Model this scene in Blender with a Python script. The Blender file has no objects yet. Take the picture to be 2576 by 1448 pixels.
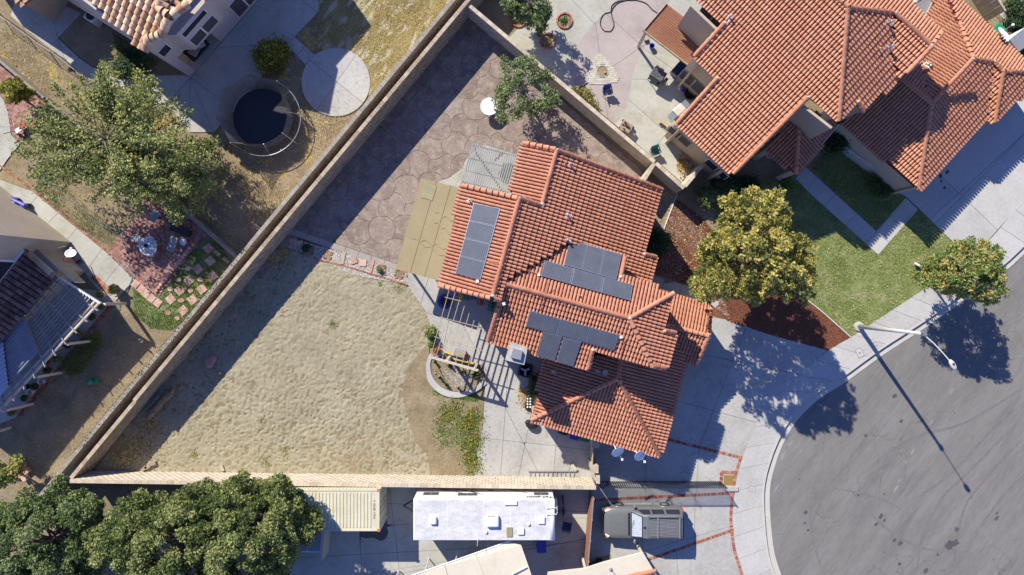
import bpy, math, random
import numpy as np
from mathutils import Vector, Matrix, Quaternion
random.seed(7)
SC = bpy.context.scene
COL = SC.collection
R = math.radians
# ------------------------------------------------------------------ camera, sky, sun, exposure
CAMZ = 45.0          # metres above the ground, looking straight down
SPX = 38.5           # measuring unit of the survey picture: units per metre on the ground
cam_d = bpy.data.cameras.new('camera'); cam = bpy.data.objects.new('camera', cam_d); COL.objects.link(cam)
cam.location = (0, 0, CAMZ); cam_d.sensor_width = 36; cam_d.lens = 36 * CAMZ / (2576 / SPX); cam_d.clip_end = 2000
SC.camera = cam
SUN_DIR = Vector((0.567, -0.824, 0)).normalized() * math.cos(R(37)) + Vector((0, 0, -math.sin(R(37))))
w = bpy.data.worlds.new("World"); SC.world = w; w.use_nodes = True
nt = w.node_tree; bg = nt.nodes['Background']
sky = nt.nodes.new('ShaderNodeTexSky'); sky.sky_type = 'NISHITA'; sky.sun_disc = False
sky.sun_elevation = R(37); sky.sun_rotation = R(325.5); sky.air_density = 1.0; sky.dust_density = 0.1; sky.altitude = 2500; sky.ozone_density = 10.0
wb = nt.nodes.new('ShaderNodeMix'); wb.data_type = 'RGBA'; wb.blend_type = 'MULTIPLY'; wb.inputs[0].default_value = 1; wb.inputs[7].default_value = (1.3, 1.0, 1.15, 1)   # camera white balance of the whole sky
nt.links.new(sky.outputs[0], wb.inputs[6]); nt.links.new(wb.outputs[2], bg.inputs[0]); bg.inputs[1].default_value = 0.128
sl = bpy.data.lights.new('sun', 'SUN'); sl.energy = 4.8; sl.angle = R(0.5); sl.color = (1.0, 0.93, 0.82)
so = bpy.data.objects.new('sun', sl); COL.objects.link(so); so.rotation_euler = SUN_DIR.to_track_quat('-Z', 'Y').to_euler(); so.location = (-20, 30, 60)
SC.view_settings.view_transform = 'Standard'; SC.view_settings.look = 'None'
SC.view_settings.exposure = 0.62; SC.view_settings.gamma = 1; SC.view_settings.use_curve_mapping = False

# ------------------------------------------------------------------ survey helpers
TL = {'D': (0, 0, 1), 'm': (0, 536.7, .18531), 'n': (0, 724.5, .22235), 'u': (201.25, 0, .16667), 'z': (1073.3, 711.1, .23164), 'q': (1140.4, 335.4, .12044)}
for i_, ch_ in enumerate('abcdefghijkl'):
    TL[ch_] = ((i_ % 4) * 644.0, (0, 483.0, 964.6)[i_ // 4], .33347)
def D(c, x, y):
    o = TL[c]; return (o[0] + x * o[2], o[1] + y * o[2])
def DP(c, *v):
    return [D(c, v[i], v[i + 1]) for i in range(0, len(v), 2)]
def G(p, z=0.0):                      # survey point at height z -> metres
    k = (CAMZ - z) / CAMZ / SPX
    return Vector(((p[0] - 1288) * k, (724 - p[1]) * k, z))
def G2(p, z=0.0):
    v = G(p, z); return (v.x, v.y)
class Pl:
    def __init__(s, ref, z, down, slope=1 / 3):
        s.p = G(ref, z) if not isinstance(ref, Vector) else ref
        d = Vector((down[0], -down[1], 0)).normalized()
        s.h = d; s.e = Vector((d.x, d.y, -slope)).normalized()
        s.c = Vector((-d.y, d.x, 0)); s.n = s.c.cross(s.e)
        if s.n.z < 0: s.c = -s.c; s.n = s.c.cross(s.e)
    def hit(s, q):
        r = Vector(((q[0] - 1288) / SPX, (724 - q[1]) / SPX, -CAMZ)); o = Vector((0, 0, CAMZ))
        t = (s.p - o).dot(s.n) / r.dot(s.n); return o + r * t
    def zat(s, x, y):
        return s.p.z - (s.n.x * (x - s.p.x) + s.n.y * (y - s.p.y)) / s.n.z
class VPl(Pl):                        # vertical plane through two ground points
    def __init__(s, a, b, off=0):
        a = Vector(a); b = Vector(b); d = (b - a); d.z = 0; d.normalize()
        s.n = Vector((d.y, -d.x, 0)); s.p = a + s.n * off; s.d = d

# ------------------------------------------------------------------ materials
def mat(name, cols, scale=1.0, rough=0.85, bump=None, tint=0.0, metal=0.0, fine=0.35, trans=0.0, detail=5.0, spots=None, spec=0.3, cracks=None, stretch=None, contrast=1.0, relief=None, big=None):
    m = bpy.data.materials.new(name); m.use_nodes = True; N = m.node_tree.nodes; L = m.node_tree.links
    b = N['Principled BSDF']; b.inputs['Roughness'].default_value = rough; b.inputs['Metallic'].default_value = metal
    b.inputs['Specular IOR Level'].default_value = spec
    geo = N.new('ShaderNodeNewGeometry'); vec = geo.outputs['Position']
    if stretch:
        mp = N.new('ShaderNodeMapping'); mp.vector_type = 'TEXTURE'; mp.inputs['Rotation'].default_value = (0, 0, stretch[0]); mp.inputs['Scale'].default_value = (1 / stretch[1], 1 / stretch[2], 1)
        L.new(vec, mp.inputs[0]); svec = mp.outputs[0]
    else: svec = vec
    def math_(op, a, c):
        n = N.new('ShaderNodeMath'); n.operation = op
        for i, v in enumerate((a, c)):
            if isinstance(v, (int, float)): n.inputs[i].default_value = v
            else: L.new(v, n.inputs[i])
        return n.outputs[0]
    def noise(sc, det=detail, v=svec, ro=.6):
        n = N.new('ShaderNodeTexNoise'); n.inputs['Scale'].default_value = sc; n.inputs['Detail'].default_value = det; n.inputs['Roughness'].default_value = ro
        L.new(v, n.inputs['Vector']); return n.outputs['Fac']
    f = math_('ADD', math_('MULTIPLY', noise(scale), 1 - fine), math_('MULTIPLY', noise(scale * 9, 3), fine))
    f = math_('ADD', math_('MULTIPLY', math_('SUBTRACT', f, .5), 2.4 * contrast), .5)
    if big: f = math_('ADD', f, math_('MULTIPLY', math_('SUBTRACT', noise(big[0], 3, vec), .5), big[1]))
    if tint:
        at = N.new('ShaderNodeAttribute'); at.attribute_name = 'tint'
        f = math_('ADD', f, math_('MULTIPLY', math_('SUBTRACT', at.outputs['Fac'], .5), tint))
    rp = N.new('ShaderNodeValToRGB'); cr = rp.color_ramp
    n_ = len(cols)
    while len(cr.elements) < n_: cr.elements.new(.5)
    for i, c in enumerate(cols):
        cr.elements[i].position = i / (n_ - 1) if n_ > 1 else 0; cr.elements[i].color = (*c, 1)
    L.new(f, rp.inputs[0]); out = rp.outputs[0]
    def mixc(fac, a, colr):
        x = N.new('ShaderNodeMix'); x.data_type = 'RGBA'; L.new(fac, x.inputs[0]); L.new(a, x.inputs[6]); x.inputs[7].default_value = (*colr, 1); return x.outputs[2]
    def thr(v, lo, hi, amt):
        r = N.new('ShaderNodeMapRange'); r.inputs[1].default_value = lo; r.inputs[2].default_value = hi; r.inputs[3].default_value = 0; r.inputs[4].default_value = amt
        L.new(v, r.inputs[0]); return r.outputs[0]
    for sp in (spots or []):           # (scale, lo, hi, amount, colour)
        out = mixc(thr(noise(sp[0], 4), sp[1], sp[2], sp[3]), out, sp[4])
    if cracks:                        # (scale, width, amount, colour)
        vo = N.new('ShaderNodeTexVoronoi'); vo.feature = 'DISTANCE_TO_EDGE'; vo.inputs['Scale'].default_value = cracks[0]
        wn = N.new('ShaderNodeTexNoise'); wn.inputs['Scale'].default_value = cracks[0] * 2.2; wn.inputs['Detail'].default_value = 6; L.new(vec, wn.inputs['Vector'])
        va = N.new('ShaderNodeVectorMath'); va.operation = 'MULTIPLY_ADD'; va.inputs[1].default_value = (1.2 / cracks[0],) * 3
        L.new(wn.outputs['Color'], va.inputs[0]); L.new(vec, va.inputs[2]); L.new(va.outputs[0], vo.inputs['Vector'])
        out = mixc(math_('MULTIPLY', thr(vo.outputs[0], cracks[1], 0, cracks[2]), thr(noise(cracks[0] * .8, 2, vec), .48, .56, 1)), out, cracks[3])
    L.new(out, b.inputs['Base Color'])
    if bump:                          # (scale, strength, distance)
        bn = N.new('ShaderNodeBump'); bn.inputs['Strength'].default_value = bump[1]; bn.inputs['Distance'].default_value = bump[2]
        L.new(noise(bump[0], 5, vec), bn.inputs['Height']); L.new(bn.outputs[0], b.inputs['Normal'])
    if trans:
        tr = N.new('ShaderNodeBsdfTranslucent'); L.new(out, tr.inputs[0]); mx = N.new('ShaderNodeMixShader'); mx.inputs[0].default_value = trans
        L.new(b.outputs[0], mx.inputs[1]); L.new(tr.outputs[0], mx.inputs[2]); L.new(mx.outputs[0], N['Material Output'].inputs[0])
    return m
def flat(name, c, rough=.6, metal=0.0, var=.12, spec=.4, sc=6):
    return mat(name, [tuple(v * (1 - var) for v in c), tuple(min(1, v * (1 + var)) for v in c)], sc, rough, metal=metal, spec=spec)
M = {}
M['concrete'] = mat('concrete', [(.30, .29, .26), (.40, .39, .355), (.48, .47, .425)], .5, .9, (30, .25, .01), fine=.4, spots=[(.35, .56, .72, .35, (.30, .28, .23)), (3.5, .66, .75, .3, (.28, .26, .22))], cracks=(.35, .012, .6, (.16, .15, .13)), big=(.12, .5), tint=.25)
M['sidewalk'] = mat('sidewalk_concrete', [(.36, .35, .32), (.435, .425, .39), (.50, .49, .45)], .6, .9, (30, .2, .01), fine=.5, big=(.15, .3), tint=.4, spots=[(4, .68, .75, .3, (.3, .28, .24))])
M['curb'] = mat('curb_concrete', [(.42, .40, .34), (.55, .52, .45)], 1.5, .9, (30, .2, .01), fine=.5)
M['joint'] = mat('joint_dirt', [(.07, .06, .045), (.13, .11, .08)], 3)
M['old_concrete'] = mat('stained_patio_concrete', [(.32, .315, .26), (.415, .41, .35), (.48, .47, .41)], .45, .85, (25, .2, .01), fine=.35, spots=[(.5, .55, .68, .5, (.30, .27, .16)), (1.1, .6, .72, .35, (.36, .38, .33))], cracks=(.3, .01, .5, (.2, .18, .14)), big=(.2, .5))
M['pink_concrete'] = mat('pink_stained_concrete', [(.29, .255, .235), (.385, .335, .305), (.43, .39, .355)], .5, .85, (25, .2, .01), fine=.3, spots=[(.6, .6, .72, .45, (.25, .22, .22)), (1.2, .58, .7, .3, (.45, .43, .36))], big=(.2, .4))
M['flag'] = mat('stamped_concrete', [(.17, .13, .105), (.27, .212, .17), (.36, .295, .24)], 1.3, .8, (6, .7, .03), fine=.45, contrast=1.2, spots=[(2.6, .56, .66, .5, (.40, .34, .29)), (.5, .6, .7, .35, (.15, .105, .095))], tint=.25, big=(.25, .5))
M['flag_border'] = mat('patio_border_concrete', [(.27, .24, .2), (.42, .38, .32)], 1.0, .85, (10, .4, .02), fine=.4)
M['asphalt'] = mat('asphalt', [(.13, .125, .112), (.185, .178, .16), (.24, .232, .21)], .8, .9, (60, .5, .02), fine=.45, stretch=(R(52), .22, 1.3), contrast=.9, big=(.08, .45), cracks=(.13, .006, .6, (.07, .068, .07)), spots=[(.55, .58, .70, .45, (.095, .094, .098)), (.9, .64, .72, .4, (.25, .245, .24))])
M['sand'] = mat('sand', [(.275, .242, .155), (.375, .335, .22), (.46, .42, .288)], .45, .95, (22, 1.0, .07), fine=.4, big=(.1, .5), spots=[(.8, .66, .76, .5, (.24, .185, .11)), (14, .70, .75, .5, (.2, .155, .1))])
M['dirt'] = mat('bare_dirt', [(.155, .12, .07), (.26, .205, .12), (.36, .29, .18)], .9, .95, (12, .9, .05), fine=.45, big=(.2, .5), spots=[(2.5, .62, .7, .4, (.1, .08, .045))])
M['dry_yard'] = mat('dry_grass_yard', [(.18, .13, .04), (.37, .28, .09), (.54, .43, .18)], 1.1, .95, (10, 1.0, .08), fine=.5, contrast=1.2, big=(.12, .4), spots=[(1.6, .58, .66, .8, (.48, .42, .30))])
M['row_dirt'] = mat('raked_dry_yard', [(.20, .152, .055), (.305, .245, .095), (.39, .325, .14)], 1.3, .95, (10, 1.0, .08), fine=.5, stretch=(R(-38), 1.7, .5), spots=[(1.5, .52, .60, .85, (.52, .475, .33)), (.6, .58, .68, .5, (.17, .12, .045))])
M['left_yard'] = mat('left_yard_soil', [(.14, .11, .065), (.24, .195, .12), (.35, .29, .19)], .8, .95, (12, .8, .05), fine=.45, big=(.25, .8), spots=[(.7, .60, .72, .55, (.36, .32, .24))])
M['lawn'] = mat('lawn_soil', [(.085, .12, .032), (.185, .235, .07), (.38, .36, .18)], 1.0, .95, (25, 1.0, .04), fine=.4, spots=[(.9, .55, .70, .6, (.38, .34, .2)), (2.6, .56, .68, .5, (.36, .33, .2))])
M['mulch'] = mat('red_bark_mulch', [(.10, .035, .018), (.22, .085, .045), (.34, .15, .09)], 8, .95, (25, 1.0, .05), fine=.6, spots=[(22, .68, .72, .8, (.55, .5, .42))])
M['gravel'] = mat('gravel', [(.22, .2, .17), (.45, .42, .36), (.62, .6, .54)], 9, .8, tint=1.6)
M['terracotta'] = mat('terracotta_tile', [(.38, .155, .088), (.49, .215, .125), (.57, .28, .175)], 1.2, .75, (40, .2, .005), tint=.4, fine=.3, contrast=.5, spots=[(7, .74, .77, .3, (.62, .42, .3)), (.6, .62, .72, .3, (.33, .12, .075))], big=(.1, .4))
M['terracotta_f'] = mat('orange_terracotta_tile', [(.40, .172, .094), (.52, .238, .135), (.60, .31, .19)], 1.2, .75, (40, .2, .005), tint=.4, fine=.3, contrast=.5, spots=[(7, .74, .77, .3, (.65, .45, .32))], big=(.1, .4))
M['tile_tan'] = mat('pale_tan_tile', [(.46, .26, .14), (.58, .39, .235), (.68, .52, .35)], 1.6, .75, tint=1.0, fine=.4, contrast=.7)
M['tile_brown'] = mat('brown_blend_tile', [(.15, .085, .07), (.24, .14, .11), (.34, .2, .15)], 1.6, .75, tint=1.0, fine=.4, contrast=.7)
M['pan'] = mat('roof_pan', [(.13, .035, .024), (.21, .06, .04)], 2)  # darker than the tiles, carries the shade in the troughs between them
M['mortar'] = mat('ridge_mortar', [(.45, .42, .34), (.62, .58, .48)], 8, .9, (30, .6, .02))
M['stucco'] = mat('beige_stucco', [(.40, .34, .25), (.50, .43, .325)], .7, .95, (22, .5, .015), spots=[(.5, .58, .72, .3, (.33, .27, .18))])
M['stucco_pale'] = mat('pale_stucco', [(.46, .40, .34), (.56, .50, .43)], .7, .95, (20, .5, .015), spots=[(.6, .58, .72, .35, (.36, .29, .2))])
M['block'] = mat('tan_slump_block', [(.30, .235, .155), (.41, .33, .225), (.50, .41, .29)], 2.2, .95, (20, .6, .02), tint=.7, fine=.4)
M['block_light'] = mat('pale_block', [(.41, .345, .25), (.51, .435, .325), (.58, .505, .39)], 2.2, .95, (20, .6, .02), tint=.6, fine=.4)
M['cap_grey'] = mat('grey_wall_cap', [(.25, .225, .18), (.40, .365, .30)], 2.5, .95, (20, .6, .02), tint=.5)
M['grout'] = mat('grout', [(.20, .16, .11), (.27, .22, .15)], 4)
M['brick'] = mat('red_brick', [(.25, .085, .05), (.38, .145, .09), (.48, .24, .17)], 6, .9, (30, .5, .01), tint=1.0)
M['paver'] = mat('rose_brick_paver', [(.22, .11, .09), (.33, .175, .14), (.43, .26, .21)], 5, .9, (30, .5, .01), tint=1.0)
M['stepstone'] = mat('pink_stepping_stone', [(.42, .24, .19), (.55, .34, .27), (.62, .45, .37)], 4, .9, tint=.7)
M['lamp_paint'] = flat('pale_lamp_paint', (.5, .49, .45), .6)
M['white'] = flat('white_paint', (.72, .71, .68), .5)
M['offwhite'] = mat('weathered_white', [(.5, .5, .47), (.72, .71, .67), (.8, .79, .76)], 2, .5, spots=[(1.5, .6, .7, .4, (.45, .42, .36))])
M['rvroof'] = mat('rv_roof_membrane', [(.42, .42, .42), (.58, .575, .555), (.70, .69, .66)], 2.2, .7, fine=.6, contrast=1.5, stretch=(0, .8, 1.4), spots=[(.9, .54, .66, .5, (.42, .43, .45)), (7, .62, .7, .5, (.42, .42, .41))])
M['steel'] = flat('galvanised_steel', (.55, .56, .58), .35, .8)
M['grey_metal'] = flat('grey_metal', (.32, .32, .33), .5, .4)
M['black'] = flat('black_plastic', (.02, .02, .022), .5)
M['iron'] = flat('dark_iron', (.035, .04, .045), .5, .3)
M['container'] = mat('cream_container_paint', [(.47, .44, .30), (.57, .54, .385), (.63, .6, .45)], 1.2, .6, fine=.5, spots=[(9, .69, .73, .7, (.22, .13, .06)), (1.0, .6, .72, .25, (.4, .36, .24))])
M['wood'] = mat('weathered_wood', [(.26, .2, .13), (.42, .34, .23), (.55, .46, .33)], 3, .9, stretch=(.3, 4, .6))
M['greywood'] = mat('grey_lattice_slat', [(.17, .18, .17), (.27, .28, .27), (.38, .38, .34)], 1.2, .9, spots=[(1.5, .6, .7, .4, (.5, .42, .2))])
M['paintwood'] = mat('cream_painted_wood', [(.5, .45, .36), (.66, .6, .5)], 3, .8)
M['tanroll'] = mat('tan_roll_roofing', [(.255, .21, .115), (.305, .252, .142), (.35, .295, .175)], .8, .95, (40, .3, .01), fine=.5, contrast=.6, spots=[(.5, .6, .7, .3, (.30, .27, .13))])
M['redroll'] = mat('rust_brown_roll_roofing', [(.22, .095, .055), (.29, .135, .08), (.35, .175, .11)], .9, .95, (30, .4, .01), fine=.5)
M['panel'] = mat('solar_cell', [(.075, .083, .10), (.11, .12, .14)], 1.5, .35, spec=.4, fine=.3)
M['glass'] = flat('dark_glass', (.03, .035, .05), .15, 0, .2, .5)
M['screen'] = mat('window_screen', [(.05, .05, .055), (.085, .085, .09)], 30, .8)
M['alu'] = flat('anodised_frame', (.34, .38, .45), .4, .6)
M['blue'] = flat('blue_plastic', (.05, .055, .35), .45)
M['blue_pale'] = flat('pale_blue_plastic', (.25, .33, .6), .5)
M['green_p'] = flat('green_plastic', (.02, .22, .11), .45)
M['purple'] = flat('purple_plastic', (.28, .2, .55), .45)
M['red_p'] = flat('red_plastic', (.6, .05, .03), .45)
M['yellow_p'] = flat('yellow_plastic', (.6, .42, .06), .5)
M['orange'] = flat('orange_metal', (.6, .17, .04), .5)
M['clay'] = flat('clay_pot', (.45, .17, .08), .8)
M['hose'] = flat('green_hose', (.06, .22, .19), .5)
M['darkhose'] = flat('black_hose', (.03, .035, .03), .6)
M['suv'] = mat('dark_grey_car_paint', [(.14, .148, .145), (.19, .198, .192)], 4, .32, metal=.2, spec=.6, fine=.5, spots=[(14, .66, .74, .3, (.16, .16, .15))])
M['tyre'] = flat('rubber', (.02, .02, .02), .9)
M['bark'] = mat('bark', [(.14, .11, .08), (.26, .21, .16)], 6, .95, (20, .8, .02))
M['palebark'] = mat('pale_bark', [(.34, .31, .26), (.5, .46, .4)], 6, .95)
def leafm(name, a, b, c, tr=.3):
    return mat(name, [a, b, c], .9, .6, tint=1.5, fine=.4, trans=tr, spec=.2, contrast=.7)
M['leaf_airy'] = leafm('feathery_green_leaf', (.08, .115, .032), (.25, .285, .08), (.50, .50, .18))
M['leaf_pine'] = leafm('olive_green_leaf', (.055, .09, .025), (.165, .21, .06), (.37, .38, .14))
M['leaf_pine2'] = leafm('deep_green_leaf', (.045, .085, .028), (.125, .18, .055), (.28, .33, .13))
M['leaf_patio'] = leafm('fresh_green_leaf', (.06, .10, .03), (.15, .21, .065), (.32, .37, .17))
M['leaf_gold'] = leafm('golden_autumn_leaf', (.09, .11, .03), (.31, .30, .065), (.64, .53, .15), .35)
M['leaf_street'] = leafm('green_and_orange_leaf', (.09, .15, .035), (.24, .33, .085), (.52, .40, .13), .3)
M['leaf_yellow'] = leafm('yellow_green_leaf', (.09, .10, .02), (.22, .22, .04), (.40, .36, .05))
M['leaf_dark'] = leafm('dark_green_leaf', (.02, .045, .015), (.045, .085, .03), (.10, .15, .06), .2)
M['leaf_bright'] = leafm('bright_green_leaf', (.05, .11, .015), (.11, .21, .03), (.2, .33, .06))
M['leaf_vine'] = leafm('vine_leaf', (.08, .10, .02), (.22, .22, .05), (.42, .32, .12))
M['straw'] = leafm('straw', (.30, .205, .06), (.54, .40, .14), (.72, .59, .28), .1)
M['blade'] = leafm('grass_blade', (.12, .17, .038), (.25, .31, .085), (.52, .47, .22), .1)
M['bladegreen'] = leafm('green_grass_blade', (.045, .11, .015), (.095, .20, .03), (.2, .28, .08), .1)
M['dryleaf'] = leafm('dry_leaf', (.3, .2, .08), (.48, .34, .15), (.6, .45, .22), .1)
M['cloth_cream'] = mat('cream_awning_fabric', [(.55, .5, .38), (.65, .6, .47)], .6, .9, spots=[(.8, .6, .7, .3, (.45, .38, .25))])
M['tarp'] = flat('navy_cushion', (.02, .04, .10), .8, var=.3)
M['lavender'] = mat('corrugated_panel', [(.42, .43, .50), (.56, .57, .64)], 3, .5)
M['lavender2'] = mat('brown_corrugated_panel', [(.26, .24, .25), (.36, .34, .35)], 3, .5)
M['log'] = mat('old_log', [(.2, .15, .09), (.42, .34, .23)], 4, .95, (15, 1, .04))
M['cobble'] = mat('cream_cobble', [(.42, .39, .31), (.56, .53, .44)], 3, .9, tint=1.0)
M['silver'] = mat('silver_sunshade', [(.55, .6, .62), (.85, .88, .9)], 5, .25, metal=.5)

# ------------------------------------------------------------------ mesh building
ORG = {}
class MB:
    def __init__(s, xf=None): s.v = []; s.f = []; s.xf = xf
    def add(s, vs, fs):
        o = len(s.v)
        s.v += [(s.xf @ Vector(v)) if s.xf else Vector(v) for v in vs]; s.f += [tuple(i + o for i in f) for f in fs]
    def box(s, c, sz, yaw=0, rot=None):
        m = rot if rot is not None else Matrix.Rotation(yaw, 3, 'Z'); c = Vector(c); h = [q / 2 for q in sz]
        vs = [c + m @ Vector((x * h[0], y * h[1], z * h[2])) for z in (-1, 1) for x, y in ((-1, -1), (1, -1), (1, 1), (-1, 1))]
        s.add(vs, [(3, 2, 1, 0), (4, 5, 6, 7), (0, 1, 5, 4), (1, 2, 6, 5), (2, 3, 7, 6), (3, 0, 4, 7)]); return s
    def beam(s, a, b, w, h):
        a = Vector(a); b = Vector(b); d = b - a; L = d.length
        if L < 1e-5: return s
        x = d / L; y = Vector((0, 0, 1)).cross(x)
        if y.length < 1e-4: y = Vector((0, 1, 0))
        y.normalize(); z = x.cross(y)
        return s.box((a + b) / 2, (L, w, h), rot=Matrix((x, y, z)).transposed())
    def prism(s, poly, z0, z1):
        n = len(poly)
        if sum(poly[i][0] * poly[(i + 1) % n][1] - poly[(i + 1) % n][0] * poly[i][1] for i in range(n)) < 0: poly = poly[::-1]
        s.add([(p[0], p[1], z0) for p in poly] + [(p[0], p[1], z1) for p in poly],
              [tuple(range(n - 1, -1, -1)), tuple(range(n, 2 * n))] + [(i, (i + 1) % n, n + (i + 1) % n, n + i) for i in range(n)]); return s
    def slab3(s, pts, nrm, th):       # polygon in space with thickness below it
        n = len(pts); nrm = Vector(nrm)
        a = Vector((0, 0, 0))
        for i in range(n): a += Vector(pts[i]).cross(Vector(pts[(i + 1) % n]))
        if a.dot(nrm) < 0: pts = pts[::-1]
        s.add([Vector(p) - nrm * th for p in pts] + list(pts), [tuple(range(n - 1, -1, -1)), tuple(range(n, 2 * n))] + [(i, (i + 1) % n, n + (i + 1) % n, n + i) for i in range(n)]); return s
    def tube(s, a, b, r0, r1=None, n=8, caps=True):
        r1 = r0 if r1 is None else r1; a = Vector(a); b = Vector(b); d = (b - a)
        if d.length < 1e-6: return s
        d.normalize(); u = d.orthogonal().normalized(); v = d.cross(u); vs = []
        for p, r in ((a, r0), (b, r1)):
            for i in range(n):
                t = 2 * math.pi * i / n; vs.append(p + u * (r * math.cos(t)) + v * (r * math.sin(t)))
        fs = [(i, (i + 1) % n, n + (i + 1) % n, n + i) for i in range(n)]
        if caps: fs += [tuple(range(n - 1, -1, -1)), tuple(range(n, 2 * n))]
        s.add(vs, fs); return s
    def path(s, pts, r, n=6):
        for i in range(len(pts) - 1): s.tube(pts[i], pts[i + 1], r if not callable(r) else r(i), r if not callable(r) else r(i + 1), n)
        return s
    def lathe(s, c, prof, n=16, rot=None, sx=1, sy=1):
        c = Vector(c); vs = []; fs = []
        for r, z in prof:
            for i in range(n):
                t = 2 * math.pi * i / n; p = Vector((r * math.cos(t) * sx, r * math.sin(t) * sy, z)); vs.append(c + (rot @ p if rot is not None else p))
        for k in range(len(prof) - 1):
            for i in range(n): fs.append((k * n + i, k * n + (i + 1) % n, (k + 1) * n + (i + 1) % n, (k + 1) * n + i))
        fs.append(tuple(range(n - 1, -1, -1))); fs.append(tuple((len(prof) - 1) * n + i for i in range(n)))
        s.add(vs, fs); return s
    def ball(s, c, r, n=10, m=6):
        if isinstance(r, (int, float)): r = (r, r, r)
        s.lathe(c, [(max(.001, math.sin(math.pi * k / m)) * r[0], -math.cos(math.pi * k / m) * r[2]) for k in range(m + 1)], n, sy=r[1] / r[0]); return s
    def grid(s, rows):                # rows of points -> quads
        n = len(rows[0]); s.add([p for r in rows for p in r], [(j * n + i, j * n + i + 1, (j + 1) * n + i + 1, (j + 1) * n + i) for j in range(len(rows) - 1) for i in range(n - 1)]); return s
    def build(s, name, m, parent=None, smooth=False, label=None, bevel=0):
        o0 = ORG.get(parent.name, Vector((0, 0, 0))) if parent else Vector((0, 0, 0))
        me = bpy.data.meshes.new(name); me.from_pydata([v - o0 for v in s.v], [], s.f); me.materials.append(M[m] if isinstance(m, str) else m)
        if smooth: me.shade_smooth()
        o = bpy.data.objects.new(name, me); COL.objects.link(o)
        if parent: o.parent = parent
        if bevel:
            md = o.modifiers.new('bevel', 'BEVEL'); md.width = bevel; md.segments = 2; md.limit_method = 'ANGLE'
        ORG[o.name] = o0
        if label: o['label'] = label
        return o
def tag(o, label, cat, group=None):
    o['label'] = label; o['category'] = cat
    if group: o['group'] = group
    return o
def thing(name, label, cat, loc=(0, 0, 0), group=None):
    o = bpy.data.objects.new(name, None); COL.objects.link(o); o.location = loc; o.empty_display_size = .3
    ORG[o.name] = Vector(loc); return tag(o, label, cat, group)
def struct(o): o['kind'] = 'structure'; return o
def stuff(o): o['kind'] = 'stuff'; return o
def empty_struct(name, loc=(0, 0, 0)):
    o = bpy.data.objects.new(name, None); COL.objects.link(o); o.location = loc; ORG[o.name] = Vector(loc); return struct(o)
def copy_tree(o, loc, rz=0, scale=None, label=None):
    c = o.copy(); COL.objects.link(c); c.location = loc; c.rotation_euler = (0, 0, rz)
    if scale: c.scale = (scale,) * 3
    if label: c['label'] = label
    for ch in list(o.children):
        d = ch.copy(); COL.objects.link(d); d.parent = c
        for g in list(ch.children):
            e = g.copy(); COL.objects.link(e); e.parent = d
    return c
def raw_mesh(name, V, F, m, parent=None, tint=None, smooth=False):
    """V (n,3) array in world metres, F (k,4|3) array"""
    o0 = ORG.get(parent.name, Vector((0, 0, 0))) if parent else Vector((0, 0, 0))
    V = np.asarray(V, dtype=np.float32) - np.array(o0, dtype=np.float32); F = np.asarray(F, dtype=np.int32); k = F.shape[1]
    me = bpy.data.meshes.new(name); me.vertices.add(len(V)); me.vertices.foreach_set('co', V.ravel())
    me.loops.add(F.size); me.loops.foreach_set('vertex_index', F.ravel()); me.polygons.add(len(F))
    me.polygons.foreach_set('loop_start', np.arange(0, F.size, k, dtype=np.int32)); me.update(calc_edges=True)
    if tint is not None:
        a = me.attributes.new('tint', 'FLOAT', 'FACE'); a.data.foreach_set('value', np.asarray(tint, dtype=np.float32))
    me.materials.append(M[m] if isinstance(m, str) else m)
    if smooth: me.shade_smooth()
    o = bpy.data.objects.new(name, me); COL.objects.link(o)
    if parent: o.parent = parent
    ORG[o.name] = o0; return o
def set_tint(me, val):
    a = me.attributes.new('tint', 'FLOAT', 'FACE'); a.data.foreach_set('value', [val] * len(me.polygons))

# numpy value noise
def vnoise(x, y, seed=0):
    xi = np.floor(x).astype(np.int64); yi = np.floor(y).astype(np.int64); fx = x - xi; fy = y - yi
    fx = fx * fx * (3 - 2 * fx); fy = fy * fy * (3 - 2 * fy)
    def h(a, b):
        v = (a * 374761393 + b * 668265263 + seed * 1442695) & 0x7fffffff; v = ((v ^ (v >> 13)) * 1274126177) & 0x7fffffff
        return ((v ^ (v >> 16)) & 0xffff) / 65535.0
    return (h(xi, yi) * (1 - fx) + h(xi + 1, yi) * fx) * (1 - fy) + (h(xi, yi + 1) * (1 - fx) + h(xi + 1, yi + 1) * fx) * fy
def inpoly(x, y, poly):
    c = np.zeros(np.shape(x), dtype=bool); n = len(poly)
    for i in range(n):
        x0, y0 = poly[i]; x1, y1 = poly[(i + 1) % n]
        if y0 == y1: continue
        k = ((y0 > y) != (y1 > y)) & (x < (x1 - x0) * (y - y0) / (y1 - y0) + x0); c ^= k
    return c
def W(poly, z=0): return [G2(p, z) for p in poly]
def clip(poly, a, b):                 # keep the left side of line a->b
    out = []; n = len(poly); d = (b[0] - a[0], b[1] - a[1])
    sd = [d[0] * (p[1] - a[1]) - d[1] * (p[0] - a[0]) for p in poly]
    for i in range(n):
        p, q, s0, s1 = poly[i], poly[(i + 1) % n], sd[i], sd[(i + 1) % n]
        if s0 >= 0: out.append(p)
        if (s0 >= 0) != (s1 >= 0):
            t = s0 / (s0 - s1); out.append((p[0] + t * (q[0] - p[0]), p[1] + t * (q[1] - p[1])))
    return out
def area(p): return .5 * sum(p[i][0] * p[(i + 1) % len(p)][1] - p[(i + 1) % len(p)][0] * p[i][1] for i in range(len(p)))
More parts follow.
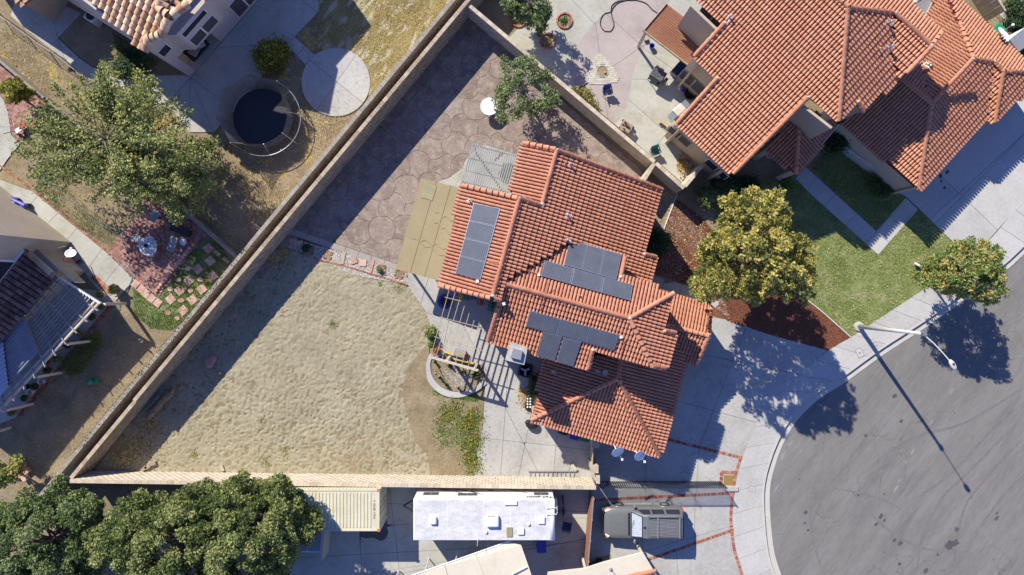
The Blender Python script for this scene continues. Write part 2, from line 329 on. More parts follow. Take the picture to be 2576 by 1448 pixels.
def cutall(polys, lines, gap=.02):
    for a, b in lines:
        dx, dy = b[0] - a[0], b[1] - a[1]; L = math.hypot(dx, dy); nx, ny = -dy / L * gap / 2, dx / L * gap / 2; o = []
        for p in polys:
            l = clip(p, (a[0] + nx, a[1] + ny), (b[0] + nx, b[1] + ny)); r = clip(p, (b[0] - nx, b[1] - ny), (a[0] - nx, a[1] - ny))
            o += [q for q in (l, r) if len(q) > 2 and abs(area(q)) > .02]
        polys = o
    return polys
def sheet(name, poly, z, m, parent=None, z0=None):
    mb = MB(); mb.prism(W(poly), z - .05 if z0 is None else z0, z); o = mb.build(name, m, parent)
    return struct(o) if parent is None else o
def slabs(parent, polys, z, m, name='slab', z0=-.05):
    for i, p in enumerate(polys):
        zz = z + random.uniform(0, .003); o = MB().prism(p, z0, zz).build(name, m, parent); set_tint(o.data, random.random())
def paving(name, poly, lines, z, m, gap=.022, under=True):
    st = empty_struct(name)
    if under: MB().prism(W(poly), -.04, z - .022).build('joint_bed', 'joint', st)
    slabs(st, cutall([W(poly)], [(G2(a), G2(b)) for a, b in lines], gap), z, m); return st
def terrain(name, poly, z, step, hf, m):
    P = W(poly); xs = [p[0] for p in P]; ys = [p[1] for p in P]
    gx = np.arange(min(xs), max(xs), step); gy = np.arange(min(ys), max(ys), step); X, Y = np.meshgrid(gx, gy)
    Zz = z + hf(X, Y); ny, nx = X.shape; V = np.stack([X, Y, Zz], -1).reshape(-1, 3)
    idx = np.arange(nx * ny).reshape(ny, nx); F = np.stack([idx[:-1, :-1], idx[:-1, 1:], idx[1:, 1:], idx[1:, :-1]], -1).reshape(-1, 4)
    cx = (X[:-1, :-1] + step / 2).ravel(); cy = (Y[:-1, :-1] + step / 2).ravel(); F = F[inpoly(cx, cy, P)]
    used = np.unique(F); remap = np.zeros(len(V), dtype=np.int64); remap[used] = np.arange(len(used))
    return struct(raw_mesh(name, V[used], remap[F], m, smooth=True))

# leaves / blades
def leaf_quads(P, size, rng, flat=0.35):
    n = len(P); a = rng.normal(size=(n, 3)); a[:, 2] += flat * 2 * np.sign(a[:, 2]); nrm = a / np.linalg.norm(a, axis=1, keepdims=True)
    t = np.cross(nrm, rng.normal(size=(n, 3))); t /= np.linalg.norm(t, axis=1, keepdims=True) + 1e-9; b = np.cross(nrm, t)
    s = (size * rng.uniform(.6, 1.4, size=n))[:, None]
    V = np.stack([P - t * s * .9, P - b * s * .45, P + t * s * .9, P + b * s * .45], 1).reshape(-1, 3)
    return V, np.arange(4 * n).reshape(n, 4)
def leaves(name, P, size, m, parent, seed=1, tint=None):
    rng = np.random.default_rng(seed); V, F = leaf_quads(P, size, rng)
    return raw_mesh(name, V, F, m, parent, tint=rng.random(len(P)) if tint is None else tint)
def blades(name, poly, n, h, wd, m, z=0.0, seed=3, dens=None, lean=.6):
    P = W(poly); rng = np.random.default_rng(seed); xs = [p[0] for p in P]; ys = [p[1] for p in P]
    x = rng.uniform(min(xs), max(xs), n * 2); y = rng.uniform(min(ys), max(ys), n * 2); k = inpoly(x, y, P)
    if dens is not None: k &= rng.random(n * 2) < dens(x, y)
    x, y = x[k][:n], y[k][:n]; n = len(x); hh = h * rng.uniform(.4, 1.3, n); an = rng.uniform(0, 6.283, n); le = rng.normal(0, lean, (n, 2)) * hh[:, None]
    B = np.stack([x, y, np.full(n, z)], 1); t = np.stack([np.cos(an), np.sin(an), np.zeros(n)], 1) * (wd / 2)
    V = np.stack([B - t, B + t, B + np.stack([le[:, 0], le[:, 1], hh], 1)], 1).reshape(-1, 3)
    return stuff(raw_mesh(name, V, np.arange(3 * n).reshape(n, 3), m, tint=rng.random(n)))
def tree(name, label, base, cc, rad, n, ls, m, nclump=90, cr=.55, tr=.16, bark='bark', cat='tree', group=None, seed=1, shell=.75, limbs=26, gap=None, droop=0):
    """base: ground point (x,y); cc: crown centre (x,y,z) in metres; rad: crown radii"""
    rng = np.random.default_rng(seed); t = thing(name, label, cat, (base[0], base[1], 0), group)
    d = rng.normal(size=(nclump, 3)); d /= np.linalg.norm(d, axis=1, keepdims=True); rr = rng.uniform(0, 1, nclump) ** (1 / 3) * (1 - shell) + shell * rng.uniform(.72, 1.0, nclump)
    lobes = 1 + .22 * np.sin(3 * np.arctan2(d[:, 1], d[:, 0]) + seed) + .12 * np.sin(7 * np.arctan2(d[:, 1], d[:, 0]) + 2 * seed)
    C = np.array(cc) + d * rr[:, None] * np.array(rad) * np.stack([lobes, lobes, np.ones(nclump)], 1); C[:, 2] = np.maximum(C[:, 2], .5)
    cs = cr * rng.uniform(.55, 1.35, nclump); w_ = cs ** 2; w_ /= w_.sum(); own = rng.choice(nclump, n, p=w_)
    q = rng.normal(size=(n, 3)); q /= np.linalg.norm(q, axis=1, keepdims=True); q *= (rng.random(n) ** .4)[:, None]
    if droop:
        out = C[own] - np.array(cc); out[:, 2] = 0; out /= np.linalg.norm(out, axis=1, keepdims=True) + 1e-6; q += out * (rng.normal(0, droop, n))[:, None]
    P = C[own] + q * cs[own][:, None] * np.array([1, 1, .7]); P[:, 2] = np.maximum(P[:, 2], .15)
    tn = np.clip(.5 + (rng.random(nclump) - .5)[own] * .6 + (rng.random(n) - .5) * .7, 0, 1)
    leaves('crown', P, ls, m, t, seed, tn)
    mb = MB(); b0 = Vector((base[0], base[1], -.05)); c0 = Vector(cc); fork = b0.lerp(Vector((cc[0], cc[1], max(cc[2] - rad[2] * .6, cc[2] * .45))), 1.0)
    mid = b0.lerp(fork, .5) + Vector((random.uniform(-.1, .1), random.uniform(-.1, .1), 0)); mb.tube(b0, mid, tr * 1.25, tr, 9); mb.tube(mid, fork, tr, tr * .8, 9); mb.tube(fork, c0 + Vector((0, 0, rad[2] * .5)), tr * .8, tr * .25, 7)
    for i in rng.choice(nclump, min(limbs, nclump), replace=False):
        e = Vector(C[i]); s0 = fork.lerp(c0, random.uniform(0, .7)); k = s0.lerp(e, .5) + Vector((random.uniform(-.2, .2), random.uniform(-.2, .2), .15)); mb.tube(s0, k, tr * .35, tr * .2, 5); mb.tube(k, e, tr * .2, tr * .07, 5)
    mb.build('trunk', bark, t, smooth=True); return t
def bush(name, label, c, rad, n, ls, m, cat='shrub', group=None, seed=1, cr=.25, nclump=24):
    """c: ground point in metres"""
    rng = np.random.default_rng(seed); t = thing(name, label, cat, (c[0], c[1], 0), group)
    d = rng.normal(size=(nclump, 3)); d /= np.linalg.norm(d, axis=1, keepdims=True); d[:, 2] = np.abs(d[:, 2])
    C = np.array([c[0], c[1], rad[2] * .35]) + d * np.array(rad) * rng.uniform(.35, .85, nclump)[:, None]
    own = rng.integers(0, nclump, n); q = rng.normal(size=(n, 3)) * cr * .5; P = C[own] + q; P[:, 2] = np.maximum(P[:, 2], .02)
    tn = np.clip(.5 + (rng.random(nclump) - .5)[own] * .6 + (rng.random(n) - .5) * .7, 0, 1); leaves('foliage', P, ls, m, t, seed, tn)
    mb = MB()
    for i in range(min(7, nclump)): mb.tube((c[0], c[1], -.03), Vector(C[i]), .025, .008, 5)
    mb.build('stem', 'bark', t); return t
# ================================================================== GROUND
road_edge = DP('h', 1931, 480, 1770, 620, 1500, 810, 1220, 1010, 880, 1230, 590, 1440) + DP('l', 380, 130, 220, 290, 120, 460, 60, 620, 25, 760, 18, 900, 30, 1100, 55, 1290, 105, 1448) + [(1992, 1510), (2045, 1580), (2130, 1660), (2260, 1720), (2420, 1740)]
def resample(pts, step):
    P = [Vector((p[0], p[1], 0)) for p in pts]
    # Catmull-Rom
    out = []
    for i in range(len(P) - 1):
        p0 = P[max(i - 1, 0)]; p1 = P[i]; p2 = P[i + 1]; p3 = P[min(i + 2, len(P) - 1)]; n = max(1, int((p2 - p1).length / step))
        for k in range(n):
            t = k / n; q = .5 * ((2 * p1) + (-p0 + p2) * t + (2 * p0 - 5 * p1 + 4 * p2 - p3) * t * t + (-p0 + 3 * p1 - 3 * p2 + p3) * t ** 3); out.append((q.x, q.y))
    out.append((P[-1].x, P[-1].y)); return out
def offset(pts, d):
    out = []
    for i, p in enumerate(pts):
        a = pts[max(0, i - 1)]; b = pts[min(len(pts) - 1, i + 1)]; L = math.hypot(b[0] - a[0], b[1] - a[1]) or 1
        out.append((p[0] - (b[1] - a[1]) / L * d, p[1] + (b[0] - a[0]) / L * d))
    return out
RE = resample([G2(p) for p in [(2900, 330), (2700, 520)] + road_edge], .5)
far = 300.0
EDGE_ = offset(RE, .5) if offset(RE, .5)[20][0] < RE[20][0] else offset(RE, -.5)
# earth with the street cut out of it
earth = [(-far, far), (far, far), (far, 40)] + [(60, 18)] + EDGE_ + [(32, -40), (60, -60), (far, -60), (far, -far), (-far, -far)]
struct(MB().prism(earth, -.6, -.03).build('ground', 'dirt'))
struct(MB().prism([(-far, -far), (far, -far), (far, far), (-far, far)], -.8, -.14).build('road', 'asphalt'))
# gutter and kerb
inner1 = offset(RE, .42) if offset(RE, .42)[20][0] < RE[20][0] else offset(RE, -.42); inner2 = offset(RE, .56) if offset(RE, .56)[20][0] < RE[20][0] else offset(RE, -.56)
gut = empty_struct('kerb')
k_ = 0
while k_ + 12 < len(RE):
    g = 6
    for (lo, hi, z0, z1, nm) in ((RE, inner1, -.3, -.115, 'gutter'), (inner1, inner2, -.3, .035, 'kerb_stone')):
        a = lo[k_:k_ + g + 1]; b = hi[k_:k_ + g + 1][::-1]
        o = MB().prism(a + b, z0, z1 + random.uniform(0, .002)).build(nm, 'curb', gut); set_tint(o.data, random.random())
    k_ += g
# pavement slabs between kerb and the private drives
side_in = [(2760, 330), (2576, 503)] + DP('h', 1640, 390, 1180, 730, 880, 930, 620, 1100, 450, 1200, 180, 1440) + DP('k', 1900, 210, 1790, 440, 1740, 560, 1700, 700, 1680, 830, 1665, 1000, 1670, 1100, 1690, 1250, 1720, 1350, 1750, 1448) + [(1900, 1520), (1960, 1610)]
SI = resample([G2(p) for p in side_in], .3); SO = [p for p in inner2 if p[1] < 13]
def polyat(pts, n):
    L = [0]
    for i in range(len(pts) - 1): L.append(L[-1] + math.dist(pts[i], pts[i + 1]))
    return [(float(np.interp(t, L, [p[0] for p in pts])), float(np.interp(t, L, [p[1] for p in pts]))) for t in np.linspace(0, L[-1], n)]
i0 = min(range(len(inner2)), key=lambda i: math.dist(inner2[i], SI[0])); i1 = min(range(len(inner2)), key=lambda i: math.dist(inner2[i], SI[-1]))
NS = 30; A_ = polyat(SI, NS * 4 + 1); B_ = polyat(inner2[i0:i1 + 1], NS * 4 + 1)
sw = empty_struct('sidewalk'); MB().prism(A_ + B_[::-1], -.2, .008).build('joint_bed', 'joint', sw)
for s_ in range(NS):
    a = A_[s_ * 4:s_ * 4 + 5]; b = B_[s_ * 4:s_ * 4 + 5]
    sh = lambda P, t: [(P[0][0] + (P[1][0] - P[0][0]) * t, P[0][1] + (P[1][1] - P[0][1]) * t)] + P[1:-1] + [(P[-1][0] + (P[-2][0] - P[-1][0]) * t, P[-1][1] + (P[-2][1] - P[-1][1]) * t)]
    o = MB().prism(sh(a, .03) + sh(b, .03)[::-1], -.05, .03 + random.uniform(0, .003)).build('slab', 'sidewalk', sw); set_tint(o.data, random.random())
    if s_ % 5 == 2: pass
# street drain-less utility covers
for c_, s_, nm, lb in ((D('h', 690, 1215), (.42, .62), 'utility_cover', 'grey rectangular utility cover in the pavement below the street light'), (D('h', 795, 1138), (.32, .5), 'meter_cover', 'pale meter cover in the pavement nearest the lamp pole'), (D('k', 1810, 797), (.42, .3), 'water_meter_cover', 'small concrete water meter cover in the pavement beside the brick strip')):
    v = G(c_, 0); y = R(25) if 'l' != 'k' and c_[1] < 1000 else 0
    t = thing(nm, lb, 'cover', (v.x, v.y, .03)); MB().box((v.x, v.y, .034), (s_[0], s_[1], .012), y).build('rim', 'grey_metal', t); MB().box((v.x, v.y, .042), (s_[0] * .82, s_[1] * .86, .012), y).build('lid', 'curb', t)
    MB().box((v.x, v.y, .05), (s_[0] * .3, s_[1] * .2, .006), y).build('handle_slot', 'grey_metal', t)

# ------------------------------------------------------------------ main driveway in sections divided by brick rows
drv = empty_struct('driveway'); ZD = .02
DV = [(1500, 900), (1790, 800), D('g', 1600, 960), (1932, 841.5), (2082, 881.5), (1992, 963), D('k', 1900, 210), D('k', 1790, 440), D('k', 1740, 560), D('k', 1700, 700), D('k', 1680, 830), D('k', 1665, 1000), D('k', 1670, 1100), D('k', 1690, 1250), D('k', 1720, 1350), D('k', 1750, 1448), (1900, 1520), (1960, 1610), (1480, 1640), (1485, 1245), (1492, 1100)]
b1 = (D('k', 1150, 418), D('k', 1738, 565)); b2 = (D('k', 612, 882), D('k', 1668, 830)); b3 = (D('k', 1030, 1330), D('k', 1668, 1108))
MB().prism(W(DV), -.05, ZD - .022).build('joint_bed', 'joint', drv)
secs = cutall([W(DV)], [(G2(b1[0]), G2(b1[1]))], .2)
secs = [q for s_ in secs for q in (cutall([s_], [(G2(b2[0]), G2(b2[1]))], .2) if min(p[1] for p in s_) < -14 else [s_])]
secs = [q for s_ in secs for q in (cutall([s_], [(G2(b3[0]), G2(b3[1]))], .2) if min(p[1] for p in s_) < -18 else [s_])]
out = []
for s_ in secs:
    cy = sum(p[1] for p in s_) / len(s_)
    if cy > -9: ln = [(D('k', 1235, 130), D('k', 1860, 300)), (D('k', 1600, 0), D('k', 1410, 480)), (D('g', 1450, 1230), D('g', 1931, 1330))]
    elif cy > -13: ln = [(D('k', 1010, 500), D('k', 1010, 800)), (D('k', 1405, 560), D('k', 1390, 800))]
    elif cy > -18: ln = [(D('k', 1380, 850), D('k', 1375, 1200)), (D('k', 985, 1180), D('k', 990, 1400)), (D('k', 720, 1350), D('k', 1300, 1180))]
    else: ln = [((1700, 1380), (1720, 1600)), ((1480, 1500), (1960, 1470))]
    out += cutall([s_], [(G2(a), G2(b)) for a, b in ln], .022)
slabs(drv, out, ZD, 'concrete')
brick_me = []
for k in range(6):
    mb = MB(); mb.box((0, 0, 0), (.088, .19, .05)); me = bpy.data.meshes.new('brick'); me.from_pydata(mb.v, [], mb.f); me.materials.append(M['brick']); set_tint(me, k / 5); brick_me.append(me)
def brick_row(a, b, parent, z=ZD, pitch=.104, scale=1.0, across=True):
    a = Vector((*a, 0)); b = Vector((*b, 0)); d = b - a; n = max(1, int(d.length / pitch)); yaw = math.atan2(d.y, d.x); o0 = ORG[parent.name]
    for i in range(n):
        o = bpy.data.objects.new('brick', random.choice(brick_me)); COL.objects.link(o); o.parent = parent
        p = a + d * ((i + .5) / n); o.location = (p.x - o0.x, p.y - o0.y, z - .022 + random.uniform(0, .005)); o.rotation_euler = (0, 0, yaw + (0 if across else math.pi / 2) + random.uniform(-.03, .03)); o.scale = (scale,) * 3
for a, b in (b1, b2, b3): brick_row(G2(a), G2(b), drv)
bl = resample([G2(p) for p in DP('k', 1738, 570, 1700, 700, 1680, 830, 1665, 1000, 1670, 1100, 1690, 1250, 1720, 1350, 1750, 1448)], .105)
bl = offset(bl, -.13)
for i in range(0, len(bl) - 1):
    brick_row(bl[i], bl[i + 1], drv, ZD + .012, pitch=.08)
# brick framed planter square at the drive edge
sq = [D('k', *p) for p in ((1580, 668), (1690, 672), (1692, 790), (1572, 780))]
for i in range(2): brick_row(G2(sq[(3, 0)[i]]), G2(sq[(0, 1)[i]]), drv, ZD + .03)
v = [G2(p) for p in DP('k', 1598, 692, 1682, 696, 1680, 772, 1596, 768)]
struct(MB().prism(v, -.02, ZD + .008).build('planter_soil', 'straw'))
v = G(D('k', 1650, 795)); t = tag(MB().box((v.x, v.y, .06), (.95, .32, .12)).build('concrete_block', 'sidewalk', bevel=.02), 'low concrete block on the driveway edge at the end of the iron fence', 'block')
# ------------------------------------------------------------------ walks, pads and drives of the neighbours
P_entry = DP('g', 1045, 630, 1280, 697, 1430, 740, 1600, 790, 1640, 960, 1500, 850, 1050, 745)
paving('walkway', P_entry, [(D('g', 1150, 640), D('g', 1130, 760)), (D('g', 1285, 690), D('g', 1260, 800)), (D('g', 1420, 740), D('g', 1400, 860))], .03, 'old_concrete')
VW = DP('d', 205, 1345, 285, 1265) + DP('h', 500, 10, 815, 298, 1040, 45, 1130, 135, 830, 475, 300, 0)
paving('front_path', VW, [(D('d', 295, 1440), D('d', 370, 1330)), (D('h', 430, 105), D('h', 510, 15)), (D('h', 585, 250), D('h', 665, 165)), (D('h', 735, 392), D('h', 820, 300)), (D('h', 820, 300), D('h', 910, 382)), (D('h', 920, 185), D('h', 1005, 275)), (D('h', 1040, 45), D('h', 1130, 135))], .03, 'sidewalk')
FD = [D('h', 1045, 40), D('h', 1400, 385), D('h', 1640, 388), (2576, 503), (2760, 330), (2700, 150), (2560, 190), (2400, 240), (2250, 480)]
paving('garage_drive', FD, [(D('h', 1125, 130), D('h', 1040, 40)), (D('h', 1250, 250), D('h', 1590, -90)), (D('h', 1460, 30), D('h', 1735, 295)), (D('d', 1700, 1220), D('d', 1931, 1010))], .024, 'sidewalk')
UC = [D('a', 1100, 575), D('a', 1270, 790), D('a', 1430, 1000), D('a', 1615, 1000), D('a', 1705, 900), (600, 270), (640, 215), D('b', 235, 340), D('b', 290, 280), D('b', 475, 85), D('b', 470, 0), (801, -90), (500, -90), (420, 60), (470, 190)]
paving('neighbour_patio', UC, [(D('a', 1435, 590), D('a', 1300, 745)), (D('a', 1435, 590), D('a', 1435, 1000)), (D('a', 1437, 590), D('a', 1612, 1000)), (D('a', 1437, 590), D('a', 1705, 790)), (D('a', 1620, 365), D('b', 180, 330)), (D('b', 340, 0), D('b', 455, 90)), (D('a', 1435, 590), D('a', 1931, 30))], .02, 'concrete')
c0 = D('b', 603, 622); r0 = 86
disc = [(c0[0] + r0 * math.cos(t), c0[1] + r0 * math.sin(t)) for t in np.linspace(0, 2 * math.pi, 72)[:-1]]
paving('round_pad', disc, [(D('b', 757, 415), D('b', 465, 825)), (D('b', 405, 455), D('b', 795, 768))], .035, 'sidewalk')
paving('link_path', DP('b', 290, 283, 442, 415, 405, 455, 372, 490, 235, 343), [(D('b', 370, 345), D('b', 300, 425))], .028, 'sidewalk')
AW = [(27, 40), (72, 80), (127, 123), (187, 170), (222, 200), (240, 230), (330, 215), (370, 262), (420, 262), (367, 192), (335, 193), (300, 200), (262, 190), (225, 165), (200, 148), (147, 98), (205, 35), (120, -10), (40, 0)]
paving('side_path', AW, [(D('a', 400, 165), D('a', 440, 290)), (D('a', 440, 290), D('a', 370, 365)), (D('a', 590, 445), D('a', 550, 500))], .024, 'concrete')
LW = [(-60, 370), D('e', 0, -90), D('e', 250, 0), D('e', 520, 225), D('e', 800, 455), D('e', 1015, 660), D('e', 865, 832), D('e', 745, 745), D('e', 600, 560), D('e', 490, 385), D('e', 345, 255), (-60, 420)]
paving('garden_walk', LW, [(D('e', 345, 255), D('e', 425, 175)), (D('e', 490, 385), D('e', 565, 295)), (D('e', 660, 590), D('e', 755, 455)), (D('e', 790, 690), D('e', 890, 560)), (D('e', 230, 100), D('e', 275, 45))], .03, 'old_concrete')
CP = DP('a', 0, 715, 30, 760, 62, 850, 78, 960, 85, 1020, 155, 1085, 60, 1200, 0, 1290, -200, 1290, -200, 715)
paving('curved_pad', CP, [(D('a', -100, 960), D('a', 80, 960))], .026, 'old_concrete')
# own patios
BP = [(1026, 688), (1026, 716), (1044, 746), (1071, 783), (1081, 816), (1081, 862), (1140, 905), (1217, 920), (1221, 968), (1217, 1047), (1191, 1200), (1487, 1201), (1491, 1060), (1330, 960), (1420, 870), (1300, 700), (1100, 640)]
paving('back_patio', BP, [(D('f', 1300, 655), D('f', 1245, 840)), (D('f', 1290, 915), D('f', 1931, 1090)), (D('z', 330, 0), D('z', 160, 800)), (D('z', 610, 880), D('z', 900, 1448)), (D('k', 100, 450), D('k', 50, 700)), (D('j', 1690, 410), D('k', 560, 500)), (D('k', 330, 480), D('k', 310, 720)), (D('j', 1880, 210), D('j', 1845, 705))], .028, 'concrete')
paving('side_pad', [(1217, 365), (1181, 392), (1168, 410), (1159, 427), (1135, 446), (1104, 458), (1095, 520), (1320, 520), (1330, 400)], [((1163, 425), (1145, 475)), ((1160, 424), (1310, 450)), ((1215, 365), (1190, 480))], .034, 'old_concrete')
# RV court
RC = [(640, 1210), (1487, 1222), (1478, 1640), (600, 1640)]
paving('caravan_court', RC, [(D('j', 1008, 790), D('j', 1085, 1448)), (D('j', 540, 1085), D('j', 1190, 1062)), (D('j', 782, 1110), D('j', 800, 1448)), (D('j', 530, 1305), D('j', 1080, 1275)), (D('j', 1090, 1400), D('k', 100, 1250)), (D('k', 60, 1190), D('k', 145, 1448)), (D('k', 120, 1255), D('k', 520, 1180)), (D('k', 340, 960), D('k', 580, 970))], .024, 'old_concrete')
w_ = [G2(p) for p in resample(DP('j', 780, 1100, 785, 1240, 795, 1160, 830, 1170, 890, 1165, 940, 1190, 985, 1165, 1000, 1120, 985, 1085, 1045, 1072, 990, 1060, 985, 1000, 900, 1090), 8)]
MB().prism(w_, .0, .0295).build('oil_stain', 'black').data.materials[0] = mat('wet_stain', [(.075, .07, .065), (.13, .125, .115)], 2, .7)
struct(bpy.data.objects['oil_stain'])
# upper neighbour's patio: three tones of concrete
UP0 = [D('c', -60, 330), D('c', 340, 590), D('c', 1060, 1190), D('c', 1300, 1395), D('c', 1430, 1230), (1850, 300), (1850, -80), D('c', 200, -200), D('c', 300, 60), D('c', 90, 170)]
up = empty_struct('neighbour_back_patio'); MB().prism(W(UP0), -.05, .0).build('joint_bed', 'joint', up)
lc = resample([G2(p) for p in DP('c', 1000, -200, 850, -60, 700, 95, 600, 200, 500, 330, 440, 450, 435, 560, 455, 650, 480, 700, 400, 660)], .25)
rc = resample([G2(p) for p in DP('c', 1200, -60, 1180, 40, 1100, 220, 1000, 370, 940, 470, 910, 580, 890, 700, 872, 800, 820, 890, 775, 940)], .25)
left_poly = W([D('c', -60, 330), D('c', 340, 590)]) + [G2(D('c', 440, 680))] + lc[::-1][2:] + W([D('c', 200, -200), D('c', 300, 60), D('c', 90, 170)])
pink_poly = lc[:-2] + [G2(D('c', 480, 705)), G2(D('c', 780, 945))] + rc[::-1]
right_poly = rc + W([D('c', 1060, 1190), D('c', 1300, 1395), D('c', 1430, 1230), (1850, 300), (1850, -80)])
slabs(up, cutall([left_poly], [(G2(D('c', 430, -20)), G2(D('c', 640, 200))), (G2(D('c', 300, 360)), G2(D('c', 450, 470)))], .018), .02, 'old_concrete')
slabs(up, cutall([pink_poly], [(G2(D('c', 700, 100)), G2(D('c', 1000, 370))), (G2(D('c', 630, 180)), G2(D('c', 660, 410))), (G2(D('c', 510, 675)), G2(D('c', 620, 600)))], .018), .02, 'pink_concrete')
slabs(up, cutall([right_poly], [(G2(D('c', 900, 600)), G2(D('c', 1260, 598))), (G2(D('c', 885, 760)), G2(D('c', 1170, 1005))), (G2(D('c', 1170, 1005)), G2(D('c', 1080, 1110))), (G2(D('c', 1000, 372)), G2(D('c', 1110, 450)))], .018), .02, 'old_concrete')
# fire pit surround of cobbles
tri = resample([G2(p) for p in DP('c', 665, 405, 740, 480, 812, 590, 770, 625, 690, 640, 600, 640, 572, 600, 590, 540, 610, 460, 640, 412, 665, 405)], .12)
fp_c = G(D('c', 682, 543)); fp = thing('fire_pit', 'sunken round fire pit in a rounded triangle of cream cobbles', 'fire pit', (fp_c.x, fp_c.y, 0))
MB().prism(tri, -.02, .028).build('surround_bed', 'old_concrete', fp)
xs = np.arange(-3.2, 3.2, .16)
nco = 0
for iy, yy in enumerate(np.arange(-2.6, 2.6, .13)):
    for xx in xs:
        x = fp_c.x + xx + (iy % 2) * .08; y = fp_c.y + yy
        if inpoly(np.array([x]), np.array([y]), tri)[0] and math.hypot(xx + (iy % 2) * .08, yy) > .42:
            o = MB().box((x, y, .03), (.152, .122, .05), random.uniform(-.08, .08)).build('cobble', 'cobble', fp); set_tint(o.data, random.random()); nco += 1
MB().lathe((fp_c.x, fp_c.y, 0), [(.36, .0), (.40, .06), (.36, .07), (.33, -.02)], 24).build('pit_ring', 'cobble', fp)
MB().lathe((fp_c.x, fp_c.y, 0), [(.33, .0), (.33, .035)], 24).build('ash_bed', 'dirt', fp)
v = G(D('c', 700, 550)); tag(MB().box((v.x, v.y, .08), (.16, .12, .09), .5).build('brick', 'stepstone'), 'single pinkish brick lying inside the fire pit', 'brick')

# ------------------------------------------------------------------ planted and bare areas
LAWN = [(2012, 741), (2139, 848), (2240, 785), (2325, 726), (2400, 672), (2479, 613), (2399, 613), D('h', 1130, 137), D('h', 830, 477), D('h', 300, 2), D('d', 205, 1347), (1975, 440), (1860, 470), (1790, 520), (1840, 640), (1930, 700)]
sheet('lawn', LAWN, .012, 'lawn')
L2 = [D('h', 500, 5), D('h', 815, 293), D('h', 1035, 45), (2255, 497), (2140, 340), (2040, 420)]
sheet('front_lawn', L2, .012, 'lawn')
dl = lambda x, y: .25 + .9 * vnoise(x * .8, y * .8, 5)
blades('lawn_grass', LAWN, 52000, .07, .035, 'blade', .01, 3, dl)
blades('front_lawn_grass', L2, 14000, .08, .035, 'blade', .01, 4)
MU = [(1700, 500), (1765, 548), (1850, 650), (2012, 741), (2139, 848), (2082, 882), (1932, 841), (1822, 803), (1640, 740), (1640, 640), (1668, 580)]
sheet('mulch_bed', MU, .010, 'mulch')
rng = np.random.default_rng(11)
def chips(name, poly, n, s, m, z=.02, seed=1, thick=.4):
    P = W(poly); r = np.random.default_rng(seed); xs = [p[0] for p in P]; ys = [p[1] for p in P]; x = r.uniform(min(xs), max(xs), n * 3); y = r.uniform(min(ys), max(ys), n * 3); k = inpoly(x, y, P); x, y = x[k][:n], y[k][:n]
    Q = np.stack([x, y, z + r.uniform(0, s * thick, len(x))], 1); V, F = leaf_quads(Q, s, r, 1.2); return stuff(raw_mesh(name, V, F, m, tint=r.random(len(x))))
MUa = [(1700, 500), (1765, 548), (1850, 650), (1870, 730), (1790, 765), (1765, 728), (1715, 712), (1642, 690), (1668, 580)]; MUb = [(1850, 700), (2012, 741), (2139, 848), (2082, 882), (1932, 841), (1830, 808), (1800, 775)]
chips('mulch_chips', MUa, 12000, .06, 'mulch', .025, 5); chips('mulch_chips', MUb, 14000, .06, 'mulch', .025, 6)
chips('fallen_leaves', [(1700, 500), (1765, 548), (1790, 620), (1765, 720), (1648, 688), (1660, 600)], 420, .07, 'dryleaf', .04, 6)
chips('lawn_leaves', [(1850, 650), (2012, 741), (2139, 848), (2300, 740), (2200, 640), (2050, 560)], 130, .06, 'dryleaf', .06, 7)
SD = [(1703, 488), (1668, 580), (1640, 645), (1610, 640), (1660, 470)]
sheet('side_dirt', SD, .006, 'dirt'); chips('side_leaves', SD, 500, .07, 'dryleaf', .03, 8)
# edging boards
def board(name, pts, h, wd, m, label, cat='edging', z=0.0):
    mb = MB(); P = [G(p) for p in pts]
    for i in range(len(P) - 1): mb.beam(P[i] + Vector((0, 0, z + h / 2)), P[i + 1] + Vector((0, 0, z + h / 2)), wd, h)
    return tag(mb.build(name, m), label, cat)
board('garden_edging', DP('g', 1245, 15, 1140, 292), .10, .05, 'white', 'white edging board between the bark mulch and the leafy side strip')
board('garden_edging', DP('h', 240, 775, 400, 900, 622, 1097), .09, .04, 'white', 'white edging strip between the lawn and the lower mulch bed')
# sand yard, strongly trampled
def sandh(x, y):
    wx = x + .18 * vnoise(x * 1.5, y * 1.5, 9); wy = y + .18 * vnoise(x * 1.5, y * 1.5, 12)
    n1 = vnoise(wx * 4.2, wy * 4.2, 1) ; n2 = vnoise(wx * 8.2 + wy * 2, wy * 7.6 - wx * 2, 2); n3 = vnoise(x * .35, y * .35, 3)
    am = .36 + .5 * vnoise(x * .22, y * .22, 7)
    n4 = vnoise(x * 11 + 3, y * 11, 17); return am * (-.22 * np.maximum(0, n2 - .56) - .15 * np.maximum(0, n1 - .6) + .07 * np.maximum(0, .42 - n2) - .16 * np.maximum(0, n4 - .6)) + .05 * n3
SAND = [(707, 612), (800, 640), (900, 672), (1026, 700), (1045, 748), (1072, 785), (1081, 820), (1080, 870), (1080, 930), (1040, 930), D('j', 1110, 80), D('j', 1140, 200), D('j', 1190, 350), D('j', 1210, 430), D('j', 1300, 520), D('j', 1390, 680), (1100, 1202), (233, 1192), (400, 975), (640, 690)]
terrain('sand_yard', SAND, -.01, .065, sandh, 'sand')
def dirth(x, y): return .03 * vnoise(x * 2.2, y * 2.2, 4) + .03 * np.abs(vnoise(x * 6, y * 6, 5) - .5) + .02 * vnoise(x * .5, y * .5, 6)
DY = [(1030, 900), (1078, 870), (1085, 960), (1120, 1000), (1217, 990), (1217, 1047), (1191, 1203), (1040, 1200)]
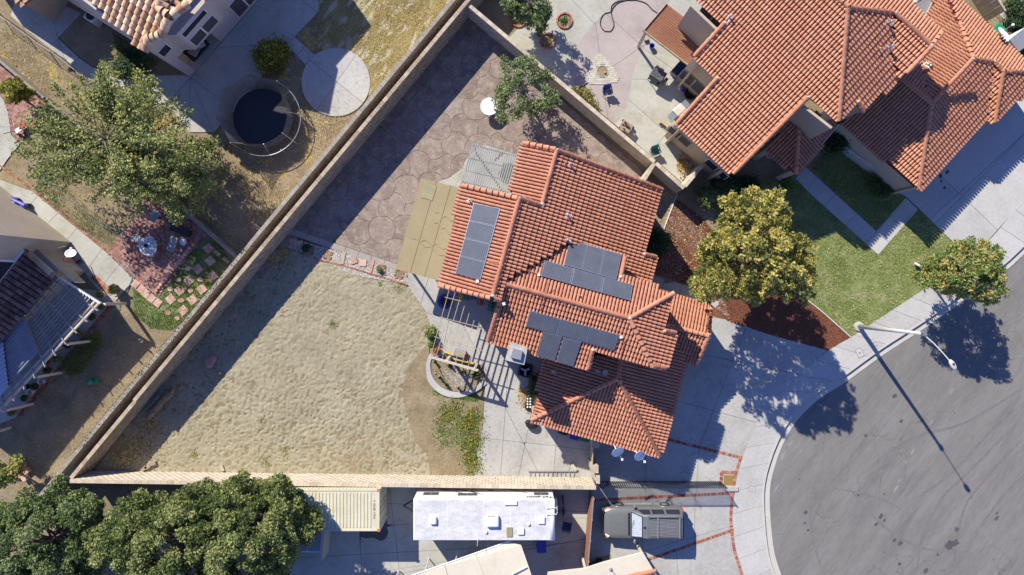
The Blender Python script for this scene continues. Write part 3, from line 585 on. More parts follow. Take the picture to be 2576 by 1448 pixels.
terrain('weedy_dirt', [(1026, 925), (1078, 860), (1085, 950), (1120, 1000), (1217, 1000), (1219, 1047), (1193, 1203), (1085, 1203), D('j', 1290, 530), D('j', 1200, 430), D('j', 1130, 200), D('j', 1100, 80)], .0, .09, dirth, 'dirt')
def blob(cs):
    def f(x, y):
        r_ = np.zeros_like(x)
        for (cx, cy, rr) in cs:
            v = G2((cx, cy)); r_ = np.maximum(r_, np.exp(-((x - v[0]) ** 2 + (y - v[1]) ** 2) / (rr / SPX) ** 2))
        return r_ * (vnoise(x * 5, y * 5, 8) > .35)
    return f
weed_b = [(j[0], j[1], 14) for j in DP('j', 1620, 300, 1660, 430, 1600, 470, 1640, 620, 1500, 190, 1440, 240, 1400, 330, 1430, 430, 1510, 370, 1580, 310, 1640, 240, 1620, 560)]
rngw = np.random.default_rng(21)
def weeds(name, cs, n, size, m, zmax=.1, seed=1):
    r = np.random.default_rng(seed); P = []
    for (cx, cy, rr) in cs:
        v = G2((cx, cy)); k = int(n / len(cs)); q = r.normal(0, rr / SPX * .55, (k, 2)); P.append(np.stack([v[0] + q[:, 0], v[1] + q[:, 1], r.uniform(.02, zmax, k)], 1))
    P = np.concatenate(P); V, F = leaf_quads(P, size, r, 1.0); return stuff(raw_mesh(name, V, F, m, tint=r.random(len(P))))
weeds('green_weeds', [(a, b, c * 2) for a, b, c in weed_b], 3000, .055, 'leaf_bright', .06, 2); weeds('yellow_weeds', [(a, b, c * 1.5) for a, b, c in weed_b[:6] + weed_b[-3:]], 1700, .06, 'leaf_yellow', .14, 3)
weeds('sand_weeds', [(*D('j', 230, 545), 16), (*D('j', 225, 490), 6), (*D('j', 80, 590), 16), (*D('j', 50, 290), 14), (*D('i', 1465, 540), 12), (*D('f', 580, 1000), 10), (*D('f', 1080, 720), 12), (*D('f', 935, 690), 4)], 900, .045, 'leaf_airy', .03, 4)
weeds('wall_corner_weeds', [(*D('f', 150, 500), 18), (*D('f', 210, 460), 10), (*D('i', 1050, 480), 34), (*D('i', 930, 560), 26), (*D('i', 1150, 330), 20)], 3000, .06, 'straw', .08, 5)
weeds('patio_edge_grass', [(1100 + 6 * i, 985 + 1.2 * i, 8) for i in range(0, 18, 2)], 1500, .06, 'leaf_bright', .06, 6)
# dry yard of the upper left neighbour
def roughh(x, y): return .05 * vnoise(x * 1.2, y * 1.2, 14) + .04 * np.abs(vnoise(x * 5, y * 5, 15) - .5)
DYU = [(-20, 20), (30, 60), (200, 215), (240, 235), (330, 225), (470, 335), (545, 338), (640, 215), (740, 100), (800, 30), (800, -60), (1230, -60), (1140, 40), (640, 640), (560, 590), (450, 500), (350, 430), (0, 165), (-60, 110)]
terrain('dry_yard', DYU, -.075, .1, roughh, 'dry_yard')
RD = [(800, 30), (802, -70), (1235, -70), (1090, 95), (935, 275), (925, 215), (900, 150), (845, 122), (800, 125), (800, 60)]
terrain('raked_dirt', RD, -.05, .1, lambda x, y: roughh(x, y) + .03 * vnoise((x * .78 + y * .62) * 2.4, (y * .78 - x * .62) * .4, 3), 'row_dirt')
blades('dry_grass', DYU, 42000, .14, .03, 'straw', .0, 12, lambda x, y: .1 + 1.3 * np.maximum(0, vnoise(x * .55, y * .55, 31) - .35) * (1 + (y < 8)), .9)
blades('dry_stubble', RD, 9000, .07, .03, 'straw', .0, 13)
shade_soil = [D('a', 620, 95), D('a', 760, 175), D('a', 1050, 360), D('a', 1190, 470), D('a', 1120, 570), D('a', 980, 560), D('a', 690, 500), D('a', 450, 290)]
sheet('side_bed', shade_soil, .022, 'dirt')
blades('side_bed_grass', [D('a', 850, 250), D('a', 1200, 470), D('a', 1080, 580), D('a', 900, 500)], 3500, .25, .03, 'blade', .02, 14)
# lower left neighbour's yard
LY = [(-60, 110), (0, 165), (350, 430), (520, 565), (660, 625), (640, 640), (128, 1240), (-80, 1300), (-80, 1010), (0, 1010), (250, 770), (300, 740), (340, 705), (268, 635), (83, 487), (-60, 370)]
terrain('left_yard', LY, -.065, .1, roughh, 'left_yard')
struct(MB().prism(W([(-80, 1230), (128, 1236), (420, 1215), (640, 1215), (640, 1700), (-80, 1700)]), -.04, .0).build('tree_yard', 'left_yard'))
GP = [(335, 715), (380, 735), (400, 750), (440, 690), (500, 610), (545, 600), (590, 680), (560, 745), (470, 800), (430, 830), (380, 825), (335, 790)]
sheet('grass_patch', GP, .012, 'lawn')
blades('patch_grass', GP, 17000, .10, .035, 'bladegreen', .0, 15, lambda x, y: .15 + 1.2 * vnoise(x * .9, y * .9, 3))
blades('left_dry_grass', LY, 16000, .08, .03, 'straw', .0, 16, lambda x, y: .2 + vnoise(x * .5, y * .5, 41))
blades('left_green_grass', [(90, 430), (170, 480), (270, 560), (330, 620), (280, 625), (180, 560), (90, 485)], 7000, .10, .03, 'bladegreen', .0, 17, lambda x, y: .1 + vnoise(x * .9, y * .9, 51))
blades('dark_hedge_grass', [D('n', *p) for p in ((700, 860), (1000, 520), (1130, 520), (1150, 620), (930, 960), (800, 990))], 9000, .25, .035, 'blade', .0, 18)
# lawn corner at upper right
sheet('tan_lawn', DP('d', 1810, 860, 1931, 690, 2400, 800, 2400, 1200, 1931, 1010), .012, 'dry_yard')
SP = [D('d', 1500, -60), D('d', 1931, 300), D('d', 2300, 700), D('d', 2300, -60)]
sheet('shaded_soil', SP, .008, 'dirt')
paving('side_walk', DP('d', 1600, -60, 1750, 120, 1931, 300, 1931, 180, 1800, 60, 1700, -60), [(D('d', 1700, 60), D('d', 1760, 20)), (D('d', 1810, 170), D('d', 1870, 120))], .03, 'concrete')
sheet('pale_pad', DP('d', 1700, 250, 1760, 300, 1840, 360, 1870, 330, 1760, 220), .02, 'sidewalk')
sheet('back_soil', [(1181, 0), (1181, 43), (1290, 125), (1340, 75), (1400, 40), (1400, -60), (1190, -60)], .006, 'dirt')

# ------------------------------------------------------------------ stamped patio: curved cells
pt = empty_struct('stamped_patio'); FLp = [(1181, 43), (1300, 146), (1625, 440), (1600, 560), (1160, 700), (1003, 668), (724, 596)]
MB().prism(W(FLp), -.05, .012).build('joint_bed', 'joint', pt)
wallA, wallB = Vector(G2((1181, 43))), Vector(G2((233, 1180))); wd_ = (wallB - wallA).normalized(); wn_ = Vector((-wd_.y, wd_.x))  # points to the yard side
if wn_.dot(Vector(G2((1300, 700))) - wallA) < 0: wn_ = -wn_
def wl(t, off): p = wallA + wd_ * t + wn_ * off; return (p.x, p.y)
bandA, bandB = G2(D('f', 290, 283)), G2(D('f', 1075, 548)); w3a, w3b = G2((1181, 43)), G2((1625, 440))
rs = random.Random(5); sites = []
bx0, bx1, by0, by1 = -15.5, 9.5, 2.5, 18.5
for iy in range(int((by1 - by0) / 1.34) + 1):
    for ix in range(int((bx1 - bx0) / 1.56) + 1):
        sites.append((bx0 + ix * 1.56 + (iy % 2) * .78 + rs.uniform(-.2, .2), by0 + iy * 1.34 + rs.uniform(-.2, .2)))
s_in = wl(2, .55), wl(30, .55)
nst = 0
for i, s_ in enumerate(sites):
    p = [(s_[0] - 2, s_[1] - 2), (s_[0] + 2, s_[1] - 2), (s_[0] + 2, s_[1] + 2), (s_[0] - 2, s_[1] + 2)]
    for j, t_ in enumerate(sites):
        if j != i and math.dist(s_, t_) < 4:
            mx, my = (s_[0] + t_[0]) / 2, (s_[1] + t_[1]) / 2; dx, dy = t_[0] - s_[0], t_[1] - s_[1]; p = clip(p, (mx, my), (mx - dy, my + dx))
            if len(p) < 3: break
    if len(p) < 3: continue
    q = []
    for k in range(len(p)):
        a, b = p[k], p[(k + 1) % len(p)]; L = math.dist(a, b); q.append(a)
        if L > .3:
            lo, hi = (a, b) if a < b else (b, a); nx, ny = -(hi[1] - lo[1]) / L, (hi[0] - lo[0]) / L
            sg = 1 if (int(abs(lo[0] + hi[0]) * 371 + abs(lo[1] + hi[1]) * 531) % 2) else -1
            for f in (.25, .5, .75):
                w_ = sg * .17 * L * 4 * f * (1 - f); q.append((a[0] + (b[0] - a[0]) * f + nx * w_, a[1] + (b[1] - a[1]) * f + ny * w_))
    cx = sum(v[0] for v in q) / len(q); cy = sum(v[1] for v in q) / len(q)
    q = [(x + (cx - x) / max(.3, math.hypot(cx - x, cy - y)) * .013, y + (cy - y) / max(.3, math.hypot(cx - x, cy - y)) * .013) for x, y in q]
    for a, b in ((s_in[0], s_in[1]), (bandA, bandB), (w3b, w3a)):
        q = clip(q, a, b) if clip([G2((1250, 400)), G2((1255, 400)), G2((1255, 405))], a, b) else clip(q, b, a)
        if len(q) < 3: break
    if len(q) < 3 or abs(area(q)) < .03: continue
    hit = inpoly(np.array([cx]), np.array([cy]), W([(1150, 560), (1420, 600), (1600, 480), (1420, 420)]))[0]
    if hit: continue
    o = MB().prism(q, -.03, .03 + rs.uniform(0, .006)).build('stone', 'flag', pt); set_tint(o.data, rs.random()); nst += 1
# border strips along the wall and at the lower edge
for k in range(20):
    a = k * 1.15 + .05
    if a > 21.5: break
    o = MB().prism([wl(a, .02), wl(a + 1.12, .02), wl(a + 1.12, .53), wl(a, .53)], -.03, .029).build('border_slab', 'flag', pt); set_tint(o.data, .2 * rs.random())
bd = Vector(bandB) - Vector(bandA); bdir = bd.normalized(); bnor = Vector((-bdir.y, bdir.x)); bnor = bnor if bnor.y < 0 else -bnor
for k in range(8):
    a = Vector(bandA) + bd * (k / 8); b = Vector(bandA) + bd * ((k + 1) / 8) - bdir * .025
    if k == 0: a -= bdir * .4
    o = MB().prism([tuple(a + bnor * .02), tuple(b + bnor * .02), tuple(b + bnor * .42), tuple(a + bnor * .42)], -.03, .036).build('border_slab', 'flag_border', pt); set_tint(o.data, rs.random())
# gravel strip with brick edging, brick squares and flat stones
GS = [(706, 622), (722, 598), (1003, 674), (1024, 690), (1026, 716), (960, 706), (880, 690), (800, 655), (745, 636)]
sheet('gravel_strip', GS, .012, 'grout')
P = W(GS); r = np.random.default_rng(77); x = r.uniform(P[0][0] - 1, 0, 110000); y = r.uniform(0, 5, 110000); k = inpoly(x, y, P); x, y = x[k][:9000], y[k][:9000]
nn = len(x); s = r.uniform(.018, .045, nn); V = []; base = np.array([[1, 0, 0], [0, 1, 0], [-1, 0, 0], [0, -1, 0], [0, 0, .8]])
V = (np.stack([x, y, np.full(nn, .012)], 1)[:, None, :] + base[None] * s[:, None, None] * r.uniform(.6, 1.3, (nn, 5, 1))).reshape(-1, 3)
F = (np.arange(nn)[:, None, None] * 5 + np.array([[0, 1, 4], [1, 2, 4], [2, 3, 4], [3, 0, 4]])[None]).reshape(-1, 3)
stuff(raw_mesh('pebbles', V, F, 'gravel', tint=np.repeat(r.random(nn), 4)))
ge = thing('brick_edging', 'line of red bricks edging the gravel strip beside the sand yard', 'edging', G((860, 680)))
for a, b in zip(DP('f', 190, 410, 300, 450, 480, 515, 700, 565, 870, 620, 1000, 655), DP('f', 300, 450, 480, 515, 700, 565, 870, 620, 1000, 655, 1145, 705)): brick_row(G2(a), G2(b), ge, .06, .2, 1.0, False)
pl = 0
for n_, (c_, lb) in enumerate(((D('f', 540, 478), 'square ring of red bricks in the gravel, at the shadow edge'), (D('f', 945, 580), 'square ring of red bricks round a small green plant in the gravel'), (D('f', 1080, 622), 'square ring of red bricks round bare soil nearest the patio cover'), (D('f', 410, 440), 'square ring of red bricks in the shaded gravel near the wall'))):
    v = G(c_); t = thing('brick_ring', lb, 'brick edging', v, 'brick squares in the gravel strip')
    for k in range(4):
        an = R(-14) + k * math.pi / 2; p = v + Vector((math.cos(an), math.sin(an), 0)) * .24; q = Vector((-math.sin(an), math.cos(an), 0)) * .27
        brick_row((p - q)[:2], (p + q)[:2], t, .075, .2, .95, False)
    MB().box((v.x, v.y, .03), (.36, .36, .04), R(-14)).build('soil', 'dirt', t)
bush('small_shrub', 'small green plant inside a brick square in the gravel strip', G(D('f', 940, 590)), (.2, .2, .22), 350, .05, 'leaf_patio', 'plant', seed=4, cr=.12, nclump=10)
bush('small_shrub', 'dark low plant in the shaded end of the gravel strip', G(D('f', 385, 425)), (.35, .3, .22), 500, .05, 'leaf_dark', 'plant', seed=5, cr=.15, nclump=12)
for c_, sz, ya, lb in ((D('f', 285, 378), (.5, .5), .1, 'large pink paving square in the shaded gravel by the wall'), (D('f', 335, 385), (.36, .25), .3, 'small pink paver beside the large square in shaded gravel'), (D('f', 740, 522), (.42, .38), .3, 'pale fan shaped flat stone in the gravel, left of two'), (D('f', 808, 538), (.45, .42), -.1, 'pale squarish flat stone in the gravel, right of two')):
    v = G(c_); o = MB().box((v.x, v.y, .045), (sz[0], sz[1], .07), ya).build('paving_stone', 'stepstone', bevel=.02); set_tint(o.data, random.random()); tag(o, lb, 'paving stone')
for a, b, m_, lb in ((D('f', 668, 452), D('f', 648, 545), 'wood', 'tan plank crossing the gravel strip'), (D('f', 885, 515), D('f', 858, 615), 'stepstone', 'pink concrete plank crossing the gravel strip')):
    tag(MB().beam(G(a, .05), G(b, .05), .2, .05).build('plank', m_), lb, 'plank')
# planter bed with curved concrete kerb under the pergola
pb = empty_struct('planter_kerb')
ro = resample(DP('z', 40, 770, 0, 860, 0, 1000, 30, 1090, 100, 1170, 180, 1222, 260, 1245, 350, 1248, 430, 1230, 560, 1170, 650, 1100), 5)
ri = resample(DP('z', 75, 790, 42, 870, 50, 980, 80, 1050, 130, 1110, 190, 1155, 260, 1180, 330, 1190, 400, 1185, 500, 1150, 560, 1110, 640, 1040), 5)
A_ = polyat([G2(p) for p in ro], 41); B_ = polyat([G2(p) for p in ri], 41)
for k in range(5):
    o = MB().prism(A_[k * 8:k * 8 + 9] + B_[k * 8:k * 8 + 9][::-1], -.05, .1 + .002 * k).build('kerb_slab', 'sidewalk', pb); set_tint(o.data, random.random())
bed = [G2(p) for p in ri] + W(DP('z', 600, 880, 560, 940, 60, 800)); struct(MB().prism(bed, -.03, .036).build('planting_soil', 'dirt'))
weeds('bed_gravel', [(*D('z', 300, 1020), 30), (*D('z', 400, 1050), 22)], 2600, .04, 'gravel', .05, 61)

# stains and scuffs on the street
rs = random.Random(14)
def stain(c, r, m, z, name, sx=1.0, an=0.0):
    v = G(c); pts = []
    for k in range(14):
        a = k * math.tau / 14; q = r * rs.uniform(.6, 1.15); x, y = math.cos(a) * q * sx, math.sin(a) * q; pts.append((v.x + x * math.cos(an) - y * math.sin(an), v.y + x * math.sin(an) + y * math.cos(an)))
    struct(MB().prism(pts, z - .02, z).build(name, m))
M['stain'] = mat('oil_patch', [(.06, .06, .062), (.10, .098, .10)], 5); M['scuff'] = mat('pale_scuff', [(.20, .197, .195), (.29, .285, .28)], 4, fine=.6)
k = 0
for x, y, r_ in ((1380, 1230, .32), (1420, 1215, .25), (860, 1010, .14), (885, 1040, .1), (825, 1070, .12), (1005, 1215, .16), (960, 1190, .12), (1435, 1110, .13), (290, 980, .14), (285, 1060, .08), (1000, 1370, .12), (1735, 1025, .13), (1740, 985, .08), (745, 400, .1), (965, 100, .14), (1015, 290, .1), (310, 1115, .08), (690, 850, .09), (240, 730, .05), (1290, 1300, .09), (1200, 1420, .14), (885, 840, .06), (1528, 812, .05), (1545, 870, .05)): k += 1; stain(D('l', x, y), r_, 'stain', -.1355 + .0002 * k, 'oil_stain', rs.uniform(1, 1.8), R(45))
for x, y, r_ in ((175, 460, .1), (120, 550, .12), (255, 520, .05), (1100, 520, .09), (975, 800, .08), (1000, 740, .06), (1240, 300, .06), (1400, 60, .06), (1050, 600, .06), (70, 800, .07)): k += 1; stain(D('l', x, y), r_, 'scuff', -.1355 + .0002 * k, 'road_scuff', rs.uniform(2.5, 4.5), R(58))
for x, y, r_ in ((1300, 1330, .12), (1305, 1370, .07), (1350, 1300, .1), (1330, 1420, .09)): k += 1; stain(D('d', x, y), r_, 'stain', .0285 + .0002 * k, 'oil_stain', 1.5, R(60))
for x, y, r_ in ((1170, 1385, .5), (1360, 1375, .16), (1525, 590, .12), (1150, 680, .4)): k += 1; stain(D('k', x, y), r_, ('rust_mark', 'drip_mark')[0 if r_ > .3 else 1], .024 + .0001 * k, 'drive_stain', 1.8, R(15)) if False else None

M['tyre_mark'] = mat('tyre_mark', [(.12, .115, .11), (.165, .158, .15), (.2, .193, .185)], 3, .9, fine=.7, contrast=1.6)
def ribbon(pts, w_, m, z, name):
    P = resample([G2(p) for p in pts], .35); a, b = offset(P, w_ / 2), offset(P, -w_ / 2)
    for i in range(len(P)): f = min(1, min(i, len(P) - 1 - i) / 4 + .1); a[i] = tuple(P[i][j] + (a[i][j] - P[i][j]) * f for j in (0, 1)); b[i] = tuple(P[i][j] + (b[i][j] - P[i][j]) * f for j in (0, 1))
    mb = MB(); mb.grid([[(x, y, z) for x, y in a], [(x, y, z) for x, y in b]]); struct(mb.build(name, m))
for i, pts in enumerate((((1931, 260), (1500, 700), (1330, 860), (1180, 1150), (1130, 1448)), ((1931, 420), (1640, 740), (1480, 980), (1400, 1448)), ((740, 400), (640, 560), (520, 720), (420, 860), (330, 1100)), ((380, 700), (330, 900), (340, 1150), (420, 1448)), ((500, 800), (680, 830), (860, 880), (1060, 980)), ((1120, 880), (1400, 680), (1700, 360), (1931, 150)), ((1931, 700), (1750, 900), (1560, 1180), (1440, 1400)), ((850, 880), (860, 720), (930, 480)), ((1050, 860), (1040, 700), (1060, 560)), ((1931, 40), (1500, 300), (1100, 420), (760, 640)), ((620, 800), (900, 1100), (1180, 1250), (1500, 1280)))): 
    ribbon([D('l', *p) for p in (pts, )[0]], .16, 'tyre_mark', -.1372 + .00012 * i, 'tyre_mark') if isinstance(pts[0], tuple) else None
# ================================================================== WALLS, ROOFS
def arc_tile(r0, r1, L, th, seg=6, lift=.015, tilt=.08):
    """barrel tile: x across, y down the slope, z up; cover opening at +y is wider"""
    mb = MB(); rows = []
    for y, r, l in ((-L / 2, r0, lift), (L / 2, r1, lift + tilt)):
        rows.append([(-math.cos(math.pi * k / seg) * r, y, math.sin(math.pi * k / seg) * r * .95 + l) for k in range(seg + 1)])
    mb.grid(rows); n = seg + 1
    e = rows[1]; inn = [(x * (1 - th / r1), L / 2, max(0, (z - lift - tilt)) * (1 - th / r1) + lift + tilt - .004) for x, y, z in e]; low = [(e[0][0], L / 2, -.01), (e[-1][0], L / 2, -.01)]
    mb.grid([e, inn])
    return mb
def tile_meshes(m, r0, r1, L, name, seg=6):
    out = []
    for k in range(6):
        mb = arc_tile(r0, r1, L, .02, seg); me = bpy.data.meshes.new(name); me.from_pydata(mb.v, [], [f[::-1] for f in mb.f]); me.materials.append(M[m]); me.shade_smooth(); set_tint(me, .05 + .18 * k); out.append(me)
    return out
class House:
    def __init__(s, name, label, loc, m_tile, m_wall, pitch=.2, course=.31):
        s.t = thing(name, label, 'house', loc); s.mt = m_tile; s.mw = m_wall; s.pitch = pitch; s.course = course
        s.tiles = []; s.roof_mb = MB(); s.wall_mb = MB(); s.caps = []; s.k = pitch / .2
    def face(s, poly, pl, skirt=(), inset=.35, zb=0.0, th=.14, tiles=True, eave_off=0.0):
        """poly: survey points of a roof plane; skirt: indices of edges that carry a wall"""
        P3 = [pl.hit(q) for q in poly]; s.roof_mb.slab3(P3, pl.n, th)
        S_ = [((p - pl.p).dot(pl.c), (p - pl.p).dot(pl.e)) for p in P3]
        if tiles:
            tm = max(q[1] for q in S_); t0 = min(q[1] for q in S_); s0 = min(q[0] for q in S_); s1 = max(q[0] for q in S_)
            j = 0; tt = tm - s.course / 2 + .06
            cand = []
            while tt > t0 - .1:
                ss = s0 + s.pitch / 2
                while ss < s1: cand.append((ss, tt)); ss += s.pitch
                tt -= s.course
            if cand:
                cx = np.array([c[0] for c in cand]); cy = np.array([c[1] for c in cand]); ok = inpoly(cx, cy, S_)
                for (a, b), o in zip(cand, ok):
                    if o: s.tiles.append((pl.p + pl.c * a + pl.e * b + pl.n * .004, pl.c, pl.e, pl.n))
        n = len(poly); cen = sum((Vector((p.x, p.y, 0)) for p in P3), Vector()) / n
        for i in skirt:
            a, b = P3[i], P3[(i + 1) % n]; d = Vector((b.x - a.x, b.y - a.y, 0)); 
            if d.length < .1: continue
            d.normalize(); nn = Vector((-d.y, d.x, 0))
            if nn.dot(cen - Vector((a.x, a.y, 0))) < 0: nn = -nn
            q = []
            for p in (a, b):
                w_ = p + nn * inset; w_.z = pl.zat(w_.x, w_.y) - th * .9; q.append(w_)
            i2 = [v + nn * .15 for v in q]
            top = [q[0], q[1], i2[1], i2[0]]
            s.wall_mb.add([Vector((v.x, v.y, zb)) for v in top] + top, [(3, 2, 1, 0), (4, 5, 6, 7), (0, 1, 5, 4), (1, 2, 6, 5), (2, 3, 7, 6), (3, 0, 4, 7)])
    def ridge(s, a, b, za=None, pl=None, plb=None, lift=.05, w=1.0, mort=(1, 0)):
        A = pl.hit(a) if pl else G(a, za); B = (plb or pl).hit(b) if (pl or plb) else G(b, za)
        s.caps.append((A, B, lift, w, mort))
    def finish(s, n_single=300):
        s.roof = s.roof_mb.build('roof', 'pan', s.t)
        if s.wall_mb.v: s.wall = s.wall_mb.build('wall', s.mw, s.t)
        me_s = tile_meshes(s.mt, .074 * s.k, .085 * s.k, s.course + .05, 'roof_tile'); o0 = ORG[s.t.name]
        ts = [t for t in s.tiles]
        inv = lambda p: abs(p.x) < 34 and abs(p.y) < 19.5
        ts = [t for t in ts if abs(t[0].x * 45 / (45 - t[0].z)) < 36 and abs(t[0].y * 45 / (45 - t[0].z)) < 21]
        ts.sort(key=lambda t: (t[0] - Vector((0, 0, CAMZ))).length)
        rs = random.Random(9)
        for p, c, e, n in ts[:n_single]:
            o = bpy.data.objects.new('roof_tile', rs.choice(me_s)); COL.objects.link(o); o.parent = s.roof
            m = Matrix((c, e, n)).transposed().to_4x4(); m.translation = p - o0 + n * rs.uniform(0, .008); m = m @ Matrix.Rotation(rs.gauss(0, .018), 4, 'Z') @ Matrix.Translation((rs.gauss(0, .003), rs.gauss(0, .006), 0)); o.matrix_local = m
        rest = ts[n_single:]
        if rest:
            mb = arc_tile(.074 * s.k, .085 * s.k, s.course + .05, .02); tv = np.array([list(v) for v in mb.v]); tf = np.array([f[::-1] for f in mb.f]); r = np.random.default_rng(3)
            C = np.array([list(t[1]) for t in rest]); E = np.array([list(t[2]) for t in rest]); Nn = np.array([list(t[3]) for t in rest]); P = np.array([list(t[0]) for t in rest]) + Nn * r.uniform(0, .008, (len(rest), 1))
            rot = r.normal(0, .018, len(rest))[:, None]; C2 = C * np.cos(rot) + E * np.sin(rot); E2 = -C * np.sin(rot) + E * np.cos(rot)
            V = P[:, None] + C2[:, None] * tv[None, :, :1] + E2[:, None] * tv[None, :, 1:2] + Nn[:, None] * tv[None, :, 2:3]
            F = (np.arange(len(rest))[:, None, None] * len(tv) + tf[None]).reshape(-1, 4)
            stuff(raw_mesh('roof_tiles', V.reshape(-1, 3), F, s.mt, s.roof, tint=np.repeat(r.choice([.05, .23, .41, .59, .77, .95], len(rest)), len(tf)), smooth=True))
        cm = tile_meshes(s.mt, .115 * s.k, .145 * s.k, .44, 'ridge_tile', 8)
        for A, B, lift, w, mort in s.caps:
            d = B - A; L = d.length; n = max(1, round(L / (.37 * w))); e = d.normalized(); c = e.cross(Vector((0, 0, 1))).normalized(); nn = c.cross(e)
            for i in range(n):
                o = bpy.data.objects.new('ridge_tile', rs.choice(cm)); COL.objects.link(o); o.parent = s.roof
                m = Matrix((c, e, nn)).transposed().to_4x4(); p = A + d * ((i + .5) / n); p.z += lift; m.translation = p - o0; o.matrix_local = m @ Matrix.Diagonal((w, w, w, 1)) @ Matrix.Rotation(rs.gauss(0, .02), 4, 'Z')
            for k, p in enumerate((A, B)):
                if mort[k]:
                    mb = MB(); mb.ball(p + Vector((0, 0, lift + .09)), (.13, .1, .07), 8, 5); mb.ball(p + Vector((.07, -.06, lift + .06)), (.08, .09, .06), 7, 4); mb.build('mortar', 'mortar', s.roof)
U = (.9636, .2672); V_ = (-.2672, .9636); nU = (-U[0], -U[1]); nV = (-V_[0], -V_[1])
cH = G((1430, 760))
H = House('two_storey_house', 'terracotta tiled two storey house with three solar arrays in the middle of the picture', (cH.x, cH.y, 0), 'terracotta', 'stucco')
AE = Pl((1307, 498), 7.2, U); AWp = Pl((1307, 498), 7.2, nU); R1z = AE.hit((1401, 377)); RW = Pl(R1z, 0, nU)
CN = Pl((1257.6, 711.4), 6.9, nV); CS = Pl((1257.6, 711.4), 6.9, V_); CE = Pl((1583, 801.5), 6.9, U)
DW = Pl((1555, 953), 4.2, nU); DS = Pl((1555, 953), 4.2, V_); DE = Pl((1555, 953), 4.2, U); EN = Pl((1781.5, 845), 3.45, nV); ES = Pl((1781.5, 845), 3.45, V_)
H.face([(1307, 498), (1361, 518), (1401, 377), (1665, 477), (1620, 640), (1650, 646), (1632, 713), (1500, 690), (1431, 608), (1262, 712), (1264, 757), (1237, 750)], AE, (2, 3, 5))
H.face([(1162, 466), (1307, 498), (1237, 750), (1105, 718)], AWp, (0, 2, 3))
H.face([(1316, 360), (1401, 377), (1361, 518), (1283, 484)], RW, (0, 3))
H.face([(1262, 712), (1431, 606), (1571, 648), (1561, 698), (1693, 736), (1583, 801.5)], CN, (1, 2, 3))
H.face([(1257.6, 711), (1583, 801.5), (1641, 921), (1491, 878), (1480, 927), (1226, 857), (1257, 757)], CS, (2, 3, 4, 5))
H.face([(1583, 801.5), (1693, 737), (1672, 831), (1700, 836), (1675, 928), (1641, 921)], CE, (1, 2, 3, 4))
H.face([(1555, 953), (1336.4, 1057), (1374, 895), (1562, 895), (1563, 915)], DW, (1,), .3)
H.face([(1555, 953), (1660, 1148), (1336.4, 1057)], DS, (1,), .3)
H.face([(1555, 953), (1564, 900), (1600, 850), (1700, 860), (1725, 910), (1661, 1147)], DE, (4,), .3)
H.face([(1693, 745), (1788, 770), (1781.5, 845), (1678, 816)], EN, (0, 1), .3)
H.face([(1678, 816), (1781.5, 845), (1750, 917), (1725, 909), (1690, 850)], ES, (1, 2), .3)
rg = H.ridge
rg((1240, 744), (1307, 500), pl=AE, mort=(1, 1)); rg((1364, 514), (1401, 379), pl=AE, mort=(1, 1)); rg((1361, 517), (1311, 500), pl=AE, mort=(0, 0)); rg((1316, 361), (1398, 377), pl=RW, mort=(0, 0)); rg((1665, 478), (1405, 380), pl=AE, mort=(0, 0))
rg((1163, 468), (1302, 500), pl=AWp, mort=(0, 0)); rg((1105, 719), (1234, 750), pl=AWp, mort=(0, 0)); rg((1262, 757), (1240, 751), pl=AE, mort=(0, 0))
rg((1650, 647), (1620, 640), pl=AE, mort=(0, 1)); rg((1579, 800), (1259, 712), pl=CN, mort=(0, 1)); rg((1583, 801), (1692, 739), pl=CN, mort=(1, 0)); rg((1585, 806), (1640, 920), pl=CS, mort=(0, 0), w=1.0)
rg((1561, 697), (1571, 650), pl=CN, mort=(1, 0)); rg((1228, 857), (1258, 760), pl=CS, mort=(0, 0)); rg((1480, 927), (1491, 880), pl=CS, mort=(0, 1)); rg((1698, 837), (1672, 832), pl=CE, mort=(0, 1)); rg((1674, 926), (1643, 921), pl=CE, mort=(0, 0))
rg((1338, 1056), (1552, 954), pl=DS, mort=(0, 1)); rg((1659, 1146), (1557, 956), pl=DS, mort=(0, 0)); rg((1562, 900), (1555, 950), pl=DW, mort=(0, 0)); rg((1680, 818), (1779, 845), pl=EN, mort=(1, 1)); rg((1787, 771), (1782, 843), pl=EN, mort=(0, 0)); rg((1751, 915), (1781, 848), pl=ES, mort=(0, 0))
# body wall that carries the garage and links everything
H.wall_mb.prism(W([(1250, 560), (1600, 600), (1560, 820), (1290, 800)]), 0, 3.2)
H.finish()
HT = H.t
def house_win(t, pl, quad, m='glass', fr=.05, name='window'):
    """window on a vertical plane from four survey points"""
    P = [pl.hit(q) for q in quad]; c = sum(P, Vector()) / 4; n = pl.n if pl.n.dot(Vector((0, 0, 20)) - c) > 0 else -pl.n
    f = MB().slab3([p + n * .05 for p in P], n, .08).build(name, 'white', t)
    Q = [c + (p - c) * (1 - fr / max(.1, (p - c).length) * 1.6) + n * .062 for p in P]; MB().slab3(Q, n, .02).build('pane', m, f)
    return f
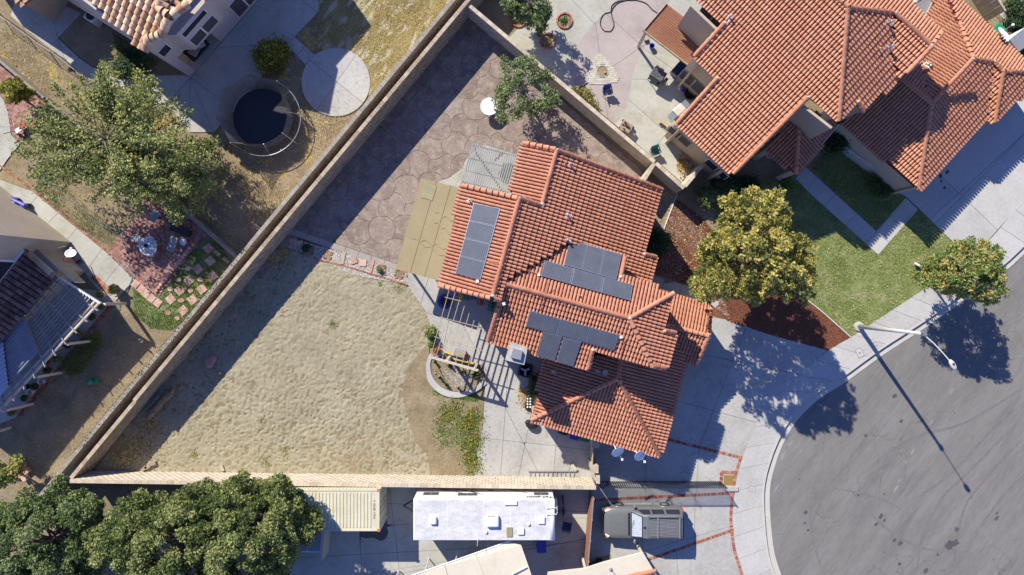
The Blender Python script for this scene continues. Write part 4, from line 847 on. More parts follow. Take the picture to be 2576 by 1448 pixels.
# roof vents and flashings
def vent(hs, pl, q, s=1.0, mets=True):
    p = pl.hit(q); mb = MB(); mb.tube(p, p + Vector((0, 0, .38 * s)), .045 * s, n=8); mb.lathe(p + Vector((0, 0, .36 * s)), [(.07 * s, 0), (.07 * s, .05), (.03, .07)], 8); v = mb.build('vent_pipe', 'grey_metal', hs.t)
    if mets: MB().slab3([p + pl.c * a * s + pl.e * b * s + pl.n * .11 for a, b in ((-.13, -.19), (.12, -.17), (.1, .16), (-.14, .2))], pl.n, .02).build('flashing', 'offwhite', hs.t)
vent(H, AE, D('c', 437, 1245)); vent(H, AE, D('c', 398, 1240), .6, False); vent(H, AE, D('g', 418, 180)); vent(H, AWp, D('f', 1612, 70)); vent(H, CN, D('g', 510, 782), .7, False); vent(H, AE, D('g', 418, 365)); vent(H, DW, D('g', 322, 1355)); vent(H, DW, D('g', 655, 1350), .8)
p = DW.hit(D('g', 702, 1363)); MB().lathe(p + Vector((0, 0, .05)), [(.17, 0), (.17, .14), (.13, .15), (.12, .1)], 16).build('exhaust_cap', 'paintwood', HT)
p = DW.hit(D('g', 850, 680))
# white junction pieces
for pl_, q in ((AWp, D('f', 1672, 675)), (CN, D('g', 200, 625)), (CS, D('g', 818, 1095)), (AE, D('f', 1870, 845))):
    p = pl_.hit(q); MB().box(p + Vector((0, 0, .14)), (.16, .16, .14), .3).build('junction_box', 'white', HT)
# conduits
for pl_, q in ((AWp, DP('f', 1750, 523, 1840, 550, 1865, 560)), (CN, DP('g', 0, 575, 100, 590, 195, 620)), (CS, DP('g', 272, 670, 235, 820, 212, 900)), (CS, DP('g', 848, 1105, 810, 1260)), (DS, DP('k', 770, 0, 880, 230, 990, 440, 1035, 545))):
    mb = MB(); mb.path([pl_.hit(x) + Vector((0, 0, .22)) for x in q], .022, 6); mb.build('conduit', 'clay', HT)
# chimney
cz = 7.0
ch = [Vector((*G2(q, cz), 0)) for q in DP('z', 910, 660, 1090, 715, 1055, 890, 858, 840)]
mb = MB(); mb.prism([(v.x, v.y) for v in ch], 0, cz - .12); cho = mb.build('chimney', 'stucco', HT)
cc = sum(ch, Vector()) / 4
MB().prism([tuple((cc + (v - cc) * 1.06)[:2]) for v in ch], cz - .12, cz).build('chimney_cap', mat('sooty_cap', [(.27, .27, .28), (.52, .5, .44)], 3, .9), cho)
MB().prism([tuple((cc + (v - cc) * .55)[:2]) for v in ch], cz, cz + .22).build('spark_arrestor', 'grey_metal', cho)
# solar arrays
def array(label, pl, quads, lift=.22):
    c = G(quads[0][0]); t = thing('solar_array', label, 'solar panels', (c.x, c.y, 0), 'solar arrays on the terracotta roof')
    for q in quads:
        P = [pl.hit(x) + pl.n * lift for x in q]; pn = MB().slab3(P, pl.n, .04).build('solar_panel', 'alu', t)
        c = sum(P, Vector()) / 4; Q = [c + (p - c) * .96 + pl.n * .006 for p in P]; MB().slab3(Q, pl.n, .01).build('cell_sheet', 'panel', pn)
        mb = MB(); a, b, cc_, d_ = Q                 # a-b and d-c are long or short sides; draw the fine cell lines
        nl = 14
        for k in range(1, nl):
            f = k / nl; mb.beam(a.lerp(d_, f) + pl.n * .002, b.lerp(cc_, f) + pl.n * .002, .006, .004)
        mb.build('cell_lines', 'alu', pn)
    mb = MB()
    for q in quads:
        P = [pl.hit(x) for x in q]
        for k in range(4): mb.tube(P[k].lerp(P[(k + 2) % 4], .1), P[k].lerp(P[(k + 2) % 4], .1) + pl.n * (lift - .03), .025, n=6)
    mb.build('mounting_feet', 'steel', t); return t
def quadstrip(a, b, c, d, n):         # a-b side split into n panels, d-c opposite side
    a, b, c, d = [Vector((*q, 0)) for q in (a, b, c, d)]; out = []
    for k in range(n):
        f0, f1 = k / n + .004, (k + 1) / n - .004; out.append([tuple(a.lerp(b, f0)[:2]), tuple(a.lerp(b, f1)[:2]), tuple(d.lerp(c, f1)[:2]), tuple(d.lerp(c, f0)[:2])])
    return out
def shiftq(q, lift, z=6.2):           # panels stand proud of the tiles; take the survey point back to the roof plane
    return q
s1 = quadstrip(D('f', 1652, 88), D('f', 1514, 617), D('f', 1703, 668), D('f', 1852, 130), 4)
array('column of four solar panels on the left roof slope', AWp, s1)
s2 = quadstrip(D('g', 432, 372), D('g', 822, 482), D('g', 782, 672), D('g', 386, 558), 3) + quadstrip(D('g', 240, 526), D('g', 906, 712), D('g', 888, 830), D('g', 212, 642), 3)
array('stepped block of six solar panels on the slope above the long ridge', CN, s2)
s3 = quadstrip(D('g', 137, 888), D('g', 812, 1072), D('g', 770, 1185), D('g', 103, 1003), 3) + [DP('g', 238, 1045, 378, 1080, 322, 1265, 190, 1222), DP('g', 388, 1088, 524, 1122, 462, 1305, 336, 1270)]
array('five solar panels below the long ridge beside the chimney', CS, s3)
# garage and porch details: doors seen edge-on, west wall pane
# ------------------------------------------------------------------ upper right house
fa = (.68, -.733); fb = (.738, .674); na = (-fa[0], -fa[1]); nb = (-fb[0], -fb[1])
cF = G((2100, 250)); F_ = House('large_house', 'large orange tiled house with garage wing at the upper right', (cF.x, cF.y, 0), 'terracotta_f', 'stucco', .2, .33)
M1 = Pl((2132, 20), 7.6, na); M2 = Pl((2132, 20), 7.6, fb); M4 = Pl((2132, 20), 7.6, fa); q4 = M2.hit((2249, 34)); M3 = Pl(q4, 0, na)
G1 = Pl((2340.5, 263.4), 4.0, na); G2p = Pl((2340.5, 263.4), 4.0, fb); GN = Pl((2340.5, 263.4), 4.0, fa); G4 = Pl((2340.5, 263.4), 4.0, nb); G5 = Pl((2445.5, 150), 4.0, fa)
q6 = G2p.hit((2499, 157)); G6 = Pl(q6, 0, na); q7 = G6.hit((2522, 182)); G7 = Pl(q7, 0, fb); PP1 = Pl((2011, 266), 3.75, na); PP2 = Pl((2011, 266), 3.75, fb)
F_.face([(2132, 20), (2109, 305), (2032, 245), (1843, 437), (1701.5, 312), (1805, 197), (1745, 143), (1823, 60), (1755, -5), (1640, -110), (1980, -120)], M1, (1, 2, 3, 4, 5, 6, 7))
F_.face([(2132, 20), (2249, 35), (2235, 140), (2262, 193), (2169, 282), (2155, 257), (2117, 302), (2109, 305)], M2, (2, 3, 4, 5))
F_.face([(2132, 20), (1985, -115), (2180, -220), (2298, 8), (2299, 23), (2369, 83), (2342, 118), (2249, 34)], M4, (4, 5))
F_.face([(2249, 34), (2342, 118), (2279, 185), (2262, 193), (2235, 140)], M3, (1, 2))
F_.face([(2340.5, 263), (2308, 478), (2117, 312), (2160, 262), (2252, 190)], G1, (1,), .1)
F_.face([(2340.5, 263), (2445.5, 150), (2499, 157), (2479, 297), (2310, 478)], G2p, (3,), .1)
F_.face([(2250, 188), (2340, 263), (2310, 158), (2270, 140)], GN)
F_.face([(2340.5, 263), (2445.5, 150), (2389, 0), (2372, -45), (2325, 50), (2280, 150), (2310, 158)], G4, (3,), .1)
F_.face([(2445.5, 150), (2389, 0), (2374, -45), (2392, -20), (2576, 150), (2650, 215), (2610, 182), (2522, 182), (2499, 157)], G5, (3, 4), .15)
F_.face([(2499, 157), (2522, 182), (2499, 310), (2479, 297)], G6, (2,), .1)
F_.face([(2522, 182), (2620, 182), (2660, 215), (2600, 215), (2499, 310)], G7, (3,), .1)
F_.face([(2011, 262), (1999, 438), (1925, 378)], PP1, ()); F_.face([(2011, 262), (2110, 310), (2002, 438)], PP2, ())
rg = F_.ridge
rg((1985, -115), (2130, 18), pl=M1, mort=(0, 1)); rg((2109, 304), (2131, 24), pl=M1, mort=(0, 0)); rg((2247, 34), (2136, 21), pl=M2, mort=(0, 0)); rg((2340, 116), (2251, 36), pl=M3, mort=(1, 1)); rg((2280, 184), (2341, 120), pl=M3, mort=(0, 0)); rg((2368, 84), (2344, 114), pl=M4, mort=(0, 0)); rg((2299, 8), (2310, 0), pl=M4, mort=(1, 0))
rg((1702, 312), (1803, 199), pl=M1, mort=(0, 1)); rg((1746, 143), (1821, 61), pl=M1, mort=(0, 1)); rg((1844, 437), (2030, 247), pl=M1, mort=(0, 1)); rg((2169, 282), (2156, 258), pl=M2, mort=(0, 1))
rg((2309, 477), (2340, 266), pl=G1, mort=(0, 1)); rg((2342, 261), (2444, 151), pl=G1, mort=(0, 1)); rg((2254, 192), (2338, 261), pl=G1, mort=(0, 0)); rg((2389, 2), (2445, 147), pl=G4, mort=(0, 0)); rg((2497, 157), (2448, 150), pl=G2p, mort=(1, 0)); rg((2520, 181), (2500, 159), pl=G6, mort=(1, 0)); rg((2500, 308), (2521, 185), pl=G6, mort=(0, 0)); rg((2610, 182), (2525, 182), pl=G7, mort=(0, 0))
rg((2000, 437), (2011, 266), pl=PP1, mort=(0, 0))
F_.finish(); FT = F_.t
# porch posts, fascia
mb = MB(); 
for q in ((1999, 430), (1935, 378), (2100, 315)): v = G(q, 2.6); mb.box((v.x, v.y, 1.3), (.3, .3, 2.6), .8)
mb.build('porch_post', 'stucco', FT)
a_, b_ = PP2.hit((2108, 312)), PP2.hit((2004, 437)); MB().beam(a_ + Vector((.04, -.04, -.05)), b_ + Vector((.04, -.04, -.05)), .05, .2).build('fascia', 'white', FT)
for q in ((2240, 78), ): vent(F_, M3 if q[0] > 2250 else M2, D('d', 900, 185), 1.3)
vent(F_, M2, D('d', 905, 370), 1.4); vent(F_, M2, D('d', 828, 380), .8, False); vent(F_, M1, D('c', 1635, 140), 1.2); vent(F_, G1, D('d', 920, 650), 1.4); vent(F_, G1, D('d', 960, 590), .8); vent(F_, G4, D('d', 1200, 495), 1.1); vent(F_, PP2, D('d', 383, 985), .8)
for c_ in DP('d', 1250, 495):
    pass
# windows on the walls that face the yard
def wall_plane(hs, pl, qa, qb, inset, side):
    A, B = pl.hit(qa), pl.hit(qb); d = Vector((B.x - A.x, B.y - A.y, 0)).normalized(); n = Vector((-d.y, d.x, 0)) * side
    a = A + n * inset; b = B + n * inset; a.z = b.z = 0; return VPl(a, b)
def win_on(t, vp, q, wd, z0, z1, parts=2, m='glass'):
    """window centred where the survey ray q meets the plane"""
    c = vp.hit(q); n = vp.n if vp.n.dot(Vector((0, 0, 0)) - Vector((c.x, c.y, 0))) > 0 else -vp.n; d = vp.d
    zc = c.z; h = (z1 - z0)
    f = MB(); f.box(c + n * .03, (wd, .06, h), rot=Matrix((d, d.cross(Vector((0, 0, 1))), Vector((0, 0, 1)))).transposed()); fo = f.build('window', 'alu' if m == 'screen' else 'white', t)
    for k in range(parts):
        o_ = (k - (parts - 1) / 2) * wd / parts; MB().box(c + d * o_ + n * .065, (wd / parts - .09, .02, h - .1), rot=Matrix((d, d.cross(Vector((0, 0, 1))), Vector((0, 0, 1)))).transposed()).build('pane', m, fo)
    return fo
vs1 = wall_plane(F_, M1, (1843, 437), (1701.5, 312), .35, 1)
if (vs1.p - M1.hit((1843, 437))).dot(Vector((1, 1, 0))) < 0: vs1 = wall_plane(F_, M1, (1843, 437), (1701.5, 312), .35, -1)
vs2 = wall_plane(F_, M1, (1805, 197), (1745, 143), .35, 1)
if (vs2.p - M1.hit((1805, 197))).dot(Vector((1, 1, 0))) < 0: vs2 = wall_plane(F_, M1, (1805, 197), (1745, 143), .35, -1)
vs3 = wall_plane(F_, M1, (1823, 60), (1755, -5), .35, 1)
if (vs3.p - M1.hit((1823, 60))).dot(Vector((1, 1, 0))) < 0: vs3 = wall_plane(F_, M1, (1823, 60), (1755, -5), .35, -1)
win_on(FT, vs1, D('c', 1265, 1030), 1.7, 0, 1.1, 2, 'screen'); win_on(FT, vs1, D('c', 1545, 1275), 1.7, 0, 1.1, 2)
win_on(FT, vs2, D('c', 1370, 625), 2.0, 0, 1.5, 2, 'screen'); win_on(FT, vs3, D('c', 1515, 130), 1.7, 0, 1.2, 2, 'screen')
# lattice by the garage wall and vent screens
v0, v1 = G(D('d', 525, 1130)), G(D('d', 770, 1310)); lt = thing('garden_lattice', 'white diamond lattice panel along the garage side wall', 'lattice', v0)
fr = MB(); dd = (v1 - v0); hh = 1.0
for a, b in ((v0, v1), (v0 + Vector((0, 0, hh)), v1 + Vector((0, 0, hh))), (v0, v0 + Vector((0, 0, hh))), (v1, v1 + Vector((0, 0, hh)))): fr.beam(a, b, .04, .04)
fr.build('frame', 'white', lt); Ld = dd.length; dn = dd.normalized(); k = -hh
n_ = 0
while k < Ld:
    for sg in (1, -1):
        a0, a1 = (k, k + hh); s0_, s1_ = max(a0, 0), min(a1, Ld)
        if s1_ - s0_ < .05: continue
        z0_, z1_ = (s0_ - k), (s1_ - k)
        if sg < 0: z0_, z1_ = hh - z0_, hh - z1_
        MB().beam(v0 + dn * s0_ + Vector((0, 0, z0_)), v0 + dn * s1_ + Vector((0, 0, z1_)), .03, .012).build('slat', 'white', lt)
    k += .17
# rust brown patio cover of the large house
pc = DP('c', 1165, 30, 1500, 285, 1440, 360, 1325, 492, 990, 235); zc_ = 2.75
P = [G(q, zc_ + .1 * (i in (1, 2))) for i, q in enumerate(pc)]; t = thing('patio_cover', 'flat rust brown patio cover joined to the large house', 'patio cover', G(pc[0], zc_).to_2d().to_3d())
MB().slab3(P, (0, 0, 1), .12).build('cover_roof', 'redroll', t)
for q in DP('c', 1010, 245, 1180, 50): v = G(q, 2.6); MB().box((v.x, v.y, 1.3), (.16, .16, 2.6), .75).build('post', 'paintwood', t)
mb = MB(); mb.beam(P[0], P[4], .06, .18); mb.beam(P[4], P[3], .06, .18); mb.build('fascia', 'wood', t)
# small courses of shingles on the cover, joined
mb = MB(); nsh = 16
for k in range(1, nsh):
    f = k / nsh; a = P[4].lerp(P[0], f); b = P[3].lerp(P[1], f); mb.beam(a + Vector((0, 0, .01)), b + Vector((0, 0, .01)), .02, .016)
mb.build('shingle_seams', 'redroll', t)
# vine/cable heap at the wall top
def dish(label, p, az, el, r=.42, arm_to=None, cat='satellite dish', m='offwhite', group=None):
    """p: dish centre in metres; az/el: where it looks"""
    t = thing('satellite_dish', label, cat, (p.x, p.y, 0), group); d = Vector((math.cos(az) * math.cos(el), math.sin(az) * math.cos(el), math.sin(el)))
    rot = d.to_track_quat('Z', 'Y').to_matrix(); MB().lathe(p, [(.02, -.07), (r * .5, -.05), (r * .85, -.012), (r, .02), (r * .99, .03), (r * .84, .0), (r * .5, -.035), (.02, -.055)], 26, rot=rot, sx=.9).build('reflector', m, t, smooth=True)
    low = rot @ Vector((0, -r, 0)); low = low if low.z < 0 else -low; tip = p + d * r * 1.15 + low * .35
    MB().tube(p + low, tip, .018, n=6).build('feed_arm', 'grey_metal', t); MB().box(tip, (.12, .12, .1)).build('receiver', 'offwhite', t)
    if arm_to is not None: mb = MB(); mb.tube(p - d * .08, p - d * .25 + Vector((0, 0, -.1)), .03, n=7); mb.tube(p - d * .25 + Vector((0, 0, -.1)), arm_to, .03, n=7); mb.build('mast', 'white', t)
    return t
dish('left of two white dishes at the garage eave above the drive', G(D('k', 797, 518), 3.5), R(-60), R(48), .44, DS.hit(D('k', 770, 460)), group='dishes at the garage eave'); dish('right of two white dishes at the garage eave above the drive', G(D('k', 963, 547), 3.4), R(-50), R(55), .40, DS.hit(D('k', 905, 500)), group='dishes at the garage eave')
dsh = dish('white dish with lettering above the green bin at the top right corner', G(D('d', 1778, 252), 3.3), R(50), R(50), .5, G(D('d', 1690, 220), 3.0))
# ================================================================== GARDEN WALLS
def block_wall(name, label, pts, h, m, mc, th=.2, z0=-.05, capL=.405, steps=None, cat='wall', caps=True):
    """pts: centre line in metres; h: height (or list of heights per segment)"""
    t = thing(name, label, cat, (pts[0][0], pts[0][1], 0)); V = []; F = []; T = []; core = MB(); rs = random.Random(len(label)); cb = []
    for k in range(6):
        me = bpy.data.meshes.new('cap_block'); mb = MB(); mb.box((0, 0, 0), (capL - .012, th + .03, .1)); me.from_pydata(mb.v, [], mb.f); me.materials.append(M[mc]); set_tint(me, k / 5); cb.append(me)
    o0 = ORG[t.name]
    for i in range(len(pts) - 1):
        a = Vector((*pts[i], 0)); b = Vector((*pts[i + 1], 0)); hh = h[i] if isinstance(h, (list, tuple)) else h; d = b - a; L = d.length; e = d / L; nn = Vector((-e.y, e.x, 0)); yaw = math.atan2(e.y, e.x)
        core.beam(a + Vector((0, 0, (hh + z0) / 2)), b + Vector((0, 0, (hh + z0) / 2)), th - .03, hh - z0 - .06)
        nc = max(1, int(round((hh - z0 - .1) / .2))); ch = (hh - .1 - z0) / nc; nb_ = max(1, int(round(L / .405))); bl_ = L / nb_
        for c in range(nc):
            off = (c % 2) * .5 * bl_; k = 0; x = -off
            while x < L - .02:
                x0, x1 = max(0, x) + .007, min(L, x + bl_) - .007; x += bl_
                if x1 - x0 < .03: continue
                j = rs.uniform(-.004, .006); q = len(V) * 1
                for zz in (z0 + c * ch + .007, z0 + (c + 1) * ch - .007):
                    for xx, yy in ((x0, -th / 2 - j), (x1, -th / 2 - j), (x1, th / 2 + j), (x0, th / 2 + j)): p = a + e * xx + nn * yy; V.append((p.x, p.y, zz))
                F += [(q + 4, q + 5, q + 6, q + 7), (q, q + 1, q + 5, q + 4), (q + 1, q + 2, q + 6, q + 5), (q + 2, q + 3, q + 7, q + 6), (q + 3, q, q + 4, q + 7)]; T += [rs.random()] * 5
        if caps:
            for k in range(nb_):
                o = bpy.data.objects.new('cap_block', rs.choice(cb)); COL.objects.link(o); o.parent = t; p = a + e * ((k + .5) * bl_); o.location = (p.x - o0.x, p.y - o0.y, hh - .05 + rs.uniform(0, .004)); o.rotation_euler = (0, 0, yaw + rs.uniform(-.006, .006)); o.scale = (bl_ / capL, 1, 1)
    core.build('wall_core', 'grout', t); stuff(raw_mesh('block_courses', V, F, m, t, tint=T)); return t
L1 = (wallB - wallA).length
block_wall('garden_wall', 'tall tan block wall running diagonally between the stamped patio and the dry yard', [wl(-6.5, -.1), wl(L1 * .84, -.1)], 2.13, 'block', 'block')
block_wall('garden_wall', 'lower stepped stretch of tan block wall at the bottom left corner of the sand yard', [wl(L1 * .84 + .01, -.1), wl(L1 + .2, -.1)], 1.93, 'block', 'block')
block_wall('neighbour_wall', 'brown block wall with a pale cap running just behind the diagonal wall', [wl(-8, -.86), wl(20.3, -.86)], 2.0, 'block', 'cap_grey')
block_wall('neighbour_wall', 'weathered block wall with ivy lattice along the lower left yard, behind the diagonal wall', [wl(20.31, -.86), wl(L1 + 3.2, -.86)], 1.95, 'block', 'cap_grey')
cp = [G2(q, 2.0) for q in DP('c', 1075, 1222, 1298, 1422)]
w3 = [wl(.05, -.08), (G2(D('c', 340, 590), 2.0)), (G2(D('c', 700, 905), 2.0)), cp[0]]
w3 = [(wallA.x, wallA.y + .02), cp[0]]
block_wall('garden_wall', 'sand coloured block wall between the stamped patio and the upper neighbour patio', w3, 2.0, 'block_light', 'block_light')
block_wall('garden_wall', 'short end of the sand coloured wall past the small gate return', [(cp[0][0] + .1, cp[0][1] - .09), cp[1]], 2.0, 'block_light', 'block_light')
block_wall('return_wall', 'stub wall from the sand coloured wall towards the two storey house', [(cp[0][0] - .03, cp[0][1] - .13), G2(D('c', 988, 1372), 2.0)], 2.0, 'block_light', 'block_light')
block_wall('return_wall', 'stub wall closing the upper neighbour patio beside the garden tools', [(cp[1][0] + .05, cp[1][1] + .12), G2(D('c', 1440, 1245), 2.0)], 2.0, 'block_light', 'block_light')
yb = G2((1000, 1196))[1] - .1
block_wall('garden_wall', 'long pale block wall between the sand yard and the caravan court', [(G2((226, 0))[0], G2((0, 1185))[1] - .1), (G2((1490, 0))[0], G2((0, 1201))[1] - .1)], 2.06, 'block_light', 'block_light')
xr = G2((1494, 0))[0]
block_wall('side_wall', 'short tan wall between the back patio and the driveway, beside the ladder', [(xr + .02, G2((0, 1196))[1]), (xr + .02, G2((0, 1175))[1])], 2.0, 'block_light', 'block_light')
for q, lb in ((D('k', 625, 650), 'square block pillar at the lower end of the side gate'), (D('k', 632, 460), 'square block pillar at the upper end of the side gate under the garage eave')):
    v = G(q, 2.1); t = thing('gate_pillar', lb, 'pillar', (v.x, v.y, 0), 'pillars of the side gate'); mb = MB()
    for c in range(10): mb.box((v.x, v.y, .1 + c * .2), (.4 + (c % 2) * .006, .4, .192))
    mb.build('pillar_shaft', 'block_light', t); MB().box((v.x, v.y, 2.03), (.46, .5, .1)).build('pillar_cap', 'block_light', t)
v0, v1 = G(D('k', 612, 495), 1.8), G(D('k', 608, 625), 1.8); t = thing('side_gate', 'narrow brown board gate between two block pillars', 'gate', (v0.x, v0.y, 0))
for k in range(8):
    p = v0.lerp(v1, (k + .5) / 8); MB().box((p.x, p.y, .95), (.03, .13, 1.7)).build('board', 'wood', t)
MB().beam(Vector((v0.x + .03, v0.y, 1.5)), Vector((v1.x + .03, v1.y, 1.5)), .04, .08).build('rail', 'wood', t)
# planter stub block on the back patio side of the gate
# red boarded fence between caravan court and driveway
f0 = G(D('k', 596, 835), .9); f1 = G(D('k', 545, 1448), .9); f1 = f0 + (f1 - f0) * 1.25; t = thing('board_fence', 'rust red board fence between the caravan court and the driveway', 'fence', (f0.x, f0.y, 0)); Lf = Vector((f1.x - f0.x, f1.y - f0.y, 0)); n = int(Lf.length / .15)
for k in range(n):
    p = f0 + Lf * ((k + .5) / n); MB().box((p.x, p.y, .98), (.025, .142, 1.86), math.atan2(Lf.y, Lf.x) - math.pi / 2).build('board', 'redroll', t)
MB().beam(Vector((f0.x + .04, f0.y, 1.93)), Vector((f1.x + .04, f1.y, 1.93)), .06, .05).build('top_rail', 'grey_metal', t)
for k in range(6):
    p = f0 + Lf * (k / 5); MB().tube((p.x + .07, p.y, 0), (p.x + .07, p.y, 2.05), .035, n=8).build('post', 'grey_metal', t)
# iron fence across the drive
i0_, i1_ = G(D('k', 636, 740)), G(D('k', 1566, 740)); t = thing('iron_fence', 'dark open iron fence standing across the driveway beside the parked car', 'fence', i0_); Li = i1_ - i0_; n = 56
for z in (.12, 1.5): MB().beam(i0_ + Vector((0, 0, z)), i1_ + Vector((0, 0, z)), .035, .04).build('rail', 'iron', t)
mb0 = MB(); mb0.box((0, 0, .78), (.045, .045, 1.5)); me_b = bpy.data.meshes.new('picket'); me_b.from_pydata(mb0.v, [], mb0.f); me_b.materials.append(M['iron'])
for k in range(n + 1):
    o = bpy.data.objects.new('picket', me_b); COL.objects.link(o); o.parent = t; o.location = Li * (k / n)
for fx in (0, .085, .39, .70, 1.0): p = i0_ + Li * fx; MB().box((p.x, p.y, .8), (.06, .06, 1.6)).build('post', 'iron', t)
p = i0_ + Li * .1; MB().tube((p.x - .2, p.y - .35, .05), (p.x + 1.0, p.y - .02, .9), .02, n=6).build('brace', 'iron', t)
# chain link and timber fences of the left yards
fl = [(0, 35), (60, 78), (120, 122), (165, 150), (215, 190), (240, 215)]
t = thing('wire_fence', 'sagging wire mesh fence along the dry grass strip at the upper left', 'fence', G(fl[0])); mbp = MB(); P = [G(q) for q in fl]
for i in range(len(P)): MB().tube(P[i] + Vector((0, 0, -.05)), P[i] + Vector((0, 0, 1.2)), .025, n=6).build('post', 'grey_metal', t)
mb = MB()
for i in range(len(P) - 1):
    a, b = P[i], P[i + 1]; m_ = int((b - a).length / .12)
    for k in range(m_):
        f = k / m_; g = min(1, f + .35); mb.tube(a.lerp(b, f) + Vector((0, 0, .02)), a.lerp(b, g) + Vector((0, 0, 1.15)), .004, n=3, caps=False); mb.tube(a.lerp(b, f) + Vector((0, 0, 1.15)), a.lerp(b, g) + Vector((0, 0, .02)), .004, n=3, caps=False)
stuff(mb.build('mesh', 'grey_metal', t)); mb = MB()
mb.path([p + Vector((0, 0, 1.15)) for p in P], .014, 6); mb.build('top_rail', 'grey_metal', t)
def board_wall(name, label, a, b, h, m='cap_grey', th=.12, nb=40, cat='fence'):
    A, B = G(a), G(b); t = thing(name, label, cat, A); d = B - A; L = d.length; n = max(2, int(L / .4)); yaw = math.atan2(d.y, d.x)
    for k in range(n):
        p = A + d * ((k + .5) / n); o = MB().box((p.x, p.y, h / 2), (L / n - .015, th, h), yaw).build('panel', m, t); set_tint(o.data, random.random())
    MB().beam(A + Vector((0, 0, h + .025)), B + Vector((0, 0, h + .025)), th + .05, .05).build('cap_rail', m, t); return t
board_wall('low_wall', 'low grey wall between the rose brick patio and the dry grass strip', (-30, 118), D('a', 400, 770), .9, 'cap_grey')
board_wall('low_wall', 'low wall from the brick patio corner down to the diagonal wall behind the stepping stones', D('e', 1430, 160), D('e', 1850, 525), .75, 'cap_grey')
board_wall('low_wall', 'low grey wall hidden under the large airy tree', D('a', 400, 770), D('e', 1430, 160), .7, 'cap_grey')
# lattice with climbers on the rear wall cap
t = thing('wire_trellis', 'thin wire trellis standing on the cap of the lower left wall', 'trellis', (*wl(26, -.9), 0)); mb = MB()
for k in range(50):
    a = wl(20.5 + k * .34, -.88); mb.tube((a[0], a[1], 1.93), (a[0] - .02, a[1], 2.35), .008, n=4)
mb.tube((*wl(20.5, -.88), 2.33), (*wl(37, -.88), 2.33), .01, n=4); stuff(mb.build('wire_row', 'iron', t))
P_ = np.array([[*wl(random.uniform(20.5, 37), -.94 + random.gauss(0, .07)), 1.96 + random.random() * .2] for _ in range(260)]); V, F = leaf_quads(P_, .06, np.random.default_rng(5)); o = stuff(raw_mesh('ivy', V, F, 'leaf_dark', t, tint=np.random.default_rng(1).random(260)))

# ================================================================== OTHER HOUSES
# upper left house
UH = House('tan_tiled_house', 'pale stucco house with light tan roof tiles at the upper left', G((500, 60)).to_2d().to_3d(), 'tile_tan', 'stucco_pale', .42, .42)
U1 = Pl(D('u', 1000, 765), 5.3, (-.53, .848), .36); U2p = U1.hit(D('u', 1340, 20)); U2 = Pl(U2p, 0, (.848, .53), .36)
UH.face([D('u', *p) for p in ((60, -60), (1000, 765), (1060, 620), (1240, 560), (1370, 290), (1180, 120), (1300, -60), (1450, -400), (400, -600))], U1, ())
UH.face([D('u', *p) for p in ((1180, 120), (1380, 270), (1440, 250), (1640, 70), (1690, -100), (1500, -260), (1300, -60))], U2, ())
UH.ridge(D('u', 1000, 760), D('u', 1055, 625), pl=U1, mort=(0, 0), w=1); UH.ridge(D('u', 1010, 610), D('u', 1235, 545), pl=U1, mort=(0, 0)); UH.ridge(D('u', 1245, 550), D('u', 1360, 300), pl=U1, mort=(0, 0)); UH.ridge(D('u', 1190, 120), D('u', 1340, 230), pl=U1, mort=(1, 1)); UH.ridge(D('u', 1205, 100), D('u', 1310, -60), pl=U1, mort=(0, 0)); UH.ridge(D('u', 1400, 250), D('u', 1640, 80), pl=U2, mort=(0, 0))
UH.finish(260)
ut = UH.t
# walls as a closed solid: south west side, corner, garden front with recess
cG = Vector(G((478, 194))); wtop = [G(q, 5.15) for q in (D('u', -200, -180), D('u', 1010, 745))]
fr_a, fr_b = G((487, 182)), G((660, -14)); fd = (fr_b - fr_a).normalized(); fn = Vector((fd.y, -fd.x, 0)); 
if fn.dot(-fr_a) < 0: fn = -fn
mb = MB()
A0 = G(D('u', -300, -60)); T0 = wtop[0]; T1 = wtop[1]; back = -fn * 6
pts_b = [A0, G((478, 194)), G((478, 194)) + fd * .5, ]
# side wall (slightly battered) built as a thick sheet
side = [A0, G((478, 194)), Vector((G((478, 194)).x, G((478, 194)).y, 5.1)) + back * 0, T1 + Vector((0, 0, -.12)), T0]
mb.slab3([A0, G((478, 194)), Vector((cG.x, cG.y, 5.12)), Vector((T0.x, T0.y, 5.12))], (-.5, -.8, 0), .2)
side_wall = mb.build('wall', 'stucco_pale', ut)
# front: piers, upper wall, recess
H1 = 5.12; e0 = cG; L_rec0, L_rec1 = .55, 3.05
def fpt(s_, z, out=0): p = e0 + fd * s_ + fn * out; return Vector((p.x, p.y, z))
mb = MB()
def fbox(s0, s1, z0, z1, dep=.25, out=0): 
    c = (fpt(s0, 0, out - dep / 2) + fpt(s1, 0, out - dep / 2)) / 2; mb.box((c.x, c.y, (z0 + z1) / 2), (s1 - s0, dep, z1 - z0), math.atan2(fd.y, fd.x))
fbox(0, L_rec0, 0, H1); fbox(L_rec0 + .001, L_rec1 - .001, 2.45, H1); fbox(L_rec1, 12, 0, H1); mb.build('wall', 'stucco_pale', ut)
mb = MB(); fbox(L_rec0, L_rec1, 0, 2.44, .2, -2.2); c = fpt(L_rec1 + .1, 1.2, -1.2); mb.box(c, (.2, 2.0, 2.4), math.atan2(fd.y, fd.x)); mb.build('recess_wall', 'stucco_pale', ut)
# upper bay
mb = MB(); q = [fpt(1.2, 0, .0), fpt(1.7, 0, .55), fpt(4.2, 0, .55), fpt(4.7, 0, 0)]; mb.prism([(p.x, p.y) for p in q], 2.5, 5.0); mb.build('bay', 'stucco_pale', ut)
